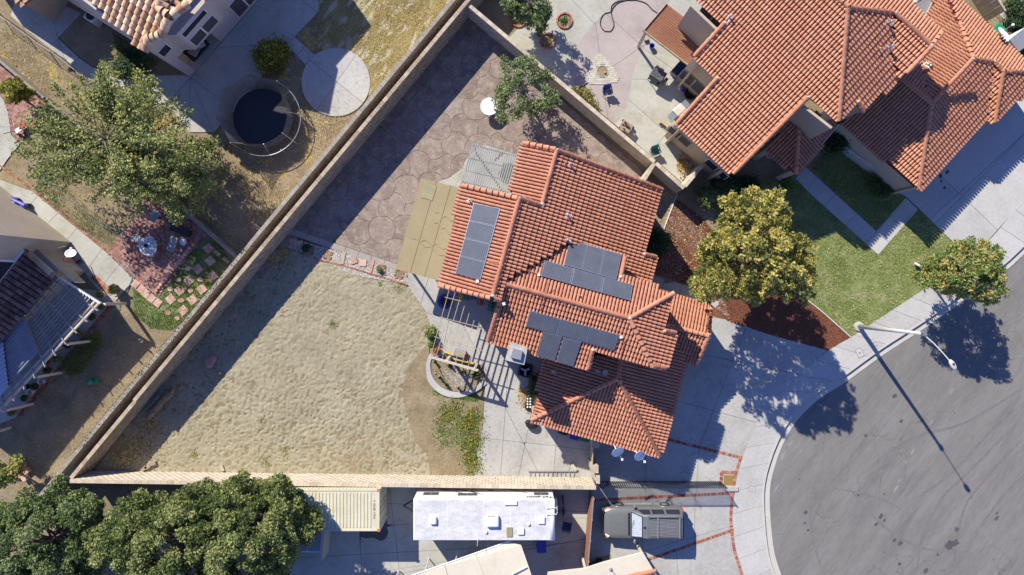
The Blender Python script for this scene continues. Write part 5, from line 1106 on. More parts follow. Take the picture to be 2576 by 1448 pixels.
# roof body to close the top
mb = MB(); P_ = [fpt(0, 0), fpt(12, 0), fpt(12, 0, -7), Vector((T0.x, T0.y, 0))]; mb.prism([(p.x, p.y) for p in P_], H1, H1 + .12); mb.build('roof_deck', 'stucco_pale', ut)
def fwin(s0, s1, z0, z1, out, m='screen', n=1):
    c = (fpt(s0, 0, out) + fpt(s1, 0, out)) / 2; yaw = math.atan2(fd.y, fd.x); f = MB().box((c.x, c.y, (z0 + z1) / 2), (s1 - s0, .07, z1 - z0), yaw).build('window', 'white', ut); w_ = (s1 - s0) / n
    for k in range(n):
        c2 = fpt(s0 + w_ * (k + .5), 0, out + .04); MB().box((c2.x, c2.y, (z0 + z1) / 2), (w_ - .12, .03, z1 - z0 - .12), yaw).build('pane', m, f)
fwin(1.85, 4.0, 2.75, 3.75, .56, 'screen', 2); fwin(1.85, 3.9, 4.2, 4.75, .56, 'glass'); fwin(5.0, 7.0, .35, 2.1, .02, 'screen', 2); fwin(5.3, 6.6, 3.4, 4.5, .02, 'glass'); fwin(8.3, 9.6, 3.2, 4.4, .02, 'screen'); fwin(.1, .9, 3.6, 4.4, .02, 'glass')
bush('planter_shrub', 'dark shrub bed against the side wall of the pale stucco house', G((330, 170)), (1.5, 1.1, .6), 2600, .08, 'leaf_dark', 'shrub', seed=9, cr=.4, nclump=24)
# seat in the recess
v = fpt(1.7, 0, -.7); t = thing('patio_sofa', 'grey cushioned patio sofa in the dark house recess', 'sofa', (v.x, v.y, 0)); y = math.atan2(fd.y, fd.x)
MB().box((v.x, v.y, .3), (1.6, .75, .3), y).build('seat', 'black', t, bevel=.04); MB().box(fpt(1.7, .6, -1.0), (1.6, .2, .55), y).build('backrest', 'black', t, bevel=.05); MB().box(fpt(1.45, .5, -.65), (.6, .6, .16), y + .2).build('cushion', 'lavender2', t, bevel=.06); MB().box(fpt(2.1, .5, -.65), (.5, .55, .16), y - .3).build('cushion', 'lavender', t, bevel=.06)
v = G(D('a', 1565, 345)); tag(MB().tube((v.x, v.y, .1), (v.x + .3, v.y + .25, .15), .03, n=7).build('garden_nozzle', 'white'), 'small white pipe lying at the house corner on shaded concrete', 'pipe')
# air conditioner at the side
v = G(D('a', 740, 155)); t = thing('air_conditioner', 'white air conditioning unit against the side of the pale stucco house', 'air conditioner', (v.x, v.y, 0)); MB().box((v.x, v.y, .4), (.75, .75, .8), R(-32)).build('cabinet', 'white', t, bevel=.03); MB().lathe((v.x, v.y, .81), [(.3, 0), (.3, .02), (.05, .03)], 18).build('fan_grille', 'black', t)
# sliver of house at the very corner
t = thing('corner_house', 'tan walled building with a tiled roof tip in the top left corner', 'house', G((90, 10)).to_2d().to_3d())
q = [G2(D('a', 405, 168)), G2(D('a', 560, -40)), G2(D('a', 300, -300)), G2(D('a', -60, -140))]; MB().prism(q, 0, 2.75).build('wall', 'stucco', t)
pl_ = Pl(D('a', 250, 20), 2.9, (.6, .8)); rq = [pl_.hit(D('a', *x)) for x in ((-100, -80), (30, -30), (100, 5), (150, 40), (185, 48), (245, 0), (400, -260), (100, -400))]; rf = MB().slab3(rq, pl_.n, .12).build('roof', 'tile_tan', t)
me_t = tile_meshes('tile_tan', .17, .2, .45, 'roof_tile')
for k in range(7):
    for j in range(4):
        p = pl_.hit(D('a', 185 + k * 22 - 20 - j * 38, 30 - k * 30 - j * 30)) + pl_.n * .02; o = bpy.data.objects.new('roof_tile', random.choice(me_t)); COL.objects.link(o); o.parent = rf; m = Matrix((pl_.c, pl_.e, pl_.n)).transposed().to_4x4(); m.translation = p - ORG[rf.name]; o.matrix_local = m
# left house
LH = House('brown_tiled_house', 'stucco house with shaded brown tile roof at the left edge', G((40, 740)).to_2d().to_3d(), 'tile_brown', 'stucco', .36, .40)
LR = Pl((141, 694), 2.85, (.76, .65), .36)
LH.face([(63, 627), (141, 694), (116, 724), (0, 860), (-90, 966), (-160, 900), (0, 707)], LR, ())
LH.finish(280); lt_ = LH.t
tw = [(-3.2, 0)]
# tall part to the left that keeps this slope in shade
qa = LR.hit((62, 628)); qb = LR.hit((-120, 862)); dv = (qb - qa); dv.z = 0; dv.normalize(); nv = Vector((-dv.y, dv.x, 0))
if nv.dot(Vector((1, 1, 0))) > 0 and nv.x > 0: nv = -nv
P_ = [qa + dv * -.85, qb + dv * 3, qb + dv * 3 + nv * 8, qa + dv * -.85 + nv * 8]; MB().prism([(p.x, p.y) for p in P_], 0, 6.3).build('tower_wall', 'stucco', lt_)
fl_ = MB().beam(Vector((qa.x, qa.y, qa.z + .18)) - nv * .06, Vector((qb.x, qb.y, qa.z + .18)) - nv * .06, .14, .06).build('flashing', 'white', lt_)
vq = VPl(Vector((qa.x, qa.y, 0)), Vector((qb.x, qb.y, 0)), .0)
c = qa + dv * 1.9; f = MB(); rt = Matrix((dv, nv, Vector((0, 0, 1)))).transposed(); f.box(Vector((c.x, c.y, 4.3)) - nv * .05, (2.2, .1, 1.5), rot=rt); fo = f.build('window', 'white', lt_); MB().box(Vector((c.x, c.y, 4.3)) - nv * .11, (1.95, .03, 1.25), rot=rt).build('pane', 'glass', fo)
# single storey garden wing walls
P_ = [G2(D('m', 1160, 792)), G2(D('m', 890, 400)), G2(D('m', 610, 165)), G2((-80, 470)), G2((-80, 800)), G2((20, 830), 0)]
P_ = [G2((214, 684)), G2((166, 612)), G2((113, 568)), G2((-90, 440)), G2((-90, 880)), G2((10, 830))]
P_ = [G2((216, 683)), G2((158, 628)), G2((110, 592)), G2((0, 580)), G2((-90, 560)), G2((-90, 880)), G2((20, 860)), G2((158, 730))]
MB().prism(P_, 0, 2.6).build('wall', 'stucco', lt_)
MB().prism([G2((165, 611)), G2((113, 566)), G2((0, 550)), G2((-60, 545)), G2((-60, 600)), G2((130, 625))], 0, 2.9).build('chimney_chase', 'stucco', lt_)
# roof edge strip: sunlight put into the colour, pale tan tiles on brown roof
for k in range(7):
    p = LR.hit((84 + k * 8.5, 644 + k * 7.6)); o = bpy.data.objects.new('roof_tile', bpy.data.meshes['roof_tile.001'] if False else me_t[k % 6]); COL.objects.link(o); o.parent = LH.roof; e = Vector((.74, -.67, -.2)).normalized(); c = e.cross(Vector((0, 0, 1))).normalized(); m = Matrix((c, e, c.cross(e))).transposed().to_4x4(); m.translation = p + Vector((0, 0, .1)) - ORG[LH.roof.name]; o.matrix_local = m
win = house_win  # small windows
vw = VPl(Vector((*G2((216, 683)), 0)), Vector((*G2((158, 628)), 0)))
win_on(lt_, vw, D('m', 980, 850), 1.3, 0, 1.0, 1)
# dish, hand truck, pole at this house
dish('round white dish on the wall of the left house above the walk', G(D('m', 960, 545), 2.6), R(60), R(50), .34, G(D('m', 900, 600), 2.3))
v = G(D('m', 1000, 640)); t = thing('hand_truck', 'orange hand truck leaning on the left house wall', 'hand truck', (v.x, v.y, 0)); a, b = G(D('m', 850, 610), 1.3), G(D('m', 1080, 640), .1); a2, b2 = G(D('m', 870, 655), 1.25), G(D('m', 1060, 665), .1)
mb = MB(); mb.tube(a, b, .022); mb.tube(a2, b2, .022); mb.tube(a, a2, .022)
for k in (.3, .55, .8): mb.tube(a.lerp(b, k), a2.lerp(b2, k), .015)
mb.build('frame', 'orange', t); MB().box(b + Vector((.1, -.05, -.04)), (.35, .3, .03), .5).build('toe_plate', 'grey_metal', t)
for q in (b, b2): MB().lathe(q + Vector((0, 0, .05)), [(.02, -.04), (.12, -.035), (.12, .035), (.02, .04)], 14, rot=Matrix.Rotation(math.pi / 2, 3, 'X')).build('wheel', 'tyre', t)
tag(MB().tube(G(D('m', 645, 512), 2.6), G(D('m', 895, 448), 1.2), .03, n=7).build('wall_pole', 'wood'), 'thin wooden pole fixed to the left house wall', 'pole')
# pergola of the left house
t = thing('pergola', 'long white pergola with slats along the left house', 'pergola', G((160, 800)).to_2d().to_3d())
zp = 2.6
a0, a1 = G(D('m', 1365, 1225), zp), G(D('n', 0, 1400), zp); b0, b1_ = G((141, 694), zp), G((0, 862), zp)
a1 = a0 + (a1 - a0) * 1.25; b1_ = b0 + (b1_ - b0) * 1.3
for f, nm in ((.96, 'beam'), (.88, 'beam')):
    MB().beam(b0.lerp(a0, f) + Vector((0, 0, -.12)), b1_.lerp(a1, f) + Vector((0, 0, -.12)), .1, .2).build('beam', 'paintwood', t)
MB().beam(b0 + Vector((0, 0, .0)), a0 + Vector((0, 0, .0)), .1, .18).build('end_beam', 'white', t); MB().beam(b0 + Vector((.05, 0, .0)), b1_ + Vector((.05, 0, 0)), .08, .12).build('gutter', 'white', t)
NR = 12
for k in range(NR):                    # rafters run out from the house
    f = (k + .5) / NR
    MB().beam(b0.lerp(b1_, f), a0.lerp(a1, f) + (a0 - b0) * .06, .06, .14).build('rafter', 'lavender2', t)
ns = 12
for k in range(ns):                    # slats run along
    f = .06 + .8 * k / ns; s_ = b0.lerp(a0, f) + Vector((0, 0, .10)); e_ = b1_.lerp(a1, f) + Vector((0, 0, .10)); MB().beam(s_, s_.lerp(e_, .42), .06, .05).build('slat', 'greywood', t)
    MB().beam(s_.lerp(e_, .82), s_.lerp(e_, .9), .075, .05).build('slat', 'offwhite', t)
for f in (.0, .30, .55, .80, .99):
    p = b0.lerp(a0, .96).lerp(b1_.lerp(a1, .96), f) + (a0 - b0).normalized() * .25; q_ = G(D('m', 1540, 1190)) if f == 0 else None
    MB().beam(Vector((p.x, p.y, 0)), Vector((p.x, p.y, zp - .2)), .16, .16).build('post', 'paintwood', t)
# corrugated sheets lying on the pergola: parts of the pergola roof
def corrug(parent, a, b, c, d, n, m, name='corrugated_sheet', amp=.035):
    rows = []
    for i in range(n * 4 + 1):
        f = i / (n * 4); z = amp * math.sin(f * n * 2 * math.pi); rows.append([a.lerp(b, f) + Vector((0, 0, z)), d.lerp(c, f) + Vector((0, 0, z))])
    mb = MB(); mb.grid(rows); o = mb.build(name, m, parent, smooth=True); md = o.modifiers.new('solid', 'SOLIDIFY'); md.thickness = .01; return o
def pp(f, g, z): return b0.lerp(b1_, g).lerp(a0.lerp(a1, g), f) + Vector((0, 0, z))
corrug(t, pp(.05, .44, .16), pp(.78, .44, .16), pp(.78, .72, .16), pp(.05, .72, .16), 12, 'lavender2'); corrug(t, pp(.0, .70, .24), pp(.82, .70, .24), pp(.82, .86, .24), pp(.0, .86, .24), 12, 'lavender'); corrug(t, pp(.0, .92, .2), pp(.8, .92, .2), pp(.8, 1.0, .2), pp(.0, 1.0, .2), 11, 'lavender')
p = pp(.93, .97, .3); MB().box(p, (.7, .5, .03), .8).build('end_board', 'yellow_p', t)
MB().box(pp(-.02, .36, -.05), (.9, .35, .2), .85).build('downspout_box', 'wood', t)
# upper right details: fence, bin, white house sliver
board_wall('board_fence', 'brown board fence with pale frame behind the garage wing at the top right', D('d', 1500, -60), D('d', 1650, 165), 1.7, 'wood', .05)
v = G(D('d', 1735, 225), .9); t = thing('green_bin', 'green wheeled bin beside the top right garage roof', 'bin', (v.x, v.y, 0)); MB().lathe((v.x, v.y, 0), [(.22, .05), (.32, .9), (.34, .95)], 4, sx=1.1).build('bin_body', 'green_p', t); MB().box((v.x, v.y, 1.0), (.62, .62, .08), .8).build('lid', 'green_p', t, bevel=.03)
p = G(D('d', 1905, 275), 2.4); t = thing('white_shed', 'pale metal shed roof at the right edge above the bush', 'shed', (p.x, p.y, 0)); MB().box((p.x + .4, p.y, 1.1), (1.6, .8, 2.2), R(38)).build('wall', 'offwhite', t); MB().box((p.x + .4, p.y, 2.25), (1.8, .95, .08), R(38)).build('roof', 'grey_metal', t)
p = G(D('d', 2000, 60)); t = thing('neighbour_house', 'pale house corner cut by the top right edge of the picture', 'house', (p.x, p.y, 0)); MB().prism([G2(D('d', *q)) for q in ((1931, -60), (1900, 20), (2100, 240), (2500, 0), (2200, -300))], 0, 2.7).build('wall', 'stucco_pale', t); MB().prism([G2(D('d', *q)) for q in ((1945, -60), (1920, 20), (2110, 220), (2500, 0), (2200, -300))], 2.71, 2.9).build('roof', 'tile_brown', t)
# drywell/lean-to behind large house at top
p = G(D('d', 1180, 40), 2.2); t = thing('patio_awning', 'grey tarpaulin shade behind the large house roof', 'awning', (p.x, p.y, 0)); MB().slab3([G(q, 2.3) for q in DP('d', 1100, 60, 1180, 130, 1260, 40, 1200, -60, 1110, -40)], (0, 0, 1), .04).build('canvas', 'grey_metal', t)
for q in DP('d', 1170, 115, 1240, 50): v = G(q, 2.2); MB().tube((v.x, v.y, 0), (v.x, v.y, 2.25), .03, n=6).build('pole', 'grey_metal', t)
a, b = G(D('d', 1310, 5), 2.3), G(D('d', 1185, 148), 2.0); tag(MB().beam(a, b, .3, .04).build('white_flashing', 'white'), 'white flashing strip along the roof edge at the top right', 'flashing')
q = [(-661, -728), (-638, -841), (-686, -911), (-663, -1040), (-960, -1040), (-960, -800), (-800, -760)]
MB().prism([(x / SPX, -y / SPX) for x, y in q], 5.3, 7.0).build('upper_roof', 'tile_tan', ut)
# ================================================================== PATIO COVERS OF THE MIDDLE HOUSE
t = thing('patio_cover', 'flat tan rolled patio cover on the left side of the two storey house', 'patio cover', G((1080, 580)).to_2d().to_3d())
P = [G(q, z) for q, z in ((D('f', 1245, -95), 2.75), (D('f', 1565, 30), 2.95), (D('f', 1375, 672), 2.95), (D('f', 1055, 580), 2.75))]
P[0] = G(D('b', 1245, 1348), 2.75); P[1] = G(D('f', 1580, -20), 2.95)
MB().slab3(P, (0, 0, 1), .15).build('cover_roof', 'tanroll', t)
for k in (1, 2):
    f = k / 3; MB().beam(P[0].lerp(P[1], f) + Vector((0, 0, .012)), P[3].lerp(P[2], f) + Vector((0, 0, .012)), .04, .02).build('sheet_seam', 'tanroll', t)
mb = MB()
for f0, g0, f1, g1 in ((.45, .30, .95, .36), (.5, .40, .98, .50), (.02, .62, .98, .74), (.3, .63, .98, .66)):
    q = lambda f, g: P[0].lerp(P[1], f).lerp(P[3].lerp(P[2], f), g) + Vector((0, 0, .012)); mb.path([q(f0 + (f1 - f0) * k / 8, g0 + (g1 - g0) * k / 8 + .015 * math.sin(k * 2.1)) for k in range(9)], .018, 5)
mb.build('wrinkle', 'tanroll', t)
q = [P[0].lerp(P[1], f).lerp(P[3].lerp(P[2], f), g) + Vector((0, 0, .03)) for f, g in ((.10, .04), (.38, .04), (.37, .20), (.12, .20))]; MB().slab3(q, (0, 0, 1), .03).build('patch', mat('mossy_patch', [(.25, .23, .12), (.33, .31, .18)], 3), t)
for q in (P[3] + Vector((.35, .25, 0)), P[0] + Vector((.35, -.25, 0)), P[2] + Vector((-.6, .35, 0))): MB().box((q.x, q.y, 1.32), (.12, .12, 2.62)).build('post', 'paintwood', t)
def slat_cover(name, label, A, B, C, Dd, nraf, zt, m, raf_w=.05, group=None):
    pass
# slatted cover above the side patio
zt = 2.75; A = G(D('q', 420, 225), zt); B = G(D('q', 1380, 470), zt); C_ = G(D('q', 1150, 1260), zt); D_ = G(D('q', 175, 1035), zt)
t = thing('slatted_cover', 'grey slatted pergola tucked beside the upper left roof corner', 'pergola', (A.x, A.y, 0)); n = 22; C2 = C_ + (C_ - B) * .1; D2 = D_ + (D_ - A) * .25
for k in range(n):
    f = k / (n - 1); a = A.lerp(B, f); b = D2.lerp(C2, f); ext = (a - b).normalized() * (.28 if k % 3 == 2 else 0)
    MB().beam(a + ext, b, .095, .04).build('slat', 'greywood', t)
for f in (.03, .36, .68, .97): a, b = A.lerp(D_, f), B.lerp(C_, f); MB().beam(a - Vector((0, 0, .1)), b - Vector((0, 0, .1)), .05, .14).build('beam', 'wood', t)
for f, g in ((.02, .02), (.98, .02), (.02, .95)): p = A.lerp(B, f).lerp(D_.lerp(C_, f), g); MB().box((p.x, p.y, zt / 2 - .1), (.1, .1, zt - .2)).build('post', 'greywood', t)
# open pergola at the back
zt = 2.5; t = thing('pergola', 'open pale wood pergola over the back patio and planter bed', 'pergola', G(D('z', 300, 500)).to_2d().to_3d())
fr = [((245, 70), (45, 790)), ((290, 85), (100, 800)), ((335, 220), (165, 830)), ((390, 290), (235, 850)), ((445, 370), (310, 870)), ((500, 455), (385, 890)), ((560, 540), (455, 910)), ((635, 540), (520, 930))]
top = [((250, 60), (45, 800)), ((318, 80), (100, 812)), ((385, 95), (168, 828)), ((452, 112), (238, 848)), ((520, 128), (310, 868)), ((590, 145), (382, 888)), ((650, 160), (452, 908)), ((715, 180), (522, 930))]
for a, b in top: MB().beam(G(D('z', *a), zt), G(D('z', *b), zt), .036, .09).build('rafter', 'wood', t)
for a, b in (((195, 160), (760, 300)), ((140, 375), (700, 520)), ((85, 590), (610, 740))): MB().beam(G(D('z', *a), zt + .07), G(D('z', *b), zt + .07), .04, .05).build('cross_slat', 'wood', t)
MB().beam(G(D('z', 30, 800), zt - .1), G(D('z', 560, 950), zt - .1), .07, .2).build('beam', 'paintwood', t); MB().beam(G(D('z', 25, 812), zt - .1), G(D('z', 555, 962), zt - .1), .05, .16).build('beam', 'paintwood', t)
for q in ((215, 855), (525, 935)): v = G(D('z', *q), zt); MB().box((v.x, v.y, 1.2), (.15, .15, 2.4)).build('post', 'paintwood', t)
# things on the back patio
def lathe_thing(name, label, cat, p, prof, m, part, n=18, group=None):
    t = thing(name, label, cat, (p.x, p.y, 0), group); MB().lathe((p.x, p.y, 0), prof, n).build(part, m, t); return t
v = G(D('z', 207, 205)); t = thing('mini_trampoline', 'small round blue trampoline with black mat on the back patio', 'trampoline', v); MB().lathe((v.x, v.y, 0), [(.30, .3), (.50, .3), (.5, .24), (.30, .24)], 28).build('pad', 'blue', t); MB().lathe((v.x, v.y, 0), [(.34, .27), (.34, .31)], 24).build('mat', 'black', t)
for k in range(6): an = k * math.pi / 3; p = v + Vector((math.cos(an), math.sin(an), 0)) * .46; MB().tube((p.x, p.y, 0), (p.x, p.y, .26), .02, n=6).build('leg', 'iron', t)
v = G(D('z', 360, 755)); t = thing('play_table', 'pale blue water and sand play table under the pergola', 'play table', v); y = R(-16)
MB().box((v.x, v.y, .42), (.80, .56, .12), y).build('tray', 'blue_pale', t, bevel=.05); MB().box((v.x, v.y, .485), (.70, .46, .012), y).build('sand_fill', 'sand', t); mb = MB()
for sx in (-1, 1):
    for sy in (-1, 1): p = v + Matrix.Rotation(y, 3, 'Z') @ Vector((sx * .3, sy * .2, 0)); MB().box((p.x, p.y, .18), (.06, .06, .36), y).build('leg', 'blue_pale', t)
v = G(D('z', 435, 795)); t = thing('toy', 'small red plastic toy beside the blue play table', 'toy', v); MB().ball((v.x, v.y, .12), (.09, .12, .12), 10, 6).build('toy_body', 'red_p', t); MB().ball((v.x + .02, v.y + .12, .27), .06, 8, 5).build('toy_head', 'red_p', t)
for q0, q1, lb in (((180, 745), (300, 790), 'left yellow wooden plank by the planter'), ((300, 830), (520, 880), 'right yellow wooden plank by the planter')): tag(MB().beam(G(D('z', *q0), .2), G(D('z', *q1), .2), .12, .04).build('bench_plank', 'yellow_p'), lb, 'plank')
def pot(label, p, r, h, m, plant, pr, n=350, seed=1, group=None, name='potted_plant', ls=.05, cat='potted plant'):
    t = thing(name, label, cat, (p.x, p.y, 0), group); MB().lathe((p.x, p.y, 0), [(r * .7, 0), (r, h * .85), (r * 1.12, h * .85), (r * 1.12, h), (r * .95, h), (r * .93, h * .82)], 16).build('pot', m, t); rg_ = np.random.default_rng(seed)
    q = rg_.normal(size=(n, 3)); q /= np.linalg.norm(q, axis=1, keepdims=True); q *= (rg_.random(n) ** .35)[:, None]; Pq = np.array([p.x, p.y, h + pr * .6]) + q * pr; leaves('foliage', Pq, ls, plant, t, seed); return t
pot('leafy plant in a square pink planter at the left patio edge', G(D('z', 62, 585)), .26, .3, 'stepstone', 'leaf_dark', .3, 500, 3); bush('patio_shrub', 'grey green shrub on the sand at the left patio edge', G(D('z', 50, 530)), (.35, .35, .5), 900, .06, 'leaf_airy', 'shrub', seed=8, cr=.2, nclump=14)
pot('bright yellow green plant below the pink planter', G(D('z', 58, 668)), .15, .2, 'black', 'leaf_bright', .25, 400, 5); pot('plant in a round red bucket under the pergola corner', G(D('z', 112, 730)), .24, .3, 'red_p', 'leaf_vine', .2, 260, 6)
v = G(D('z', 140, 780)); tag(MB().box((v.x, v.y, .12), (.5, .22, .22), .7).build('grey_block', 'grey_metal'), 'grey block lying beside the red bucket', 'block')
toys = [('purple toy chair against the house wall', D('z', 310, 105), 'purple'), ('yellow and brown toy horse under the eave', D('z', 375, 150), 'yellow_p'), ('green toy under the eave shade', D('z', 430, 160), 'green_p'), ('blue toy seat in the middle of the toy row', D('z', 515, 150), 'blue'), ('pink children bicycle near the end of the toy row', D('z', 580, 215), 'red_p')]
for i, (lb, q, m_) in enumerate(toys):
    v = G(q); t = thing('toy', lb, 'toy', v); MB().box((v.x, v.y, .18), (.34, .3, .08), i * .6).build('toy_seat', m_, t, bevel=.03); MB().box((v.x, v.y + .13, .34), (.3, .06, .3), i * .3).build('toy_back', m_, t, bevel=.02)
    for sx in (-1, 1): MB().lathe((v.x + sx * .14, v.y - .1, .08), [(.01, -.02), (.08, -.02), (.08, .02), (.01, .02)], 12, rot=Matrix.Rotation(math.pi / 2, 3, 'Y')).build('toy_wheel', 'black', t)
v = G(D('z', 710, 250)); t = thing('game_board', 'green toy board with two black circles under the eave', 'toy', v); MB().box((v.x, v.y, .3), (.45, .75, .06), R(-14)).build('board', 'green_p', t)
for dy in (-.16, .16): MB().lathe((v.x + dy * .2, v.y + dy, .33), [(.12, 0), (.12, .012)], 16).build('disc', 'black', t)
# planting bed
for i, (q, r_, m_, lb) in enumerate(((D('z', 405, 960), .24, 'leaf_vine', 'reddish spiky plant in the planter bed'), (D('z', 540, 990), .42, 'leaf_bright', 'large strap leaved green clump in the planter bed'), (D('z', 222, 1110), .16, 'leaf_dark', 'small dark plant at the foot of the planter bed'), (D('z', 150, 1030), .13, 'leaf_dark', 'small plant at the left kerb of the planter bed'), (D('z', 350, 1145), .10, 'leaf_dark', 'tiny sprig near the bottom kerb of the planter bed'), (D('z', 255, 900), .2, 'leaf_dark', 'low plant below the pergola beam in the planter bed'), (D('z', 100, 860), .15, 'leaf_patio', 'small green plant at the top left of the planter bed'))):
    v = G(q); t = thing('bed_plant', lb, 'plant', v); mb = MB(); rs = random.Random(i)
    for k in range(int(26 + r_ * 60)):
        an = rs.uniform(0, 6.283); L = r_ * rs.uniform(.6, 1.2); w_ = .022; d = Vector((math.cos(an), math.sin(an), 0)); s_ = Vector((-d.y, d.x, 0)) * w_; z1 = rs.uniform(.1, .35) * (1 + r_)
        a = v + Vector((0, 0, .04)); m1 = a + d * L * .5 + Vector((0, 0, z1)); e = a + d * L + Vector((0, 0, z1 * .6)); mb.add([a - s_ * .5, a + s_ * .5, m1 + s_, m1 - s_, e], [(0, 1, 2, 3), (3, 2, 4)])
    mb.build('strap_leaves', m_, t); MB().lathe((v.x, v.y, 0), [(.03, 0), (.02, .08)], 7).build('root_crown', 'bark', t)
for i, (q, s_) in enumerate(((D('z', 95, 985), .09), (D('z', 375, 1300), .05), (D('z', 90, 960), .07), (D('j', 1548, 140), .06), (D('j', 1335, 470), .05))):
    v = G(q); tag(MB().ball((v.x, v.y, .06), (s_, s_ * .8, s_ * .6), 8, 5).build('stone', 'stepstone'), ('yellowish stone in the planter bed', 'small white stone on the weedy ground under the planter', 'second yellowish stone just above the first in the planter bed', 'pale stone beneath the round planter kerb', 'little pale stone on bare dirt left of the weeds')[i], 'stone')
# air conditioner, plinth, side strip
v = G(D('z', 1068, 945)); t = thing('air_conditioner', 'dark square air conditioning unit with a round fan next to the chimney', 'air conditioner', (v.x, v.y, 0))
MB().box((v.x, v.y, .4), (.86, .86, .8), R(-15)).build('cabinet', 'iron', t, bevel=.08); MB().lathe((v.x, v.y, .8), [(.36, 0), (.36, .02), (.34, .02), (.34, -.02)], 28).build('fan_ring', 'black', t)
for k in range(3): an = k * 2.094 + .5; MB().box((v.x + math.cos(an) * .17, v.y + math.sin(an) * .17, .815), (.26, .14, .015), an, ).build('fan_blade', 'grey_metal', t)
MB().lathe((v.x, v.y, .82), [(.07, 0), (.07, .02)], 12).build('fan_hub', 'grey_metal', t)
bush('side_shrub', 'green creeper beside the garage side wall', G(D('z', 1155, 1130)), (.3, .8, .5), 900, .06, 'leaf_dark', 'shrub', seed=18, cr=.25, nclump=18); weeds('leaf_litter', [(*D('z', 1050, 1200), 14), (*D('z', 1070, 1290), 16), (*D('z', 1120, 1350), 12)], 900, .06, 'dryleaf', .08, 19)
tag(MB().beam(G(D('z', 1160, 970), .06), G(D('z', 1105, 1240), .06), .09, .08).build('timber_edging', 'wood'), 'timber edging between the patio and the strip beside the garage', 'edging')
t = thing('water_bottles', 'black crate of clear bottles against the garage corner', 'crate', G(D('z', 1110, 1300))); v = G(D('z', 1110, 1300)); MB().box((v.x, v.y, .15), (.45, .8, .3), R(-10)).build('crate', 'black', t, bevel=.03)
for k in range(8): MB().lathe((v.x + (k % 2) * .18 - .09, v.y + (k // 2) * .18 - .27, .3), [(.06, 0), (.06, .1), (.02, .14)], 8).build('bottle', 'offwhite', t)
# garbage bag, bins, ladder, brick, hose
v = G(D('k', 150, 305)); t = thing('rubbish_bag', 'shiny black rubbish bag at the corner of the garage roof', 'bag', v); MB().ball((v.x, v.y, .28), (.42, .3, .28), 14, 8).build('bag', mat('black_film', [(.01, .01, .012), (.03, .03, .035)], 5, .2, (9, 1.0, .1)), t, smooth=True); MB().ball((v.x - .25, v.y + .12, .3), (.22, .2, .24), 10, 6).build('bag_knot', bpy.data.materials['black_film'], t, smooth=True)
def wheelie(label, q, m, yaw, z=1.0, group=None, sc=1.0):
    v = G(q, z); t = thing('wheeled_bin', label, 'bin', (v.x, v.y, 0), group); rt = Matrix.Rotation(yaw, 4, 'Z'); X = Matrix.Translation((v.x, v.y, 0)) @ rt @ Matrix.Scale(sc, 4)
    mb = MB(X); mb.prism([(-.24, -.28), (.24, -.28), (.24, .26), (-.24, .26)], .06, .12); mb.add([(-.24, -.27, .1), (.24, -.27, .1), (.24, .25, .1), (-.24, .25, .1), (-.29, -.33, 1.0), (.29, -.33, 1.0), (.29, .33, 1.0), (-.29, .33, 1.0)], [(0, 1, 5, 4), (1, 2, 6, 5), (2, 3, 7, 6), (3, 0, 4, 7), (4, 5, 6, 7)]); mb.build('bin_body', m, t)
    mb = MB(X); mb.box((0, 0, 1.03), (.62, .68, .06)); mb.box((0, .38, 1.0), (.5, .07, .05)); mb.build('lid', m, t, bevel=.02); MB(X).tube((-.28, .4, .97), (.28, .4, .97), .018, n=6).build('handle', 'black', t)
    for sx in (-1, 1): MB(X).lathe((sx * .27, .28, .1), [(.02, -.03), (.1, -.03), (.1, .03), (.02, .03)], 12, rot=Matrix.Rotation(math.pi / 2, 3, 'Y')).build('wheel', 'tyre', t)
    return t
wheelie('black wheeled bin under the garage eave, left of three', D('k', 390, 345), 'black', R(-14), .9, 'bins under the garage eave'); wheelie('blue wheeled bin under the garage eave, middle of three', D('k', 475, 385), 'blue', R(-14), .9, 'bins under the garage eave'); wheelie('green wheeled bin under the garage eave next to the pillar', D('k', 552, 400), 'green_p', R(-14), .9, 'bins under the garage eave')
wheelie('blue wheeled bin standing against the lower side of the white caravan', D('k', 222, 1228), 'blue', R(180), .9)
a, b = G(D('k', 122, 700), .1), G(D('k', 485, 700), .1); t = thing('ladder', 'aluminium ladder lying along the pale wall', 'ladder', a); sd_ = Vector((0, .3, 0))
for s_ in (-.5, .5): MB().beam(a + sd_ * s_ * 2, b + sd_ * s_ * 2, .04, .08).build('rail', 'grey_metal', t)
for k in range(11): p = a.lerp(b, (k + .5) / 11); MB().tube(p - sd_, p + sd_, .02, n=6).build('rung', 'grey_metal', t)
v = G(D('k', 468, 630)); tag(MB().box((v.x, v.y, .1), (.5, .18, .2), R(-52)).build('cardboard_box', 'block_light'), 'small beige block lying on the patio near the ladder', 'block')
tag(MB().path([G(D('k', *q), .03) for q in ((380, 690), (400, 665), (420, 668), (438, 650), (440, 635), (428, 632), (432, 655), (412, 680))], .012, 5).build('cord', 'green_p'), 'thin green cord curled by the ladder', 'cord')
for i, (x, y_, l_) in enumerate(((258, 360, .12), (262, 400, .15))): v = G(D('k', x, y_)); 
tag(MB().path([G(D('k', *q), .02) for q in ((250, 345), (258, 370), (268, 385), (268, 405), (260, 412), (260, 385))], .014, 5).build('cord', 'black'), 'black cord loop below the rubbish bag', 'cord')
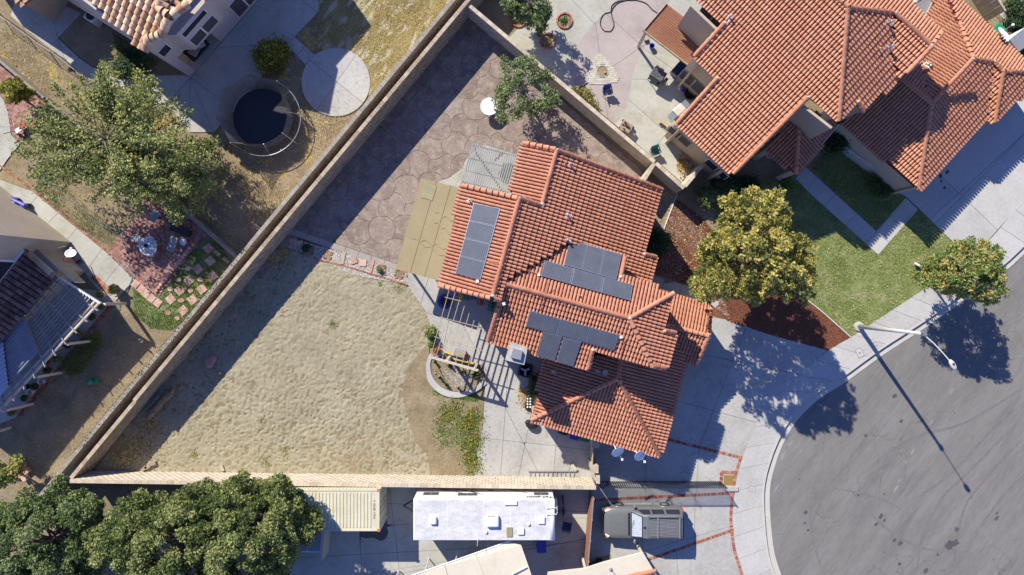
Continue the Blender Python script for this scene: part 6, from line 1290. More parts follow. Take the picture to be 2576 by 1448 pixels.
# broken wood pile by the wall in the shade
t = thing('log', 'old split log lying in the shade beside the diagonal wall', 'log', G(D('i', 1200, 180))); mb = MB(); mb.path([G(D('i', *q), .22) for q in ((1110, 270), (1170, 200), (1230, 130), (1290, 70))], lambda i: (.16, .24, .22, .27)[i], 10); mb.build('trunk_piece', 'log', t, smooth=True); MB().tube(G(D('i', 1285, 90), .25), G(D('i', 1310, 40), .45), .16, .1, 8).build('branch_stub', 'log', t)
tag(MB().beam(G(D('i', 1000, 305), .12), G(D('i', 1205, 95), .35), .1, .05).build('grey_plank', 'greywood'), 'long grey plank beside the old log', 'plank')
tag(MB().lathe(G(D('i', 990, 350)), [(.48, 0), (.5, .1), (.46, .14)], 9).build('flat_rock', 'block'), 'flat round rock below the old log by the wall', 'rock')
for i, q in enumerate(((1160, 605), (1122, 628), (1095, 640))): v = G(D('i', *q)); o = MB().box((v.x, v.y, .08), (.4, .2, .18), .3 + i * .25).build('loose_block', 'block'); tag(o, ('rightmost of three loose blocks in the shaded yard corner', 'middle of three loose blocks in the shaded yard corner', 'leftmost of three loose blocks in the shaded yard corner')[i], 'block')
v = G(D('i', 1680, 640)); tag(MB().box((v.x, v.y, .06), (.2, .38, .12), .4).build('loose_block', 'block_light'), 'single pale block on sunlit sand near the lower wall', 'block')
for i, (q, s_) in enumerate(((D('e', 1585, 1300), .5), (D('e', 1665, 1365), .25))):
    v = G(q); t = thing('rock', ('large tan rock heap in the shaded sand', 'small flat rock below the tan rock heap')[i], 'rock', v); mb = MB(); rs = random.Random(i)
    for k in range(5 if i == 0 else 1): mb.ball((v.x + rs.uniform(-.25, .25) * (1 - i), v.y + rs.uniform(-.35, .35) * (1 - i), .1), (s_ * rs.uniform(.4, .6), s_ * rs.uniform(.4, .6), .16), 8, 5)
    mb.build('boulder', 'stepstone' if i == 0 else 'block', t); 
P_ = [wl(x, .9) for x in (14, 15)]
# ================================================================== SHIPPING CONTAINER
zc_ = 2.75; NE = G(D('j', 925, 808), zc_); SE = G(D('j', 920, 1110), zc_); x1 = NE.x; x0 = x1 - 6.06; y1, y0 = NE.y, SE.y; zb = .16
t = thing('shipping_container', 'cream shipping container partly under the big tree', 'container', ((x0 + x1) / 2, (y0 + y1) / 2, 0))
mb = MB(); mb.box(((x0 + x1) / 2, (y0 + y1) / 2, zc_ - .06), (x1 - x0 - .1, y1 - y0 - .1, .06)); mb.build('roof_sheet', 'container', t)
k = x0 + .25; mb = None
while k < x1 - .45:
    MB().box((k, (y0 + y1) / 2, zc_ - .02), (.09, y1 - y0 - .3, .045)).build('roof_rib', 'container', t, bevel=.018); k += .212
for y_, nm in ((y1, 'side_wall'), (y0, 'side_wall')):
    rows = []; n = 110; 
    for i in range(n + 1):
        ph = i % 4; o_ = (0, .036, .036, 0)[ph]; x = x0 + .08 + (x1 - x0 - .16) * i / n; s_ = -1 if y_ == y1 else 1; rows.append([(x, y_ + s_ * (o_ + .01), zb + .1), (x, y_ + s_ * (o_ + .01), zc_ - .08)])
    mb = MB(); mb.grid(rows); mb.build(nm, 'container', t)
mb = MB(); 
for (a, b) in (((x0, y0), (x1, y0)), ((x0, y1), (x1, y1)), ((x0, y0), (x0, y1)), ((x1, y0), (x1, y1))):
    for z in (zb + .07, zc_ - .06): mb.beam((a[0], a[1], z), (b[0], b[1], z), .1, .12)
for x in (x0, x1):
    for y_ in (y0, y1): mb.box((x, y_, (zb + zc_) / 2), (.16, .14, zc_ - zb))
mb.build('frame', 'container', t)
for x in (x0, x1):
    for y_ in (y0, y1): MB().box((x, y_, zc_ + .0), (.19, .17, .04)).build('corner_casting', 'clay', t)
for s_ in (0, 1):
    yy = y0 + (y1 - y0) * (.25 + .5 * s_); d_ = MB().box((x1 + .02, yy, (zb + zc_) / 2), (.05, (y1 - y0) / 2 - .08, zc_ - zb - .25)).build('door', 'container', t)
    for q in (-.3, .3): MB().tube((x1 + .08, yy + q, zb + .1), (x1 + .08, yy + q, zc_ - .1), .02, n=6).build('lock_rod', 'container', d_)
for x in (x0 + .5, x1 - .8): MB().box((x, (y0 + y1) / 2, .07), (.7, y1 - y0 + .3, .14)).build('sleeper', 'wood', t)
def text_obj(txt, size, m, parent, M4, depth=.004, name='lettering', bold=0.0, font_scale=1):
    cu = bpy.data.curves.new('lettering', 'FONT'); cu.body = txt; cu.size = size; cu.extrude = depth; cu.align_x = 'CENTER'; cu.align_y = 'CENTER'; cu.offset = bold
    to = bpy.data.objects.new('lettering_tmp', cu); COL.objects.link(to); dg = bpy.context.evaluated_depsgraph_get(); me = bpy.data.meshes.new_from_object(to.evaluated_get(dg)); bpy.data.objects.remove(to); bpy.data.curves.remove(cu)
    me.materials.clear(); me.materials.append(M[m]); o = bpy.data.objects.new(name, me); COL.objects.link(o); o.parent = parent; mm = M4.copy(); mm.translation = mm.translation - ORG[parent.name]; o.matrix_local = mm; ORG[o.name] = ORG[parent.name]; return o
p = G(D('j', 893, 955), zc_ + .01); text_obj('FXLU 180702  0', .17, 'iron', t, Matrix.Translation((p.x, p.y, zc_ - .025)) @ Matrix.Rotation(math.pi / 2, 4, 'Z'))
# lavender clutter and wall behind the container
v = G(D('j', 440, 1160), 1.0); t = thing('blue_trailer', 'dark blue tarpaulined trailer between the tree and the container', 'trailer', (v.x, v.y, 0)); MB().box((v.x - .1, v.y - .1, .75), (1.6, 1.7, .9)).build('tarpaulin', 'alu', t, bevel=.1); MB().box((v.x - .1, v.y - .1, .3), (1.5, 1.6, .2)).build('chassis', 'iron', t)
for sy in (-1, 1): MB().lathe((v.x + .2, v.y - .1 + sy * .8, .3), [(.05, -.08), (.3, -.08), (.3, .08), (.05, .08)], 16, rot=Matrix.Rotation(math.pi / 2, 3, 'X')).build('wheel', 'tyre', t)
a, b = G(D('j', 515, 1105), 1.5), G(D('j', 495, 1300), 1.5); t = thing('low_partition', 'beige partition wall below the container at the big tree', 'wall', (a.x, a.y, 0)); MB().beam(Vector((a.x, a.y, .85)), Vector((b.x, b.y - .3, .85)), .14, 1.7).build('panel', 'stucco', t); MB().beam(Vector((a.x, a.y, 1.73)), Vector((b.x, b.y - .3, 1.73)), .2, .05).build('cap', 'stucco_pale', t)
# ================================================================== CARAVAN (white travel trailer)
zr = 3.25; NW = G(D('j', 1205, 875), zr); SE = G(D('k', 320, 1190), zr); SW = G(D('j', 1185, 1192), zr); x0 = SW.x; x1 = SE.x; y0 = SE.y; y1 = NW.y
t = thing('travel_trailer', 'long white travel trailer with chalky roof parked below the pale wall', 'caravan', ((x0 + x1) / 2, (y0 + y1) / 2, 0)); xm, ym = (x0 + x1) / 2, (y0 + y1) / 2
bd = MB().box((xm, ym, (.55 + zr - .05) / 2), (x1 - x0, y1 - y0, zr - .05 - .55)).build('body', 'white', t, bevel=.06)
MB().box((xm - .08, ym, zr - .02), (x1 - x0 - .3, y1 - y0 - .08, .05)).build('roof', 'rvroof', t, bevel=.02)
MB().tube((x1 - .12, y0 + .03, zr - .1), (x1 - .12, y1 - .03, zr - .1), .16, n=14).build('rear_roll', 'white', t, smooth=True)
for f in (.245, .5, .69, .87): MB().box((x0 + (x1 - x0) * f, ym, zr + .008), (.03, y1 - y0 - .15, .012)).build('roof_seam', 'offwhite', t)
def rbox(q, sx, sy, h, m, nm, par=t, bev=.04, z=zr): v = G(q, z + h); return MB().box((v.x, v.y, z + h / 2), (sx, sy, h), 0).build(nm, m, par, bevel=bev)
ac = rbox(D('j', 1783, 1045), .78, .72, .28, 'white', 'roof_air_conditioner', bev=.09); v = G(D('j', 1775, 1003), zr + .29)
for k in range(8): MB().box((v.x - .2 + k * .055, v.y, zr + .285), (.03, .06, .01)).build('grille_slot', 'grey_metal', ac)
rbox(D('j', 1335, 1040), .42, .48, .2, 'white', 'roof_vent', bev=.08); rbox(D('k', 222, 1037), .42, .44, .12, 'offwhite', 'roof_hatch'); rbox(D('k', 67, 1120), .40, .42, .12, 'offwhite', 'roof_hatch'); rbox(D('j', 1912, 1125), .36, .60, .06, mat('amber_dome', [(.22, .2, .1), (.38, .34, .18)], 3, .3), 'skylight', bev=.02); rbox(D('j', 1922, 905), .78, .28, .1, 'white', 'fridge_vent')
for q in (D('j', 1735, 1125), D('k', 125, 1067)): v = G(q, zr + .1); MB().lathe((v.x, v.y, zr), [(.09, 0), (.09, .1), (.05, .12)], 12).build('plumbing_vent', 'offwhite', t)
v = G(D('j', 1672, 1190), zr + .2); MB().path([(v.x, v.y + .1, zr), (v.x, v.y, zr + .35), (v.x - .02, v.y - .25, zr + .4)], .012, 5).build('antenna', 'offwhite', t)
rr = Matrix(((1, 0, 0), (0, 0, 1), (0, 1, 0)))
for (qx, wd, z0_, z1_) in ((D('j', 1318, 0)[0], .95, 1.9, 2.5), (D('j', 1595, 0)[0], 1.2, 2.1, 2.6), (D('k', 220, 0)[0], .9, 1.95, 2.5), (D('j', 1770, 0)[0], .3, 1.5, 1.75)):
    xx = (qx - 1288) / SPX * (45 - 2.3) / 45; f = MB().box((xx, y1 + .012, (z0_ + z1_) / 2), (wd, .03, z1_ - z0_)).build('window', 'alu', t)
    for s_ in (-1, 1): MB().box((xx + s_ * wd / 4, y1 + .03, (z0_ + z1_) / 2), (wd / 2 - .06, .012, z1_ - z0_ - .08)).build('pane', 'screen', f)
# swooping side stripes
for k, (a, b, m_) in enumerate((((.12, 1.2), (.42, 2.4), 'iron'), ((.18, 1.1), (.5, 2.0), 'purple'), ((.25, 1.3), (.55, 2.6), 'iron'), ((.62, 1.1), (.86, 2.3), 'iron'), ((.66, 1.0), (.93, 1.9), 'purple'))):
    rows = []
    for i in range(13):
        f = i / 12; x = x0 + (x1 - x0) * (a[0] + (b[0] - a[0]) * f); z = a[1] + (b[1] - a[1]) * (1 - math.cos(f * math.pi * .55)); wv = .07 * math.sin(math.pi * min(1, f + .08)); rows.append([(x, y1 + .006 + k * .0012, z - wv), (x, y1 + .006 + k * .0012, z + wv)])
    mb = MB(); mb.grid(rows); mb.build('stripe', m_, t)
p = G(D('k', 205, 862), 2.85); text_obj('Tail-gator', .42, 'iron', t, Matrix.Translation((p.x, y1 + .016, 2.85)) @ Matrix.Rotation(math.pi, 4, 'Z') @ Matrix.Rotation(math.pi / 2, 4, 'X'), bold=.008)
mb = MB()
for s_ in (0, .38):
    yy = y1 - .5 - s_; mb.path([(x1 - .5, yy, zr + .1), (x1 + .12, yy, zr + .12), (x1 + .18, yy, zr - .2), (x1 + .18, yy, 1.2)], .022, 6)
for z in np.arange(1.3, 3.3, .3): mb.tube((x1 + .18, y1 - .5, z), (x1 + .18, y1 - .88, z), .018, n=6)
mb.build('rear_ladder', 'offwhite', t)
MB().box((x1 + .2, ym, .55), (.12, 1.8, .14)).build('bumper', 'grey_metal', t); MB().lathe((x1 + .2, ym + .35, 1.0), [(.02, -.1), (.34, -.1), (.37, 0), (.34, .1), (.02, .1)], 22, rot=Matrix.Rotation(math.pi / 2, 3, 'Y')).build('spare_wheel_cover', 'white', t)
for yy in (y0 + .12, y1 - .12):
    for xx in (xm + .2, xm + 1.05): MB().lathe((xx, yy, .36), [(.06, -.1), (.36, -.1), (.36, .1), (.06, .1)], 20, rot=Matrix.Rotation(math.pi / 2, 3, 'X')).build('wheel', 'tyre', t)
MB().box((xm, ym, .5), (x1 - x0 - .5, y1 - y0 - .3, .16)).build('chassis', 'iron', t); mb = MB(); mb.beam((x0, ym + .6, .5), (x0 - 1.0, ym, .5), .08, .1); mb.beam((x0, ym - .6, .5), (x0 - 1.0, ym, .5), .08, .1); mb.build('drawbar', 'iron', t)
MB().box((x1 - .05, y1 - .15, 2.6), (.06, .12, .08)).build('tail_light', 'red_p', t)
# things behind the caravan
v = G(D('k', 415, 1085), .5); t = thing('chair', 'black folding chair with white seat edge behind the caravan', 'chair', (v.x, v.y, 0)); X = Matrix.Translation((v.x, v.y, 0)) @ Matrix.Rotation(-.2, 4, 'Z'); MB(X).box((0, 0, .45), (.6, .55, .06)).build('seat', 'tarp', t, bevel=.02); MB(X).box((.3, 0, .75), (.06, .55, .5)).build('backrest', 'lavender', t)
for sx in (-1, 1):
    MB(X).box((0, sx * .29, .62), (.55, .04, .04)).build('armrest', 'iron', t)
    for sy in (-1, 1): MB(X).tube((sx * .26, sy * .26, 0), (sx * .26, sy * .26, .45), .018, n=6).build('leg', 'iron', t)
v = G(D('k', 385, 930), .4); t = thing('bicycle', 'dark bicycle leaning behind the white caravan ladder', 'bicycle', (v.x, v.y, 0)); mb = MB()
for s_ in (-.4, .4): MB().lathe((v.x, v.y + s_, .33), [(.28, -.02), (.32, -.02), (.32, .02), (.28, .02)], 20, rot=Matrix.Rotation(math.pi / 2, 3, 'Y')).build('wheel', 'tyre', t)
mb.path([(v.x, v.y - .4, .33), (v.x + .02, v.y - .1, .35), (v.x + .03, v.y + .25, .8), (v.x, v.y + .4, .33)], .02, 6); mb.path([(v.x, v.y - .1, .35), (v.x + .03, v.y - .2, .85), (v.x + .03, v.y + .25, .8)], .02, 6); mb.build('frame', 'iron', t); MB().box((v.x + .03, v.y - .2, .88), (.1, .24, .05)).build('saddle', 'black', t)
# ================================================================== CARPORT AWNINGS
zt = 2.9; t = thing('carport_awning', 'cream fabric carport roof on white poles at the bottom edge', 'awning', G((1200, 1430)).to_2d().to_3d())
P = [G(q, z) for q, z in (((1040, 1447), zt), ((1276, 1364), zt), ((1311, 1372), zt + .1), ((1337, 1447), zt + .2), ((1380, 1580), zt + .2), ((1050, 1580), zt))]
MB().slab3(P, (0, 0, 1), .03).build('canopy', 'cloth_cream', t)
for f in (.33, .66): a = P[0].lerp(P[1], f); b = P[5].lerp(P[4], f); MB().beam(a + Vector((0, 0, .05)), b + Vector((0, 0, .09)), .04, .03).build('canopy_seam', 'paintwood', t)
MB().tube(P[0] + (P[0] - P[1]) * .3, P[1] + (P[1] - P[0]) * .1, .04, n=8).build('edge_pole', 'white', t)
for a, b in (((1305, 1320), (1275, 1418)), ((1530, 1255), (1505, 1335)), ((1080, 1415), (1062, 1448)), ((1760, 1200), (1742, 1255))):
    g0 = G(D('j', *a), .0); g1 = G(D('j', *b), zt - .05); MB().tube(g0, g1, .035, n=8).build('pole', 'white', t)
p0, p1 = G(D('j', 1931, 1440), zt + .25), G(D('k', 110, 1385), zt + .25); MB().tube(p0, p1, .035, n=8).build('ridge_pole', 'white', t)
t = thing('carport_roof', 'pale flat roof with a red tiled corner at the bottom edge beside the car', 'roof', G((1560, 1440)).to_2d().to_3d()); zz = 2.9
P = [G(q, zz) for q in (D('k', 270, 1432), D('k', 540, 1402), D('k', 600, 1385), D('k', 700, 1352), D('k', 990, 1280), D('k', 1068, 1412), (1680, 1530), (1360, 1560))]; MB().slab3(P, (0, 0, 1), .2).build('flat_roof', 'cloth_cream', t)
for k in range(9): p = G(D('k', 1060 - k * 20, 1418 + k * 4), zz + .08); o = bpy.data.objects.new('roof_tile', me_s_ if False else bpy.data.meshes['ridge_tile']); COL.objects.link(o); o.parent = t; e = Vector((-.9, -.25, 0)).normalized(); c = e.cross(Vector((0, 0, 1))); m = Matrix((c, e, Vector((0, 0, 1)))).transposed().to_4x4(); m.translation = p - ORG[t.name]; o.matrix_local = m
for q in DP('k', 1000, 1330, 560, 1430): v = G(q, 2.7); MB().box((v.x, v.y, 1.35), (.14, .14, 2.7)).build('post', 'paintwood', t)
p = G(D('k', 745, 1405), zz); t = thing('roof_antenna', 'small white antenna mast on the pale flat roof', 'antenna', (p.x, p.y, zz)); MB().tube(p, p + Vector((-.15, .35, .9)), .02, n=6).build('mast', 'offwhite', t); MB().lathe(p, [(.12, 0), (.1, .06)], 10).build('foot', 'grey_metal', t)
v = G(D('k', 620, 1360), .4); t = thing('scooter', 'small dark scooter parked at the fence foot beside the pale roof', 'scooter', (v.x, v.y, 0)); mb = MB()
for s_ in (-.35, .35): MB().lathe((v.x + s_, v.y + s_ * .4, .22), [(.05, -.05), (.22, -.05), (.22, .05), (.05, .05)], 14, rot=Matrix.Rotation(math.pi / 2, 3, 'X')).build('wheel', 'tyre', t)
mb.beam((v.x - .35, v.y - .14, .3), (v.x + .35, v.y + .14, .3), .16, .1); mb.build('deck', 'iron', t); MB().tube((v.x - .33, v.y - .13, .3), (v.x - .25, v.y - .1, .95), .03, n=6).build('stem', 'grey_metal', t); MB().tube((v.x - .35, v.y + .12, .95), (v.x - .15, v.y - .32, .95), .02, n=6).build('handlebar', 'grey_metal', t); MB().box((v.x + .2, v.y + .08, .55), (.4, .2, .12), .35).build('saddle', 'black', t, bevel=.03)
sheet('dirt_strip', DP('k', 575, 1330, 745, 1290, 750, 1335, 590, 1385), .026, 'dirt')
# ================================================================== PARKED CAR (SUV, nose to the left)
xa, xb = (D('k', 692, 0)[0] - 1288) / SPX * .98, (D('k', 1308, 0)[0] - 1288) / SPX * .965; yc = -15.05; L = xb - xa; hw = .98
car = thing('parked_car', 'dark grey estate car with a roof rack and silver sunshade on the driveway', 'car', ((xa + xb) / 2, yc, 0)); zg = .02
def cs(x, hw_, zs):                    # cross-section: list of (y,z) half profile
    return [(xa + x, yc + y * hw_, zg + z) for y, z in zs]
def sec(x, w, zt, zsh, wt, zb=.35):
    """one body section from left sill over the top to right sill"""
    h = [(-w, zb), (-w * 1.0, zb + .15), (-w, zsh - .12), (-w * .97, zsh - .02), (-w * .93, zsh), (-wt, zt - .03), (-wt * .8, zt), (0, zt + .012)]
    return [(xa + x, yc + y, zg + z) for y, z in h] + [(xa + x, yc - y, zg + z) for y, z in h[-2::-1]]
SX = L / 5.2
low = [(0.0, .66, .72, .68, .5), (.05, .80, .90, .84, .6), (.18, .90, 1.00, .93, .66), (.5, .96, 1.07, 1.0, .74), (1.0, .98, 1.12, 1.03, .78), (1.55, .98, 1.15, 1.06, .78), (1.9, .98, 1.13, 1.08, .85), (2.6, .98, 1.12, 1.1, .88), (3.6, .98, 1.12, 1.1, .88), (4.6, .98, 1.12, 1.1, .88), (5.0, .97, 1.12, 1.08, .86), (5.16, .93, 1.05, 1.0, .8), (5.2, .85, .9, .86, .7)]
mb = MB(); mb.grid([sec(x * SX, w, zt, zs, wt) for x, w, zt, zs, wt in low]); n_s = 15; base = len(mb.v) - n_s
mb.f.append(tuple(range(n_s))); mb.f.append(tuple(range(base + n_s - 1, base - 1, -1))); mb.f.append
body = mb.build('body', 'suv', car, smooth=True)
def cab(x, wb, wt, zt): return [(xa + x * SX, yc - wb, zg + 1.10), (xa + x * SX, yc - wt, zg + zt - .05), (xa + x * SX, yc - wt + .07, zg + zt), (xa + x * SX, yc, zg + zt + .02), (xa + x * SX, yc + wt - .07, zg + zt), (xa + x * SX, yc + wt, zg + zt - .05), (xa + x * SX, yc + wb, zg + 1.10)]
mb = MB(); rows = [cab(1.72, .86, .84, 1.13), cab(2.0, .90, .80, 1.40), cab(2.45, .93, .74, 1.74), cab(2.7, .93, .74, 1.79), cab(3.6, .93, .75, 1.82), cab(4.7, .92, .74, 1.80), cab(4.98, .91, .72, 1.74), cab(5.12, .9, .80, 1.2)]
mb.grid(rows); mb.f += [tuple(range(6, -1, -1)), tuple(len(mb.v) - 7 + i for i in range(7))]; cabn = mb.build('cabin', 'suv', car, smooth=False)
def P3(x, y, z): return Vector((xa + x * SX, yc + y, zg + z))
wn = (P3(2.45, 0, 1.74) - P3(1.74, 0, 1.16)).cross(Vector((0, 1, 0))); wn = wn if wn.z > 0 else -wn; wn.normalize()
q = [P3(1.76, -.80, 1.19), P3(1.76, .80, 1.19), P3(2.42, .68, 1.73), P3(2.42, -.68, 1.73)]; ws = MB().slab3([p + wn * .035 for p in q], wn, .02).build('windscreen', 'glass', car)
rows = []
for i in range(25):
    f = i / 24; z = .012 * (i % 2); y0_, y1_ = -.74 + 1.48 * f, -.62 + 1.24 * f; rows.append([P3(1.82, y0_, 1.235) + wn * (.045 + z), P3(2.38, y1_, 1.70) + wn * (.045 + z)])
mb = MB(); mb.grid(rows); mb.build('sunshade', 'silver', ws)
for s_ in (-1, 1):
    for x0_, x1_, nm in ((2.15, 2.95, 'front_side_window'), (3.05, 3.85, 'rear_side_window'), (3.98, 4.9, 'quarter_window')):
        a = .12 if x0_ < 2.5 else 0; f0 = lambda x, z, o=.0: P3(x, s_ * (.935 - (z - 1.10) / .65 * .19 + .008 + o), z)
        q = [f0(x0_ + .0, 1.16), f0(x1_, 1.16), f0(x1_ - (.06 if x1_ > 4.5 else 0), 1.64), f0(x0_ + (.32 if a else .02), 1.64)]; MB().slab3(q, (0, s_, .3), .02).build(nm, 'glass', car)
    # mirror
    MB().ball(P3(1.98, s_ * 1.10, 1.2), (.1, .16, .1), 10, 6).build('mirror', 'suv', car, smooth=True)
    MB().tube(P3(.12, s_ * .72, .86), P3(.34, s_ * .86, .93), .09, n=8).build('headlight', 'offwhite', car); MB().box(P3(.25, s_ * .93, .86), (.22, .06, .12)).build('indicator', 'orange', car); MB().box(P3(5.12, s_ * .88, 1.05), (.1, .12, .34)).build('tail_light', 'red_p', car)
    MB().tube(P3(1.5, s_ * 1.04, .42), P3(3.8, s_ * 1.04, .42), .05, n=8).build('running_board', 'grey_metal', car)
    for x in (1.05, 4.1):
        rt = Matrix.Rotation(math.pi / 2, 3, 'X'); c = P3(x, s_ * .90, .36); wh = MB().lathe(c, [(.2, -.12), (.35, -.12), (.38, -.08), (.38, .08), (.35, .12), (.2, .12)], 26, rot=rt).build('wheel', 'tyre', car); MB().lathe(c, [(.02, -.135), (.21, -.125), (.21, .125), (.02, .135)], 10, rot=rt).build('rim', 'steel', wh)
        rows = []
        for k in range(13): an = math.pi * k / 12; rows.append([P3(x, s_ * .93, .36) + Vector((math.cos(an) * .45, 0, math.sin(an) * .45)), P3(x, s_ * 1.02, .36) + Vector((math.cos(an) * .45, 0, math.sin(an) * .45))])
        mb = MB(); mb.grid(rows); o = mb.build('wheel_arch', 'suv', car, smooth=True); md = o.modifiers.new('solid', 'SOLIDIFY'); md.thickness = .03
    for x in (2.9, 3.75): MB().box(P3(x, s_ * 1.0, 1.0), (.16, .03, .03)).build('door_handle', 'grey_metal', car)
    MB().tube(P3(2.75, s_ * .62, 1.88), P3(4.85, s_ * .62, 1.88), .022, n=8).build('roof_rail', 'iron', car)
for x in (3.35, 4.75): MB().box(P3(x, 0, 1.9), (.07, 1.28, .035)).build('rack_bar', 'grey_metal', car)
for k in range(6): MB().box(P3(3.55 if k % 2 else 3.3, -.5 + k * .2, 1.843), (1.1 if k % 2 else .7, .028, .012)).build('roof_rib', 'grey_metal', car)
for k in range(5): MB().box(P3(4.25, -.42 + k * .21, 1.837), (.55, .028, .012)).build('roof_rib', 'grey_metal', car)
MB().box(P3(-.02, 0, .5), (.14, 1.72, .26)).build('front_bumper', 'grey_metal', car, bevel=.06); MB().box(P3(.0, 0, .74), (.06, 1.0, .2)).build('grille', 'black', car, bevel=.02); MB().box(P3(5.2, 0, .55), (.2, 1.8, .26)).build('rear_bumper', 'grey_metal', car, bevel=.06); MB().box(P3(5.1, 0, 1.42), (.06, 1.4, .4), rot=Matrix.Rotation(-.2, 3, 'Y')).build('rear_window', 'glass', car)
mb = MB(); 
for s_ in (-1, 1): mb.tube(P3(1.72, s_ * .1 - .3, 1.2), P3(1.95, s_ * .1 + .25, 1.38) + wn * .06, .01, n=4)
mb.build('wiper', 'black', car); MB().box(P3(1.62, 0, 1.165), (.12, 1.4, .02)).build('cowl', 'black', car); MB().box(P3(2.52, .0, 1.815), (.12, .1, .04)).build('roof_antenna', 'black', car)
for s_ in (-.35, .35): MB().beam(P3(.35, s_ * 1.3, 1.055), P3(1.6, s_ * 1.1, 1.165), .02, .012).build('bonnet_crease', 'suv', car)
# ================================================================== STREET LIGHT
b0_ = G((2160, 822)); top_ = G((2325, 840), 7.15); t = thing('street_light', 'tall pale street light leaning over the cul-de-sac from the lawn corner', 'street light', (b0_.x, b0_.y, 0))
MB().lathe((b0_.x, b0_.y, 0), [(.34, 0), (.32, .12), (.2, .14)], 8).build('base', 'sidewalk', t); tp = Vector((b0_.x, b0_.y, 7.15)); MB().tube((b0_.x, b0_.y, .1), tp, .15, .09, 14).build('pole', 'lamp_paint', t, smooth=True)
lum = G(D('h', 1390, 1300), 8.1); p1 = G(D('h', 1195, 1085), 7.2); mb = MB(); ap = [tp - Vector((0, 0, .15)), tp.lerp(lum, .3) + Vector((0, 0, .08)), tp.lerp(lum, .62) + Vector((0, 0, .10)), tp.lerp(lum, .9) + Vector((0, 0, .04)), lum]
mb.path(ap, .028, 8); mb.build('arm', 'lamp_paint', t); d = (lum - tp); d.z = 0; d.normalize(); y = math.atan2(d.y, d.x)
MB().ball(lum + Vector((0, 0, -.02)), (.34, .16, .1), 14, 8).build('lamp_head', 'lamp_paint', t, smooth=True) if False else None
o = MB(Matrix.Translation(lum) @ Matrix.Rotation(y, 4, 'Z')); o.ball((.05, 0, 0), (.34, .15, .1), 14, 8); lh = o.build('lamp_head', 'lamp_paint', t, smooth=True); o = MB(Matrix.Translation(lum) @ Matrix.Rotation(y, 4, 'Z')); o.lathe((-.02, 0, .08), [(.05, 0), (.05, .08), (.02, .1)], 10); o.build('photocell', 'black', lh); o = MB(Matrix.Translation(lum) @ Matrix.Rotation(y, 4, 'Z')); o.ball((.1, 0, -.06), (.2, .12, .08), 12, 6); o.build('lens', 'glass', lh)
MB().box(tp, (.22, .22, .2), .3).build('bracket', 'steel', t)
# ================================================================== LARGE TRAMPOLINE
tc = G((660, 297), .85); tc.z = 0; t = thing('trampoline', 'large round black trampoline with slumped safety net in the upper left yard', 'trampoline', (tc.x, tc.y, 0)); zt = .85; Rm = 1.87
MB().lathe((tc.x, tc.y, 0), [(Rm, zt), (Rm, zt + .012)], 40).build('jumping_mat', 'black', t)
mb = MB(); Np = 48; pts = [tc + Vector((math.cos(6.2832 * k / Np) * 2.45, math.sin(6.2832 * k / Np) * 2.45, zt)) for k in range(Np + 1)]; mb.path(pts, .028, 6); mb.build('frame_ring', 'grey_metal', t)
mb = MB()
for k in range(72): an = 6.2832 * k / 72; e = Vector((math.cos(an), math.sin(an), 0)); mb.tube(tc + e * Rm + Vector((0, 0, zt)), tc + e * 2.43 + Vector((0, 0, zt)), .009, n=3, caps=False)
stuff(mb.build('springs', 'iron', t)); rs = random.Random(4); top = []
for k in range(8):
    an = R(8) + k * math.pi / 4; e = Vector((math.cos(an), math.sin(an), 0)); low_ = k in (7, 0, 6); lean = 1.8 if low_ else 2.4; a = tc + e * 2.5; b = tc + e * lean + Vector((0, 0, zt + (.5 if low_ else 1.5)))
    MB().tube((a.x, a.y, 0), b, .025, n=7).build('net_pole', 'steel', t); top.append(b)
net = mat('safety_net', [(.10, .10, .095), (.2, .19, .17)], 3, .8)
_nt = net.node_tree; _tr = _nt.nodes.new('ShaderNodeBsdfTransparent'); _mx = _nt.nodes.new('ShaderNodeMixShader'); _mx.inputs[0].default_value = .3; _nt.links.new(_nt.nodes['Principled BSDF'].outputs[0], _mx.inputs[1]); _nt.links.new(_tr.outputs[0], _mx.inputs[2]); _nt.links.new(_mx.outputs[0], _nt.nodes['Material Output'].inputs[0])
for k in range(8):
    a, b = top[k], top[(k + 1) % 8]; rows = []
    for i in range(9):
        f = i / 8; an0 = R(8) + (k + f) * math.pi / 4; e = Vector((math.cos(an0), math.sin(an0), 0)); u_ = a.lerp(b, f) - Vector((0, 0, .12 * math.sin(f * math.pi))); lo = tc + e * 1.95 + Vector((0, 0, zt + .02)); rows.append([u_, u_.lerp(lo, .5) - e * .06 * math.sin(i * 1.3), lo])
    mb = MB(); mb.grid(rows); mb.build('net_panel', net, t, smooth=True)
for k in range(4):
    an = R(30) + k * math.pi / 2; e = Vector((math.cos(an), math.sin(an), 0)); MB().tube(tc + e * 2.35 + Vector((0, 0, zt)), tc + e * 2.42 + Vector((0, 0, 0)), .03, n=6).build('leg', 'steel', t)
# ================================================================== TREES
def gz(q, z): v = G(q, z); return (v.x, v.y, z)
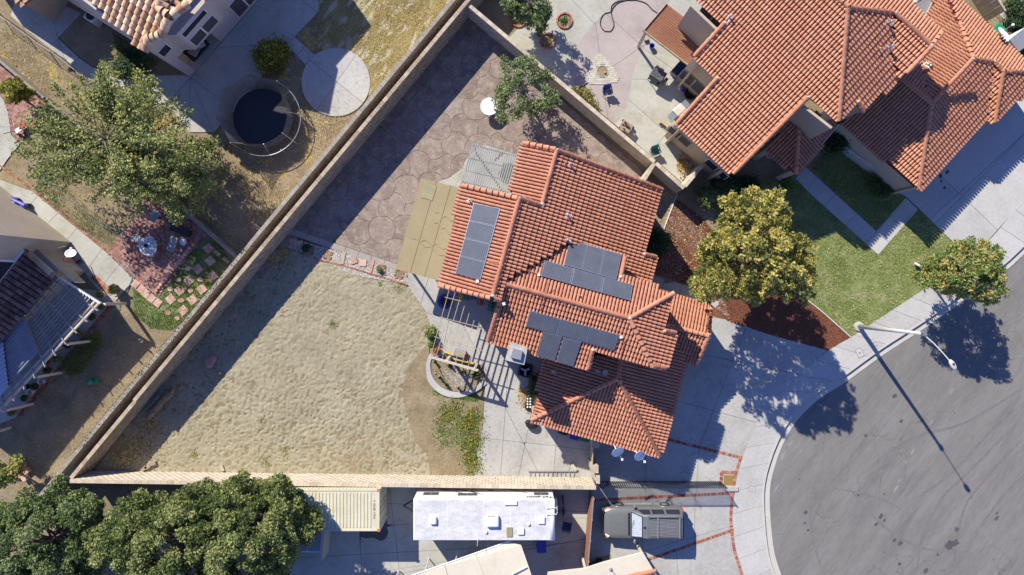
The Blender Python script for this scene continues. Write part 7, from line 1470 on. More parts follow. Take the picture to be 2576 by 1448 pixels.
# big airy tree: several overlapping sprays on one trunk
def spray_tree(name, label, base, cc, rad, n, ls, m, seed, nb=60, tr=.2):
    rng = np.random.default_rng(seed); t = thing(name, label, 'tree', (base[0], base[1], 0)); P = []; T = []; mb = MB(); b0 = Vector((base[0], base[1], -.05)); c0 = Vector(cc); mb.tube(b0, b0.lerp(c0, .5), tr, tr * .8, 9); mb.tube(b0.lerp(c0, .5), c0 + Vector((0, 0, rad[2] * .6)), tr * .8, tr * .2, 8); top = c0 + Vector((0, 0, rad[2] * .6))
    for i in range(nb):
        an = rng.uniform(0, 6.283); el = rng.uniform(-.15, .9); rr = rng.uniform(.7, 1.08); e = np.array(cc) + np.array([math.cos(an) * math.cos(el) * rad[0], math.sin(an) * math.cos(el) * rad[1], math.sin(el) * rad[2]]) * rr
        s_ = np.array(list(b0.lerp(top, rng.uniform(.35, .95)))); mid = (s_ + e) / 2 + np.array([0, 0, .5]); w_ = n // nb
        f = rng.random(w_) ** .6; path = (1 - f)[:, None] ** 2 * s_ + 2 * (f * (1 - f))[:, None] * mid + (f ** 2)[:, None] * e
        sp = (.16 + .55 * f * (1.15 - f))[:, None]; k = rng.integers(0, 26, w_); twig = np.random.default_rng(seed * 100 + i).normal(0, 1, (26, 3)); twig /= np.linalg.norm(twig, axis=1, keepdims=True); d = twig[k] * rng.uniform(0, 1.6, (w_, 1)) + rng.normal(0, .10, (w_, 3)); P.append(path + d * sp); T.append(np.full(w_, .5 + rng.uniform(-.25, .25)) + rng.normal(0, .2, w_))
        a = Vector(s_); c = Vector(mid); b = Vector(e); q = [a.lerp(c, u).lerp(c.lerp(b, u), u) for u in (0, .3, .6, .9)]; mb.path(q, lambda j: (.05, .035, .02, .008)[j], 5)
    P = np.concatenate(P); P[:, 2] = np.maximum(P[:, 2], .1); leaves('crown', P, ls, m, t, seed, np.clip(np.concatenate(T), 0, 1)); mb.build('trunk', 'bark', t, smooth=True); return t
spray_tree('airy_tree', 'large feathery green tree spreading over the upper left yards', G2((430, 440)), gz((290, 355), 3.6), (5.9, 4.6, 2.9), 38000, .088, 'leaf_airy', 5, 110)
tree('airy_tree', 'dense dark green lower part of the feathery tree beside the rose brick patio', G2((455, 450)), gz((440, 430), 3.0), (3.0, 2.6, 2.0), 13000, .09, 'leaf_airy', 90, .5, .15, seed=6, shell=.6, limbs=18)
tree('broadleaf_tree', 'round dark green tree in the bottom left corner', G2((150, 1310)), gz((105, 1372), 4.2), (4.0, 3.3, 2.8), 70000, .09, 'leaf_pine2', 330, .46, .22, seed=11, shell=.85)
tree('broadleaf_tree', 'huge olive green tree along the bottom edge left of the container', G2((540, 1330)), gz((440, 1372), 4.6), (3.9, 3.7, 3.4), 85000, .09, 'leaf_pine', 380, .46, .26, seed=12, shell=.85)
tree('broadleaf_tree', 'tall olive green tree overhanging the shipping container', G2((700, 1300)), gz((640, 1350), 5.0), (3.1, 3.8, 3.5), 85000, .09, 'leaf_pine', 350, .46, .24, seed=13, shell=.85)
tree('patio_tree', 'loose green tree with pale branches by the wall of the stamped patio', G2((1330, 262)), gz((1318, 222), 2.9), (1.95, 2.15, 1.3), 6500, .085, 'leaf_patio', 110, .34, .09, 'palebark', seed=21, shell=.7, limbs=55)
tree('maple_tree', 'golden autumn maple over the mulch bed and lawn', G2((1806, 655)), gz((1895, 640), 6.6), (3.25, 3.3, 3.1), 30000, .11, 'leaf_gold', 620, .30, .15, 'bark', seed=22, shell=.5, limbs=40)
tree('street_tree', 'small green tree with orange tips beside the pavement', G2((2309, 670)), gz((2425, 683), 4.0), (2.35, 1.85, 2.0), 18000, .09, 'leaf_street', 320, .26, .08, 'bark', seed=23, shell=.55, limbs=26)
tree('garden_tree', 'dark green tree cut by the top edge behind the diagonal wall', G2((1330, 5)), gz((1338, 12), 2.6), (1.5, 1.3, 1.6), 6500, .09, 'leaf_patio', 70, .36, .1, seed=24, shell=.7, limbs=20)
tree('garden_tree', 'little yellow green tree beside the curved pad at the left edge', G2((50, 245)), gz((42, 232), 1.6), (.95, .75, .8), 2600, .10, 'leaf_yellow', 26, .35, .06, seed=25, shell=.5, limbs=12)
tree('garden_tree', 'little green tree by the stacked bricks at the left edge above the round dark tree', G2((40, 1190)), gz((12, 1185), 2.0), (1.0, .9, .8), 3000, .10, 'leaf_street', 26, .35, .06, seed=26, shell=.5, limbs=12)
tag(MB().tube((*G2((2303, 664)), 0), (G((2318, 672), 1.5)), .09, .05, 9).build('tree_stake', 'offwhite'), 'short pale stump beside the small pavement tree', 'stump')
bush('yellow_bush', 'round yellow green bush beside the large trampoline', G((692, 150)), (1.15, 1.1, .95), 6500, .09, 'leaf_yellow', 'bush', seed=31, cr=.45, nclump=44)
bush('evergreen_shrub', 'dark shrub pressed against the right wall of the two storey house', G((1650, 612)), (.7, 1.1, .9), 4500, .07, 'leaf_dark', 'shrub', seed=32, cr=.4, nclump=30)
bush('rose_bush', 'light green bush between the mulch bed and the large house', G((1768, 497)), (.75, .75, .9), 2600, .08, 'leaf_patio', 'bush', seed=33, cr=.3, nclump=26)
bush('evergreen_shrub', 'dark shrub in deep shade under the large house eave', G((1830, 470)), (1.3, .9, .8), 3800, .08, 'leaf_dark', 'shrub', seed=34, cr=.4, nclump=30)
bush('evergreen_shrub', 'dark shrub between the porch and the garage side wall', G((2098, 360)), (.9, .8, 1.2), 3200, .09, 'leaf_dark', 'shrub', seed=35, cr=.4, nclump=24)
bush('evergreen_shrub', 'light green sprig beside the porch corner', G((1975, 470)), (.35, .8, .6), 900, .08, 'leaf_bright', 'shrub', seed=36, cr=.25, nclump=14)
for i, (q, r_, lb) in enumerate((((1880, 470), .8, 'sparse dark shrub left of the porch corner'), ((2552, 60), .9, 'round dark bush by the pale house at the top right'), ((2540, 22), .6, 'dark bush above the round one at the top right'), ((2575, 90), .6, 'dark bush below the round one at the top right edge'))): bush('dark_bush', lb, G(q), (r_, r_ * .8, .6), 1900, .08, 'leaf_dark', 'bush', seed=40 + i, cr=.3, nclump=20)
bush('bright_bush', 'bright green bush at the right edge below the satellite dish', G((2568, 130)), (.7, .7, .8), 2600, .08, 'leaf_bright', 'bush', seed=45, cr=.3, nclump=24)
# ornamental grass mound by the garage wall
v = G((2207, 470)); t = thing('ornamental_grass', 'mound of long arching grass beside the garage wall corner', 'ornamental grass', v); mb = MB(); rs = random.Random(3)
for k in range(620):
    an = rs.uniform(0, 6.283); r0_ = rs.random() ** .5 * .7; b = v + Vector((math.cos(an) * r0_, math.sin(an) * r0_, .02)); a2 = an + rs.gauss(0, .5); d = Vector((math.cos(a2), math.sin(a2), 0)); L = rs.uniform(.3, .65); s_ = Vector((-d.y, d.x, 0)) * .014; m1 = b + d * L * .45 + Vector((0, 0, rs.uniform(.4, .75))); e = b + d * L + Vector((0, 0, rs.uniform(.15, .45))); mb.add([b - s_, b + s_, m1 + s_, m1 - s_, e], [(0, 1, 2, 3), (3, 2, 4)])
mb.build('grass_blades', 'blade', t); MB().lathe((v.x, v.y, 0), [(.7, 0), (.5, .12)], 14).build('root_mound', 'dirt', t)
bush('climbing_vine', 'sparse climbing vine on the upper patio wall', G(D('c', 560, 745)), (.55, .7, .9), 900, .07, 'leaf_vine', 'vine', seed=51, cr=.3, nclump=16)
# vine drapes along the wall
P_ = []; rg_ = np.random.default_rng(6); a_, b_ = np.array(gz(D('c', 470, 670), 1.6)), np.array(gz(D('c', 640, 830), 1.2))
f = rg_.random(700); P_ = a_ + (b_ - a_) * f[:, None] + rg_.normal(0, .16, (700, 3)); t = thing('climbing_vine', 'yellowing rose vine trailing along the top of the sand coloured wall', 'vine', (a_[0], a_[1], 0)); leaves('foliage', P_, .075, 'leaf_vine', t, 3); mb = MB(); mb.path([Vector(a_ + (b_ - a_) * k / 6 + rg_.normal(0, .08, 3)) for k in range(7)], .015, 5); mb.build('stem', 'bark', t)
# ================================================================== LEFT YARD DETAILS
BPT = [D('e', 805, 455), D('e', 1060, 150), D('e', 1100, 60), D('e', 1330, 110), D('e', 1560, 315), D('e', 1195, 790), D('e', 1010, 655)]
bp = empty_struct('brick_patio'); MB().prism(W(BPT), -.05, .012).build('bed', 'joint', bp)
pv = []
for k in range(6):
    mb = MB(); mb.box((0, 0, 0), (.205, .098, .05)); me = bpy.data.meshes.new('brick'); me.from_pydata(mb.v, [], mb.f); me.materials.append(M['paver']); set_tint(me, k / 5); pv.append(me)
def paver_field(poly, parent, yaw, n_single, z=.02):
    P = W(poly); cx = sum(p[0] for p in P) / len(P); cy = sum(p[1] for p in P) / len(P); c_, s_ = math.cos(yaw), math.sin(yaw); L = []
    for i in range(-40, 40):
        for j in range(-40, 40):                  # basket weave, pairs of bricks
            for k in range(2):
                h = (i + j) % 2; x = i * .215 + (0 if h else (k - .5) * .107); y = j * .215 + ((k - .5) * .107 if h else 0); L.append((cx + x * c_ - y * s_, cy + x * s_ + y * c_, yaw + (0 if h else math.pi / 2)))
    ok = inpoly(np.array([l[0] for l in L]), np.array([l[1] for l in L]), P); L = [l for l, o in zip(L, ok) if o]; L.sort(key=lambda l: l[0] ** 2 + l[1] ** 2); o0 = ORG[parent.name]; rs = random.Random(2)
    for x, y, a in L[:n_single]:
        o = bpy.data.objects.new('brick', rs.choice(pv)); COL.objects.link(o); o.parent = parent; o.location = (x - o0.x, y - o0.y, z + rs.uniform(0, .006)); o.rotation_euler = (0, 0, a + rs.gauss(0, .015))
    mb = MB(); T = []
    for x, y, a in L[n_single:]: mb.box((x, y, z + rs.uniform(0, .006)), (.205, .098, .05), a); T += [rs.random()] * 6
    if mb.v: o = mb.build('bricks', 'paver', parent); stuff(o); at = o.data.attributes.new('tint', 'FLOAT', 'FACE'); at.data.foreach_set('value', T)
paver_field(BPT, bp, R(-50), 290)
bp2 = empty_struct('side_brick_patio'); B2_ = DP('a', -200, 480, 0, 480, 150, 600, 400, 805, 375, 860, 240, 960, 155, 1085, 85, 1000, 66, 850, 30, 750, 0, 700, -200, 700); MB().prism(W(B2_), -.05, .012).build('bed', 'joint', bp2); paver_field(B2_, bp2, R(-38), 220)
# border bricks
be = thing('brick_edging', 'row of rough pinkish blocks along the right edge of the rose brick patio', 'edging', G(D('e', 1200, 760)))
for k in range(15):
    f = k / 14; q = D('e', 1185 + 250 * f, 745 - 320 * f); v = G(q); o = MB().box((v.x, v.y, .09), (.22, .2, .16), random.uniform(0, 1.5)).build('edge_block', 'stepstone', be, bevel=.03); set_tint(o.data, random.random())
eb = thing('brick_edging', 'thin red brick border of the concrete walk along the weedy lawn', 'edging', G(D('e', 500, 215))); brick_row(G2(D('e', 245, -15)), G2(D('e', 800, 440)), eb, .035, .2, 1, False); brick_row(G2(D('a', 0, 1250)), G2(D('e', 245, -15)), eb, .035, .2, 1, False)
eb = thing('brick_edging', 'faded brick strip between the walk and the house pad at the left', 'edging', G(D('e', 760, 680))); 
for dx in (-8, 8): brick_row(G2(D('e', 700 + dx, 635 - dx)), G2(D('e', 850 + dx, 770 - dx)), eb, .045, .1, 1, True)
eb = thing('brick_edging', 'pink brick border running under the potted plants of the left pergola', 'edging', G(D('n', 800, 800)))
for dx in (0, 22): brick_row(G2(D('n', 1300 + dx, 130 + dx)), G2(D('n', 200 + dx, 1450 + dx)), eb, .03, .21, 1, False)
sheet('pergola_floor', [D('n', 1290, 120), D('n', 170, 1470), (-60, 1090), (-80, 900), (140, 720), D('e', 745, 745)], .024, 'old_concrete')
# stepping stones
ssq = [(1573, 427), (1588, 522), (1495, 585), (1605, 636), (1427, 670), (1358, 744), (1523, 735), (1290, 810), (1453, 815), (1383, 895)]
lbs = ['square stepping stone nearest the top wall corner', 'square stepping stone below the topmost one', 'square stepping stone in green grass, upper left of the diagonal', 'square stepping stone at the shaded right side', 'square stepping stone in the middle of the grass, upper', 'square stepping stone in the middle of the grass, lower', 'bright peach square stepping stone at the right of the grass', 'leftmost loose square stepping stone in the grass', 'square stepping stone right of the small round one', 'lowest square stepping stone near bare soil']
for q, lb in zip(ssq, lbs):
    v = G(D('e', *q)); t = thing('stepping_stone', lb, 'stepping stone', (v.x, v.y, 0), 'square stepping stones in the grass')
    for sx in (-1, 1):
        for sy in (-1, 1): p = v + Matrix.Rotation(R(-50), 3, 'Z') @ Vector((sx * .135, sy * .135, 0)); o = MB().box((p.x, p.y, .03), (.262, .262, .05), R(-50)).build('quarter_tile', 'stepstone', t); set_tint(o.data, random.random())
for i, q in enumerate(((1027, 699), (1065, 732), (1106, 770), (1147, 805), (1190, 835))):
    v = G(D('e', *q)); o = MB().box((v.x, v.y, .035), (.5, .5, .05), R(-38)).build('stepping_stone', 'stepstone'); set_tint(o.data, random.random()); tag(o, ('first', 'second', 'third', 'fourth', 'fifth')[i] + ' peach square from the left in the row below the brick patio', 'stepping stone', 'row of peach squares below the brick patio')
irr = [(1423, 578, 'small purple grey flat stone at the top left of the grass'), (1352, 665, 'round flat stone left of the grass centre'), (1512, 663, 'little pink flat stone between two squares'), (1439, 745, 'oval flat stone near the grass centre'), (1288, 735, 'flat stone at the brick patio corner'), (1370, 820, 'round orange flat stone in the lower grass'), (1665, 680, 'flat stone beside the rear wall, third from top'), (1750, 560, 'flat stone at the rear wall, topmost'), (1709, 622, 'round pink flat stone near the rear wall'), (1607, 750, 'tall narrow flat stone right of the peach square'), (1547, 823, 'white pink flat stone by the rear wall'), (1464, 922, 'flat stone at the lower grass edge near the wall'), (1340, 953, 'flat stone at the bottom of the grass'), (1271, 915, 'leftmost small flat stone at the bottom of the grass'), (1389, 1015, 'flat stone on bare soil below the grass'), (1197, 1230, 'lone flat stone far down the bare yard'), (1640, 463, 'narrow pink paver near the low wall, upper'), (1706, 517, 'narrow pink paver near the low wall, lower')]
for i, (x, y, lb) in enumerate(irr):
    v = G(D('e', x, y)); r0_ = .17 if i < 16 else .2; rs = random.Random(i); pts = [(v.x + math.cos(k * .785) * r0_ * rs.uniform(.75, 1.15) * (1.25 if k % 4 == 0 else 1), v.y + math.sin(k * .785) * r0_ * rs.uniform(.75, 1.1)) for k in range(8)]
    if i >= 16: X = Matrix.Rotation(R(-40), 3, 'Z'); pts = [tuple((v + X @ Vector((a * .25, b * .12, 0)))[:2]) for a, b in ((-1, -1), (1, -1), (1, 1), (-1, 1))]
    o = MB().prism(pts, 0, .055).build('flat_stone', 'stepstone'); set_tint(o.data, rs.random()); tag(o, lb, 'flat stone')
# glass table with chairs on the brick patio
def round_table(label, p, r, h, m, legs=4): 
    t = thing('garden_table', label, 'table', (p.x, p.y, 0)); MB().lathe((p.x, p.y, h - .03), [(r, 0), (r, .03)], 28).build('table_top', m, t); MB().path([(p.x + math.cos(k * .2618) * r, p.y + math.sin(k * .2618) * r, h) for k in range(25)], .018, 5).build('rim', 'white', t)
    for k in range(legs): an = k * 6.2832 / legs + .4; MB().tube((p.x + math.cos(an) * r * .75, p.y + math.sin(an) * r * .75, 0), (p.x + math.cos(an) * r * .6, p.y + math.sin(an) * r * .6, h - .03), .018, n=6).build('leg', 'white', t)
    return t
v = G(D('e', 1117, 412), .7); tt = round_table('round glass garden table with white rim on the rose brick patio', v, .57, .72, mat('frosted_glass', [(.32, .35, .38), (.5, .54, .58)], 5, .2)); MB().lathe((v.x - .12, v.y + .05, .73), [(.13, 0), (.13, .02)], 16).build('centre_ring', 'black', tt)
def wire_chair(label, q, an, m='white', group=None):
    v = G(q); t = thing('garden_chair', label, 'chair', v, group); mb = MB(); ring = lambda r, z, a0, a1: [(v.x + math.cos(an + a0 + (a1 - a0) * k / 12) * r, v.y + math.sin(an + a0 + (a1 - a0) * k / 12) * r, z) for k in range(13)]
    mb.path(ring(.26, .75, -1.6, 1.6), .016, 5); mb.path(ring(.28, .6, -1.6, 1.6), .012, 5); mb.build('back_hoop', m, t); MB().lathe((v.x, v.y, .43), [(.22, 0), (.22, .03)], 14).build('seat', m, t)
    for k in range(4): a = an + .785 + k * 1.571; MB().tube((v.x + math.cos(a) * .25, v.y + math.sin(a) * .25, 0), (v.x + math.cos(a) * .2, v.y + math.sin(a) * .2, .7 if k in (0, 3) else .43), .013, n=5).build('leg', m, t)
wire_chair('white wire chair pulled away to the right of the glass table', D('e', 1405, 382), .5); wire_chair('white wire chair at the upper left rim of the glass table', D('e', 1065, 360), 2.3); wire_chair('white wire chair at the upper right rim of the glass table', D('e', 1165, 370), .8); wire_chair('white wire chair at the lower right rim of the glass table', D('e', 1170, 460), -.7)
for q, s_, lb, ya in ((D('e', 1300, 395), (.5, 1.0), 'grey green rectangular folding table on the brick patio', -.35), (D('e', 1160, 180), (.55, .8), 'dark rectangular table under the airy tree on the brick patio', -.6)):
    v = G(q, .7); t = thing('garden_table', lb, 'table', (v.x, v.y, 0)); MB().box((v.x, v.y, .7), (s_[0], s_[1], .04), ya).build('table_top', 'greywood', t); X = Matrix.Rotation(ya, 3, 'Z')
    for sx in (-1, 1):
        for sy in (-1, 1): p = v + X @ Vector((sx * s_[0] * .44, sy * s_[1] * .45, 0)); MB().tube((p.x, p.y, 0), (p.x, p.y, .69), .018, n=5).build('leg', 'iron', t)
v = G(D('e', 1335, 290), .8); t = thing('garden_bench', 'dark metal bench at the far side of the brick patio', 'bench', (v.x, v.y, 0)); MB().box((v.x, v.y, .45), (1.3, .4, .04), R(-20)).build('seat', 'iron', t); MB().box((v.x + .08, v.y + .22, .75), (1.3, .04, .4), R(-20)).build('backrest', 'iron', t)
for s_ in (-1, 1): MB().box((v.x + s_ * .56, v.y - s_ * .2, .22), (.05, .4, .44), R(-20)).build('leg_frame', 'iron', t)
# hoses
def hose(name, label, pts, r=.022, m='hose'): return tag(MB().path([Vector((p[0], p[1], .045)) for p in resample([G2(q) for q in pts], .2)], r, 6).build(name, m), label, 'hose')
hose('garden_hose', 'turquoise hose looping on the walk and running down the left yard', DP('e', 970, 810, 955, 760, 1000, 650, 985, 580, 940, 520, 905, 520, 905, 555, 960, 570, 1003, 620, 990, 690, 940, 750, 900, 870, 850, 1050, 780, 1200, 640, 1420) + DP('i', 600, 30, 480, 210, 300, 290, 90, 440, -50, 490))
hose('garden_hose', 'green hose trailing through the weeds under the airy tree', DP('e', 470, 30, 600, 130, 700, 210, 790, 270, 900, 320, 980, 350), .016)
hose('garden_hose', 'dark green hose curled on bare soil near the left edge', DP('a', 215, 1240, 230, 1310, 320, 1380, 390, 1370, 400, 1320, 360, 1310, 330, 1350, 420, 1400), .018)
hose('soaker_hose', 'black hose looping on the upper neighbour patio', DP('c', 905, 5, 800, 12, 750, 50, 745, 95, 700, 105, 670, 145, 668, 200, 700, 240, 740, 242, 768, 200, 760, 150, 748, 95, 780, 40, 840, 10, 930, 5, 1010, 30, 1060, 80, 1100, 105), .03, 'black')
# sprinkler cart, clay pots along the pergola
v = G(D('n', 1040, 1062), .3); t = thing('hose_reel', 'small green watering reel standing in the shaded left yard', 'hose reel', (v.x, v.y, 0)); MB().lathe((v.x - .16, v.y, .05), [(.2, 0), (.22, .3), (.1, .42)], 14).build('tank', 'green_p', t); MB().lathe((v.x + .25, v.y + .04, .05), [(.17, 0), (.17, .25), (.08, .3)], 12).build('reel', 'green_p', t); MB().tube((v.x + .3, v.y, .3), (v.x + .7, v.y, .35), .015, n=5).build('handle', 'black', t)
pots = [(1190, 212, 'leaf_bright', 'clay', .2, 'bright round potted ball plant nearest the pergola corner'), (1085, 325, 'leaf_dark', 'clay', .24, 'dark plant in a clay pot, second below the pergola corner'), (935, 378, 'leaf_dark', 'white', .2, 'plant in a white pot between the first and second pergola posts'), (935, 505, 'leaf_patio', 'clay', .27, 'big leafy potted plant right of the second pergola post'), (815, 645, 'leaf_dark', 'clay', .24, 'dark plant in an orange clay pot above the third post'), (685, 672, 'leaf_dark', 'white', .18, 'small plant in a white pot under the pergola edge'), (690, 800, 'leaf_patio', 'clay', .24, 'leafy clay pot just below the third pergola post'), (565, 840, 'leaf_bright', 'clay', .22, 'light green potted plant beneath the pergola slats'), (585, 925, 'leaf_dark', 'clay', .27, 'large dark plant in a clay pot above the fourth post'), (445, 1108, 'leaf_dark', 'clay', .24, 'dark plant in a clay pot below the fourth pergola post'), (330, 1115, 'leaf_patio', 'black', .18, 'small green pot under the pergola near the fourth post'), (325, 1238, 'leaf_dark', 'clay', .22, 'plant in an orange clay pot near the bottom of the pergola'), (180, 1405, 'leaf_patio', 'clay', .22, 'lowest potted plant by the pergola end board')]
for i, (x, y, pl_, m_, pr, lb) in enumerate(pots): pot(lb, G(D('n', x, y)), .17, .32, m_, pl_, pr, 420, 70 + i, 'potted plants along the pergola border')
for x, y, lb in ((370, 1172, 'empty white bucket below the clay pots'), (495, 1055, 'empty pale bucket beside the fourth pergola post')): v = G(D('n', x, y)); lathe_thing('bucket', lb, 'bucket', v, [(.13, 0), (.19, .35), (.2, .36), (.17, .34), (.12, .04)], 'offwhite', 'bucket_body')
pot('blue green shrub in a pot at the end of the concrete walk', G(D('m', 1605, 1035)), .25, .3, 'clay', 'leaf_airy', .36, 1100, 90); pot('yellow leaved plant in a white pot beside the pergola beam', G(D('m', 1412, 1105)), .2, .3, 'white', 'leaf_yellow', .26, 420, 91)
# wash basket, blue cart at the left house
v = G(D('e', 120, 105), .6); t = thing('toy_car', 'blue plastic ride-on toy car beside the left house', 'toy car', (v.x, v.y, 0)); MB().box((v.x, v.y, .45), (1.15, .7, .4), R(-25)).build('toy_body', 'blue', t, bevel=.12); MB().box((v.x - .15, v.y + .02, .8), (.6, .6, .35), R(-25)).build('toy_cab', 'blue', t, bevel=.1)
for sx in (-1, 1):
    for sy in (-1, 1): p = v + Matrix.Rotation(R(-25), 3, 'Z') @ Vector((sx * .4, sy * .33, 0)); MB().lathe((p.x, p.y, .17), [(.05, -.05), (.17, -.05), (.17, .05), (.05, .05)], 12, rot=Matrix.Rotation(math.pi / 2, 3, 'X')).build('wheel', 'black', t)
v = G(D('e', 230, 212)); lathe_thing('bucket', 'pale round bucket standing by the left house wall', 'bucket', v, [(.15, 0), (.22, .3), (.23, .32), (.2, .3), (.14, .04)], 'offwhite', 'bucket_body')
v = G(D('e', 30, 60), .8); t = thing('step_ladder', 'white step ladder leaning behind the blue toy car', 'ladder', (v.x, v.y, 0))
for s_ in (-.22, .22): MB().beam((v.x - .5, v.y + s_, 1.3), (v.x + .4, v.y + s_, .05), .04, .07).build('rail', 'white', t)
for k in range(5): p = Vector((v.x - .5 + .9 * k / 5, v.y, 1.3 - 1.25 * k / 5)); MB().beam(p - Vector((0, .22, 0)), p + Vector((0, .22, 0)), .08, .03).build('rung', 'white', t)
v = G(D('a', 140, 985), .4); t = thing('tricycle', 'small black and red tricycle on the side brick patio', 'tricycle', (v.x, v.y, 0)); MB().box((v.x, v.y, .4), (.4, .3, .1), .6).build('seat', 'offwhite', t, bevel=.03); MB().beam((v.x - .9, v.y - .25, .5), (v.x, v.y, .4), .04, .04).build('push_bar', 'iron', t); MB().box((v.x + .15, v.y + .3, .3), (.5, .25, .12), .4).build('frame', 'red_p', t)
for dx, dy in ((-.15, -.2), (.2, -.15), (.2, .35)): MB().lathe((v.x + dx, v.y + dy, .14), [(.03, -.03), (.14, -.03), (.14, .03), (.03, .03)], 12, rot=Matrix.Rotation(math.pi / 2, 3, 'X')).build('wheel', 'black', t)
# brick heap at bottom left
for i, (x, y) in enumerate(((180, 615), (215, 660), (150, 695), (195, 712))): v = G(D('i', x, y)); o = MB().box((v.x, v.y, .1 + .05 * (i % 2)), (.42, .3, .2), i * .7).build('loose_block', 'stepstone', bevel=.02); set_tint(o.data, .2 * i); tag(o, ('topmost', 'right hand', 'left hand', 'lowest')[i] + ' reddish block of the small heap by the little tree at the left edge', 'block')
# ================================================================== UPPER NEIGHBOUR'S PATIO
for i, (q, lb, pl_) in enumerate(((D('c', 268, 313), 'brick ring planter with dry soil on the cream patio', 'straw'), (D('c', 395, 160), 'brick ring planter in the tree shadow on the cream patio', 'leaf_dark'), (D('c', 50, 150), 'brick ring planter at the foot of the tree on the top edge', 'leaf_dark'))):
    v = G(q); t = thing('brick_ring_planter', lb, 'planter', v, 'brick ring planters'); 
    for k in range(16): an = k * math.pi / 8; o = MB().box((v.x + math.cos(an) * .48, v.y + math.sin(an) * .48, .06), (.1, .175, .12), an).build('brick', 'brick', t); set_tint(o.data, random.random())
    MB().lathe((v.x, v.y, 0), [(.43, 0), (.43, .05)], 18).build('soil', 'dirt', t); rg_ = np.random.default_rng(i); leaves('foliage', np.stack([v.x + rg_.normal(0, .16, 140), v.y + rg_.normal(0, .16, 140), rg_.uniform(.05, .14, 140)], 1), .06, pl_, t, i)
def folding_chair(label, q, yaw, ms, mf='iron', z=.45):
    v = G(q, z); t = thing('folding_chair', label, 'chair', (v.x, v.y, 0)); X = Matrix.Translation((v.x, v.y, 0)) @ Matrix.Rotation(yaw, 4, 'Z'); MB(X).box((0, 0, .43), (.5, .48, .04)).build('seat', ms, t, bevel=.01); MB(X).box((0, .27, .72), (.5, .05, .52), rot=Matrix.Rotation(-.25, 3, 'X')).build('backrest', ms, t, bevel=.01)
    for sx in (-1, 1):
        MB(X).box((sx * .28, .02, .62), (.06, .5, .03)).build('armrest', mf, t); 
        for sy in (-1, 1): MB(X).tube((sx * .27, sy * .24, 0), (sx * .27, -sy * .1, .6), .014, n=5).build('leg', mf, t)
    return t
folding_chair('blue fabric folding chair below the fire pit', D('c', 720, 692), R(10), 'blue'); folding_chair('green fabric folding chair near the sand coloured wall', D('c', 1082, 1145), R(20), 'green_p' if False else 'hose')
v = G(D('c', 730, 690), .5); tag(MB().box((v.x, v.y, .50), (.36, .36, .03), .5).build('seat_tray', 'greywood'), 'pale tray lying on the blue folding chair', 'tray')
# charcoal brazier and grill
v = G(D('c', 1100, 568), .8); t = thing('griddle', 'large black flat griddle on a stand with side shelves', 'griddle', (v.x, v.y, 0)); X = Matrix.Translation((v.x, v.y, 0)) @ Matrix.Rotation(R(-32), 4, 'Z'); MB(X).box((0, 0, .85), (.95, .75, .14)).build('griddle_body', 'iron', t, bevel=.05); MB(X).box((0, 0, .93), (.8, .6, .015)).build('cooking_plate', mat('greasy_plate', [(.02, .02, .022), (.2, .2, .2)], 7, .25, spec=.8), t); MB(X).box((-.1, .42, .88), (.6, .12, .03)).build('side_shelf', 'wood', t); MB(X).box((.62, -.1, .8), (.2, .5, .04)).build('side_shelf', 'iron', t)
for sx in (-1, 1):
    for sy in (-1, 1): MB(X).tube((sx * .4, sy * .3, 0), (sx * .4, sy * .3, .8), .025, n=6).build('leg', 'iron', t)
MB(X).box((0, 0, .2), (.8, .6, .04)).build('shelf', 'iron', t)
v = G(D('c', 1262, 830), .9); t = thing('gas_grill', 'rusty silver gas grill with side shelves near the house corner', 'grill', (v.x, v.y, 0)); X = Matrix.Translation((v.x, v.y, 0)) @ Matrix.Rotation(R(42), 4, 'Z'); MB(X).box((0, 0, .85), (.75, .55, .25)).build('lid', mat('rusty_lid', [(.4, .36, .3), (.55, .53, .5), (.5, .25, .12)], 2.5, .5), t, bevel=.08); MB(X).box((0, 0, .45), (.65, .45, .7)).build('cart', 'grey_metal', t); MB(X).tube((-.3, -.33, .95), (.3, -.33, .95), .02, n=6).build('handle', 'white', t)
for s_ in (-1, 1): MB(X).box((s_ * .58, 0, .82), (.36, .45, .04)).build('side_shelf', 'alu', t)
mb = MB(X); [mb.tube((-.55 - .08 * k, -.3, .5), (-.5 - .08 * k, .2, .55), .012, n=4) for k in range(4)]; mb.build('tool_rack', 'iron', t)
v = G(D('c', 1350, 705), .5); t = thing('laundry_basket', 'dark green round plastic basket by the house wall', 'basket', (v.x, v.y, 0)); MB().lathe((v.x, v.y, .02), [(.28, 0), (.38, .4), (.4, .42), (.36, .4), (.26, .04)], 20).build('basket', 'black', t); mb = MB()
for k in range(20): an = k * .314; mb.tube((v.x + math.cos(an) * .3, v.y + math.sin(an) * .3, .04), (v.x + math.cos(an) * .39, v.y + math.sin(an) * .39, .42), .012, n=4)
stuff(mb.build('ribs', 'green_p', t))
v = G(D('c', 1290, 675), .2); lathe_thing('bucket', 'lilac plastic bucket left of the green basket', 'bucket', v, [(.16, 0), (.2, .3), (.21, .31), (.18, .3), (.15, .03)], 'purple', 'bucket_body'); v = G(D('c', 1268, 665), .2); tag(MB().ball((v.x, v.y, .14), (.16, .14, .14), 9, 6).build('sack', 'cloth_cream'), 'small cream sack beside the lilac bucket', 'sack')
v = G(D('c', 1055, 352), .2); lathe_thing('bucket', 'dark blue bucket beside the patio cover post', 'bucket', v, [(.13, 0), (.17, .3), (.18, .31), (.15, .3), (.12, .03)], 'blue', 'bucket_body'); v = G(D('c', 1008, 300)); tag(MB().box((v.x, v.y, .12), (.28, .24, .24), .3).build('wooden_box', 'wood', bevel=.01), 'small wooden box at the patio cover post', 'box')
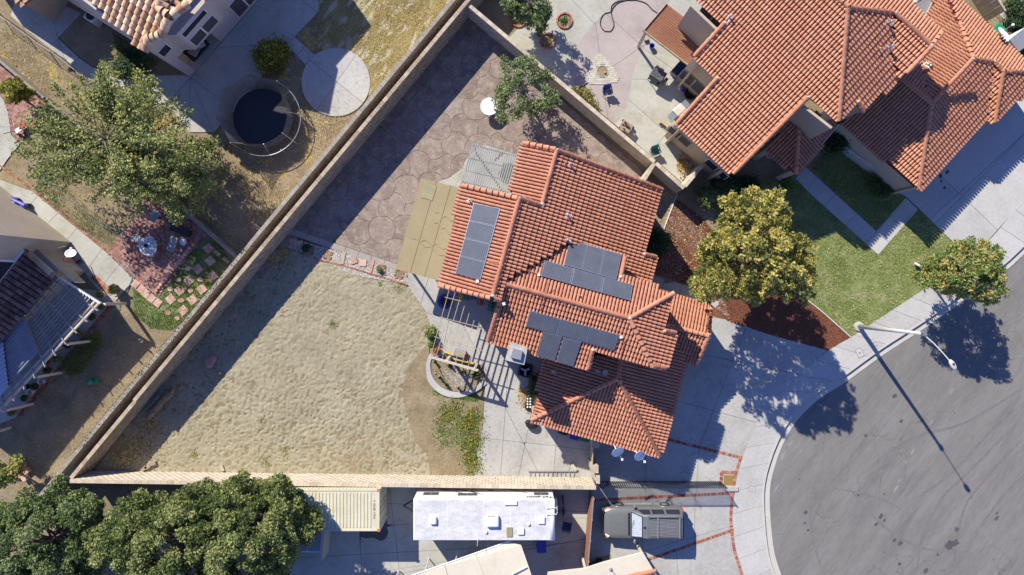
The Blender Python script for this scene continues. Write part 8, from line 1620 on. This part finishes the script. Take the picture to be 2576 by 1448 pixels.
v = G(D('c', 1262, 515), .5); t = thing('wicker_sofa', 'wicker sofa with dark navy cushion at the edge of the patio cover', 'sofa', (v.x, v.y, 0)); X = Matrix.Translation((v.x, v.y, 0)) @ Matrix.Rotation(R(48), 4, 'Z'); MB(X).box((0, 0, .25), (1.0, .6, .36)).build('frame', 'lavender2', t, bevel=.04); MB(X).box((0, .03, .48), (.9, .5, .14)).build('cushion', 'tarp', t, bevel=.06); MB(X).box((0, -.3, .55), (1.0, .08, .3)).build('backrest', 'lavender', t, bevel=.03)
v = G(D('c', 1145, 942)); t = thing('small_bench', 'low narrow wooden bench on the greyish patio', 'bench', v); X = Matrix.Translation(v) @ Matrix.Rotation(R(-38), 4, 'Z'); MB(X).box((0, 0, .3), (.62, .2, .04)).build('seat', 'wood', t)
for s_ in (-1, 1): MB(X).box((s_ * .27, 0, .14), (.05, .36, .28)).build('leg', 'wood', t)
v = G(D('c', 860, 958), .5); t = thing('garden_cart', 'cluttered wooden cart with tools against the sand coloured wall', 'cart', (v.x, v.y, 0)); X = Matrix.Translation((v.x, v.y, 0)) @ Matrix.Rotation(R(-35), 4, 'Z'); MB(X).box((0, 0, .6), (.75, .55, .04)).build('top', 'log', t); MB(X).box((.05, .03, .68), (.3, .12, .1)).build('drill_case', 'iron', t); MB(X).box((0, 0, .25), (.7, .5, .05)).build('shelf', 'wood', t)
for sx in (-1, 1):
    for sy in (-1, 1): MB(X).box((sx * .34, sy * .24, .3), (.05, .05, .6)).build('leg', 'wood', t)
for dx in (-.28, .3): MB(X).lathe((dx, .32, .18), [(.04, -.04), (.18, -.04), (.18, .04), (.04, .04)], 14, rot=Matrix.Rotation(math.pi / 2, 3, 'X')).build('wheel', 'tyre', t)
for k, (dx, dy) in enumerate(((-.2, .15), (-.3, .0), (-.1, -.2))): MB(X).lathe((dx, dy, .62), [(.06, 0), (.06, .12)], 9).build('jar', ('black', 'clay', 'grey_metal')[k], t)
for i, (a, b, lb) in enumerate((((1410, 1165), (1340, 1225), 'rake leaning at the end wall, upper'), ((1478, 1150), (1360, 1260), 'long handled hoe leaning at the end wall'), ((1455, 1215), (1300, 1355), 'broom leaning into the corner of the end wall'))):
    t = thing('garden_tool', lb, 'garden tool', G(D('c', *b))); MB().tube(G(D('c', *a), 1.3), G(D('c', *b), .05), .018, n=6).build('handle', ('wood', 'wood', 'yellow_p')[i], t); v = G(D('c', *b)); MB().box((v.x, v.y, .05), (.34, .1, .06), .8).build('tool_head', ('grey_metal', 'iron', 'black')[i], t)
v = G(D('c', 1292, 1240)); t = thing('leaf_pile', 'heap of yellow leaves in a rack near the garden tools', 'leaf pile', v); rg_ = np.random.default_rng(2); leaves('leaves', np.stack([v.x + rg_.normal(0, .2, 600), v.y + rg_.normal(0, .28, 600), rg_.uniform(.02, .3, 600)], 1), .07, 'dryleaf', t, 4); MB().box((v.x, v.y, .04), (.5, .7, .06), .5).build('rack', 'wood', t)
v = G(D('b', 1760, 803), .75); t = round_table('round white table half hidden by the patio tree', v, .57, .74, 'white'); v = G(D('q', 945, 520), .9); t = thing('hammock_chair', 'red and orange striped cloth hanging under the slatted cover', 'cloth', (v.x, v.y, 0)); 
for k, m_ in enumerate(('red_p', 'orange', 'yellow_p', 'black')): MB().box((v.x - .1 + k * .1, v.y + .06 * k, 1.0), (.1, .75, .03), R(-38)).build('stripe', m_, t)
MB().tube((v.x, v.y, 1.0), (v.x + .1, v.y + .1, 2.6), .01, n=4).build('rope', 'paintwood', t)
v = G(D('q', 1080, 770), .5); t = thing('barbecue', 'black barbecue standing under the slatted cover', 'barbecue', (v.x, v.y, 0)); MB().box((v.x, v.y, .8), (.5, .75, .35), R(-14)).build('hood', 'black', t, bevel=.1); MB().box((v.x, v.y, .35), (.4, .6, .6), R(-14)).build('cart', 'iron', t); pot('flowering potted plant next to the black barbecue', G(D('q', 1190, 760)), .2, .3, 'clay', 'leaf_dark', .32, 700, 95); pot('small potted plant below the black barbecue', G(D('q', 1000, 870)), .16, .2, 'clay', 'leaf_vine', .22, 300, 96)
lathe_thing('bucket', 'white pail beside the porch of the large house', 'bucket', G(D('d', 0, 1180)), [(.14, 0), (.18, .3), (.19, .31), (.16, .3), (.13, .03)], 'white', 'bucket_body')
# white sheet metal and lettering details
p = dsh.children[0]; q = G(D('d', 1792, 250), 3.36); dd = Vector((math.cos(R(50)) * math.cos(R(50)), math.sin(R(50)) * math.cos(R(50)), math.sin(R(50)))); rot = dd.to_track_quat('Z', 'Y').to_matrix().to_4x4(); c = G(D('d', 1778, 252), 3.3) + dd * .03; text_obj('HUGHES', .15, 'white', dsh, Matrix.Translation(c) @ rot @ Matrix.Rotation(R(60), 4, 'Z'))
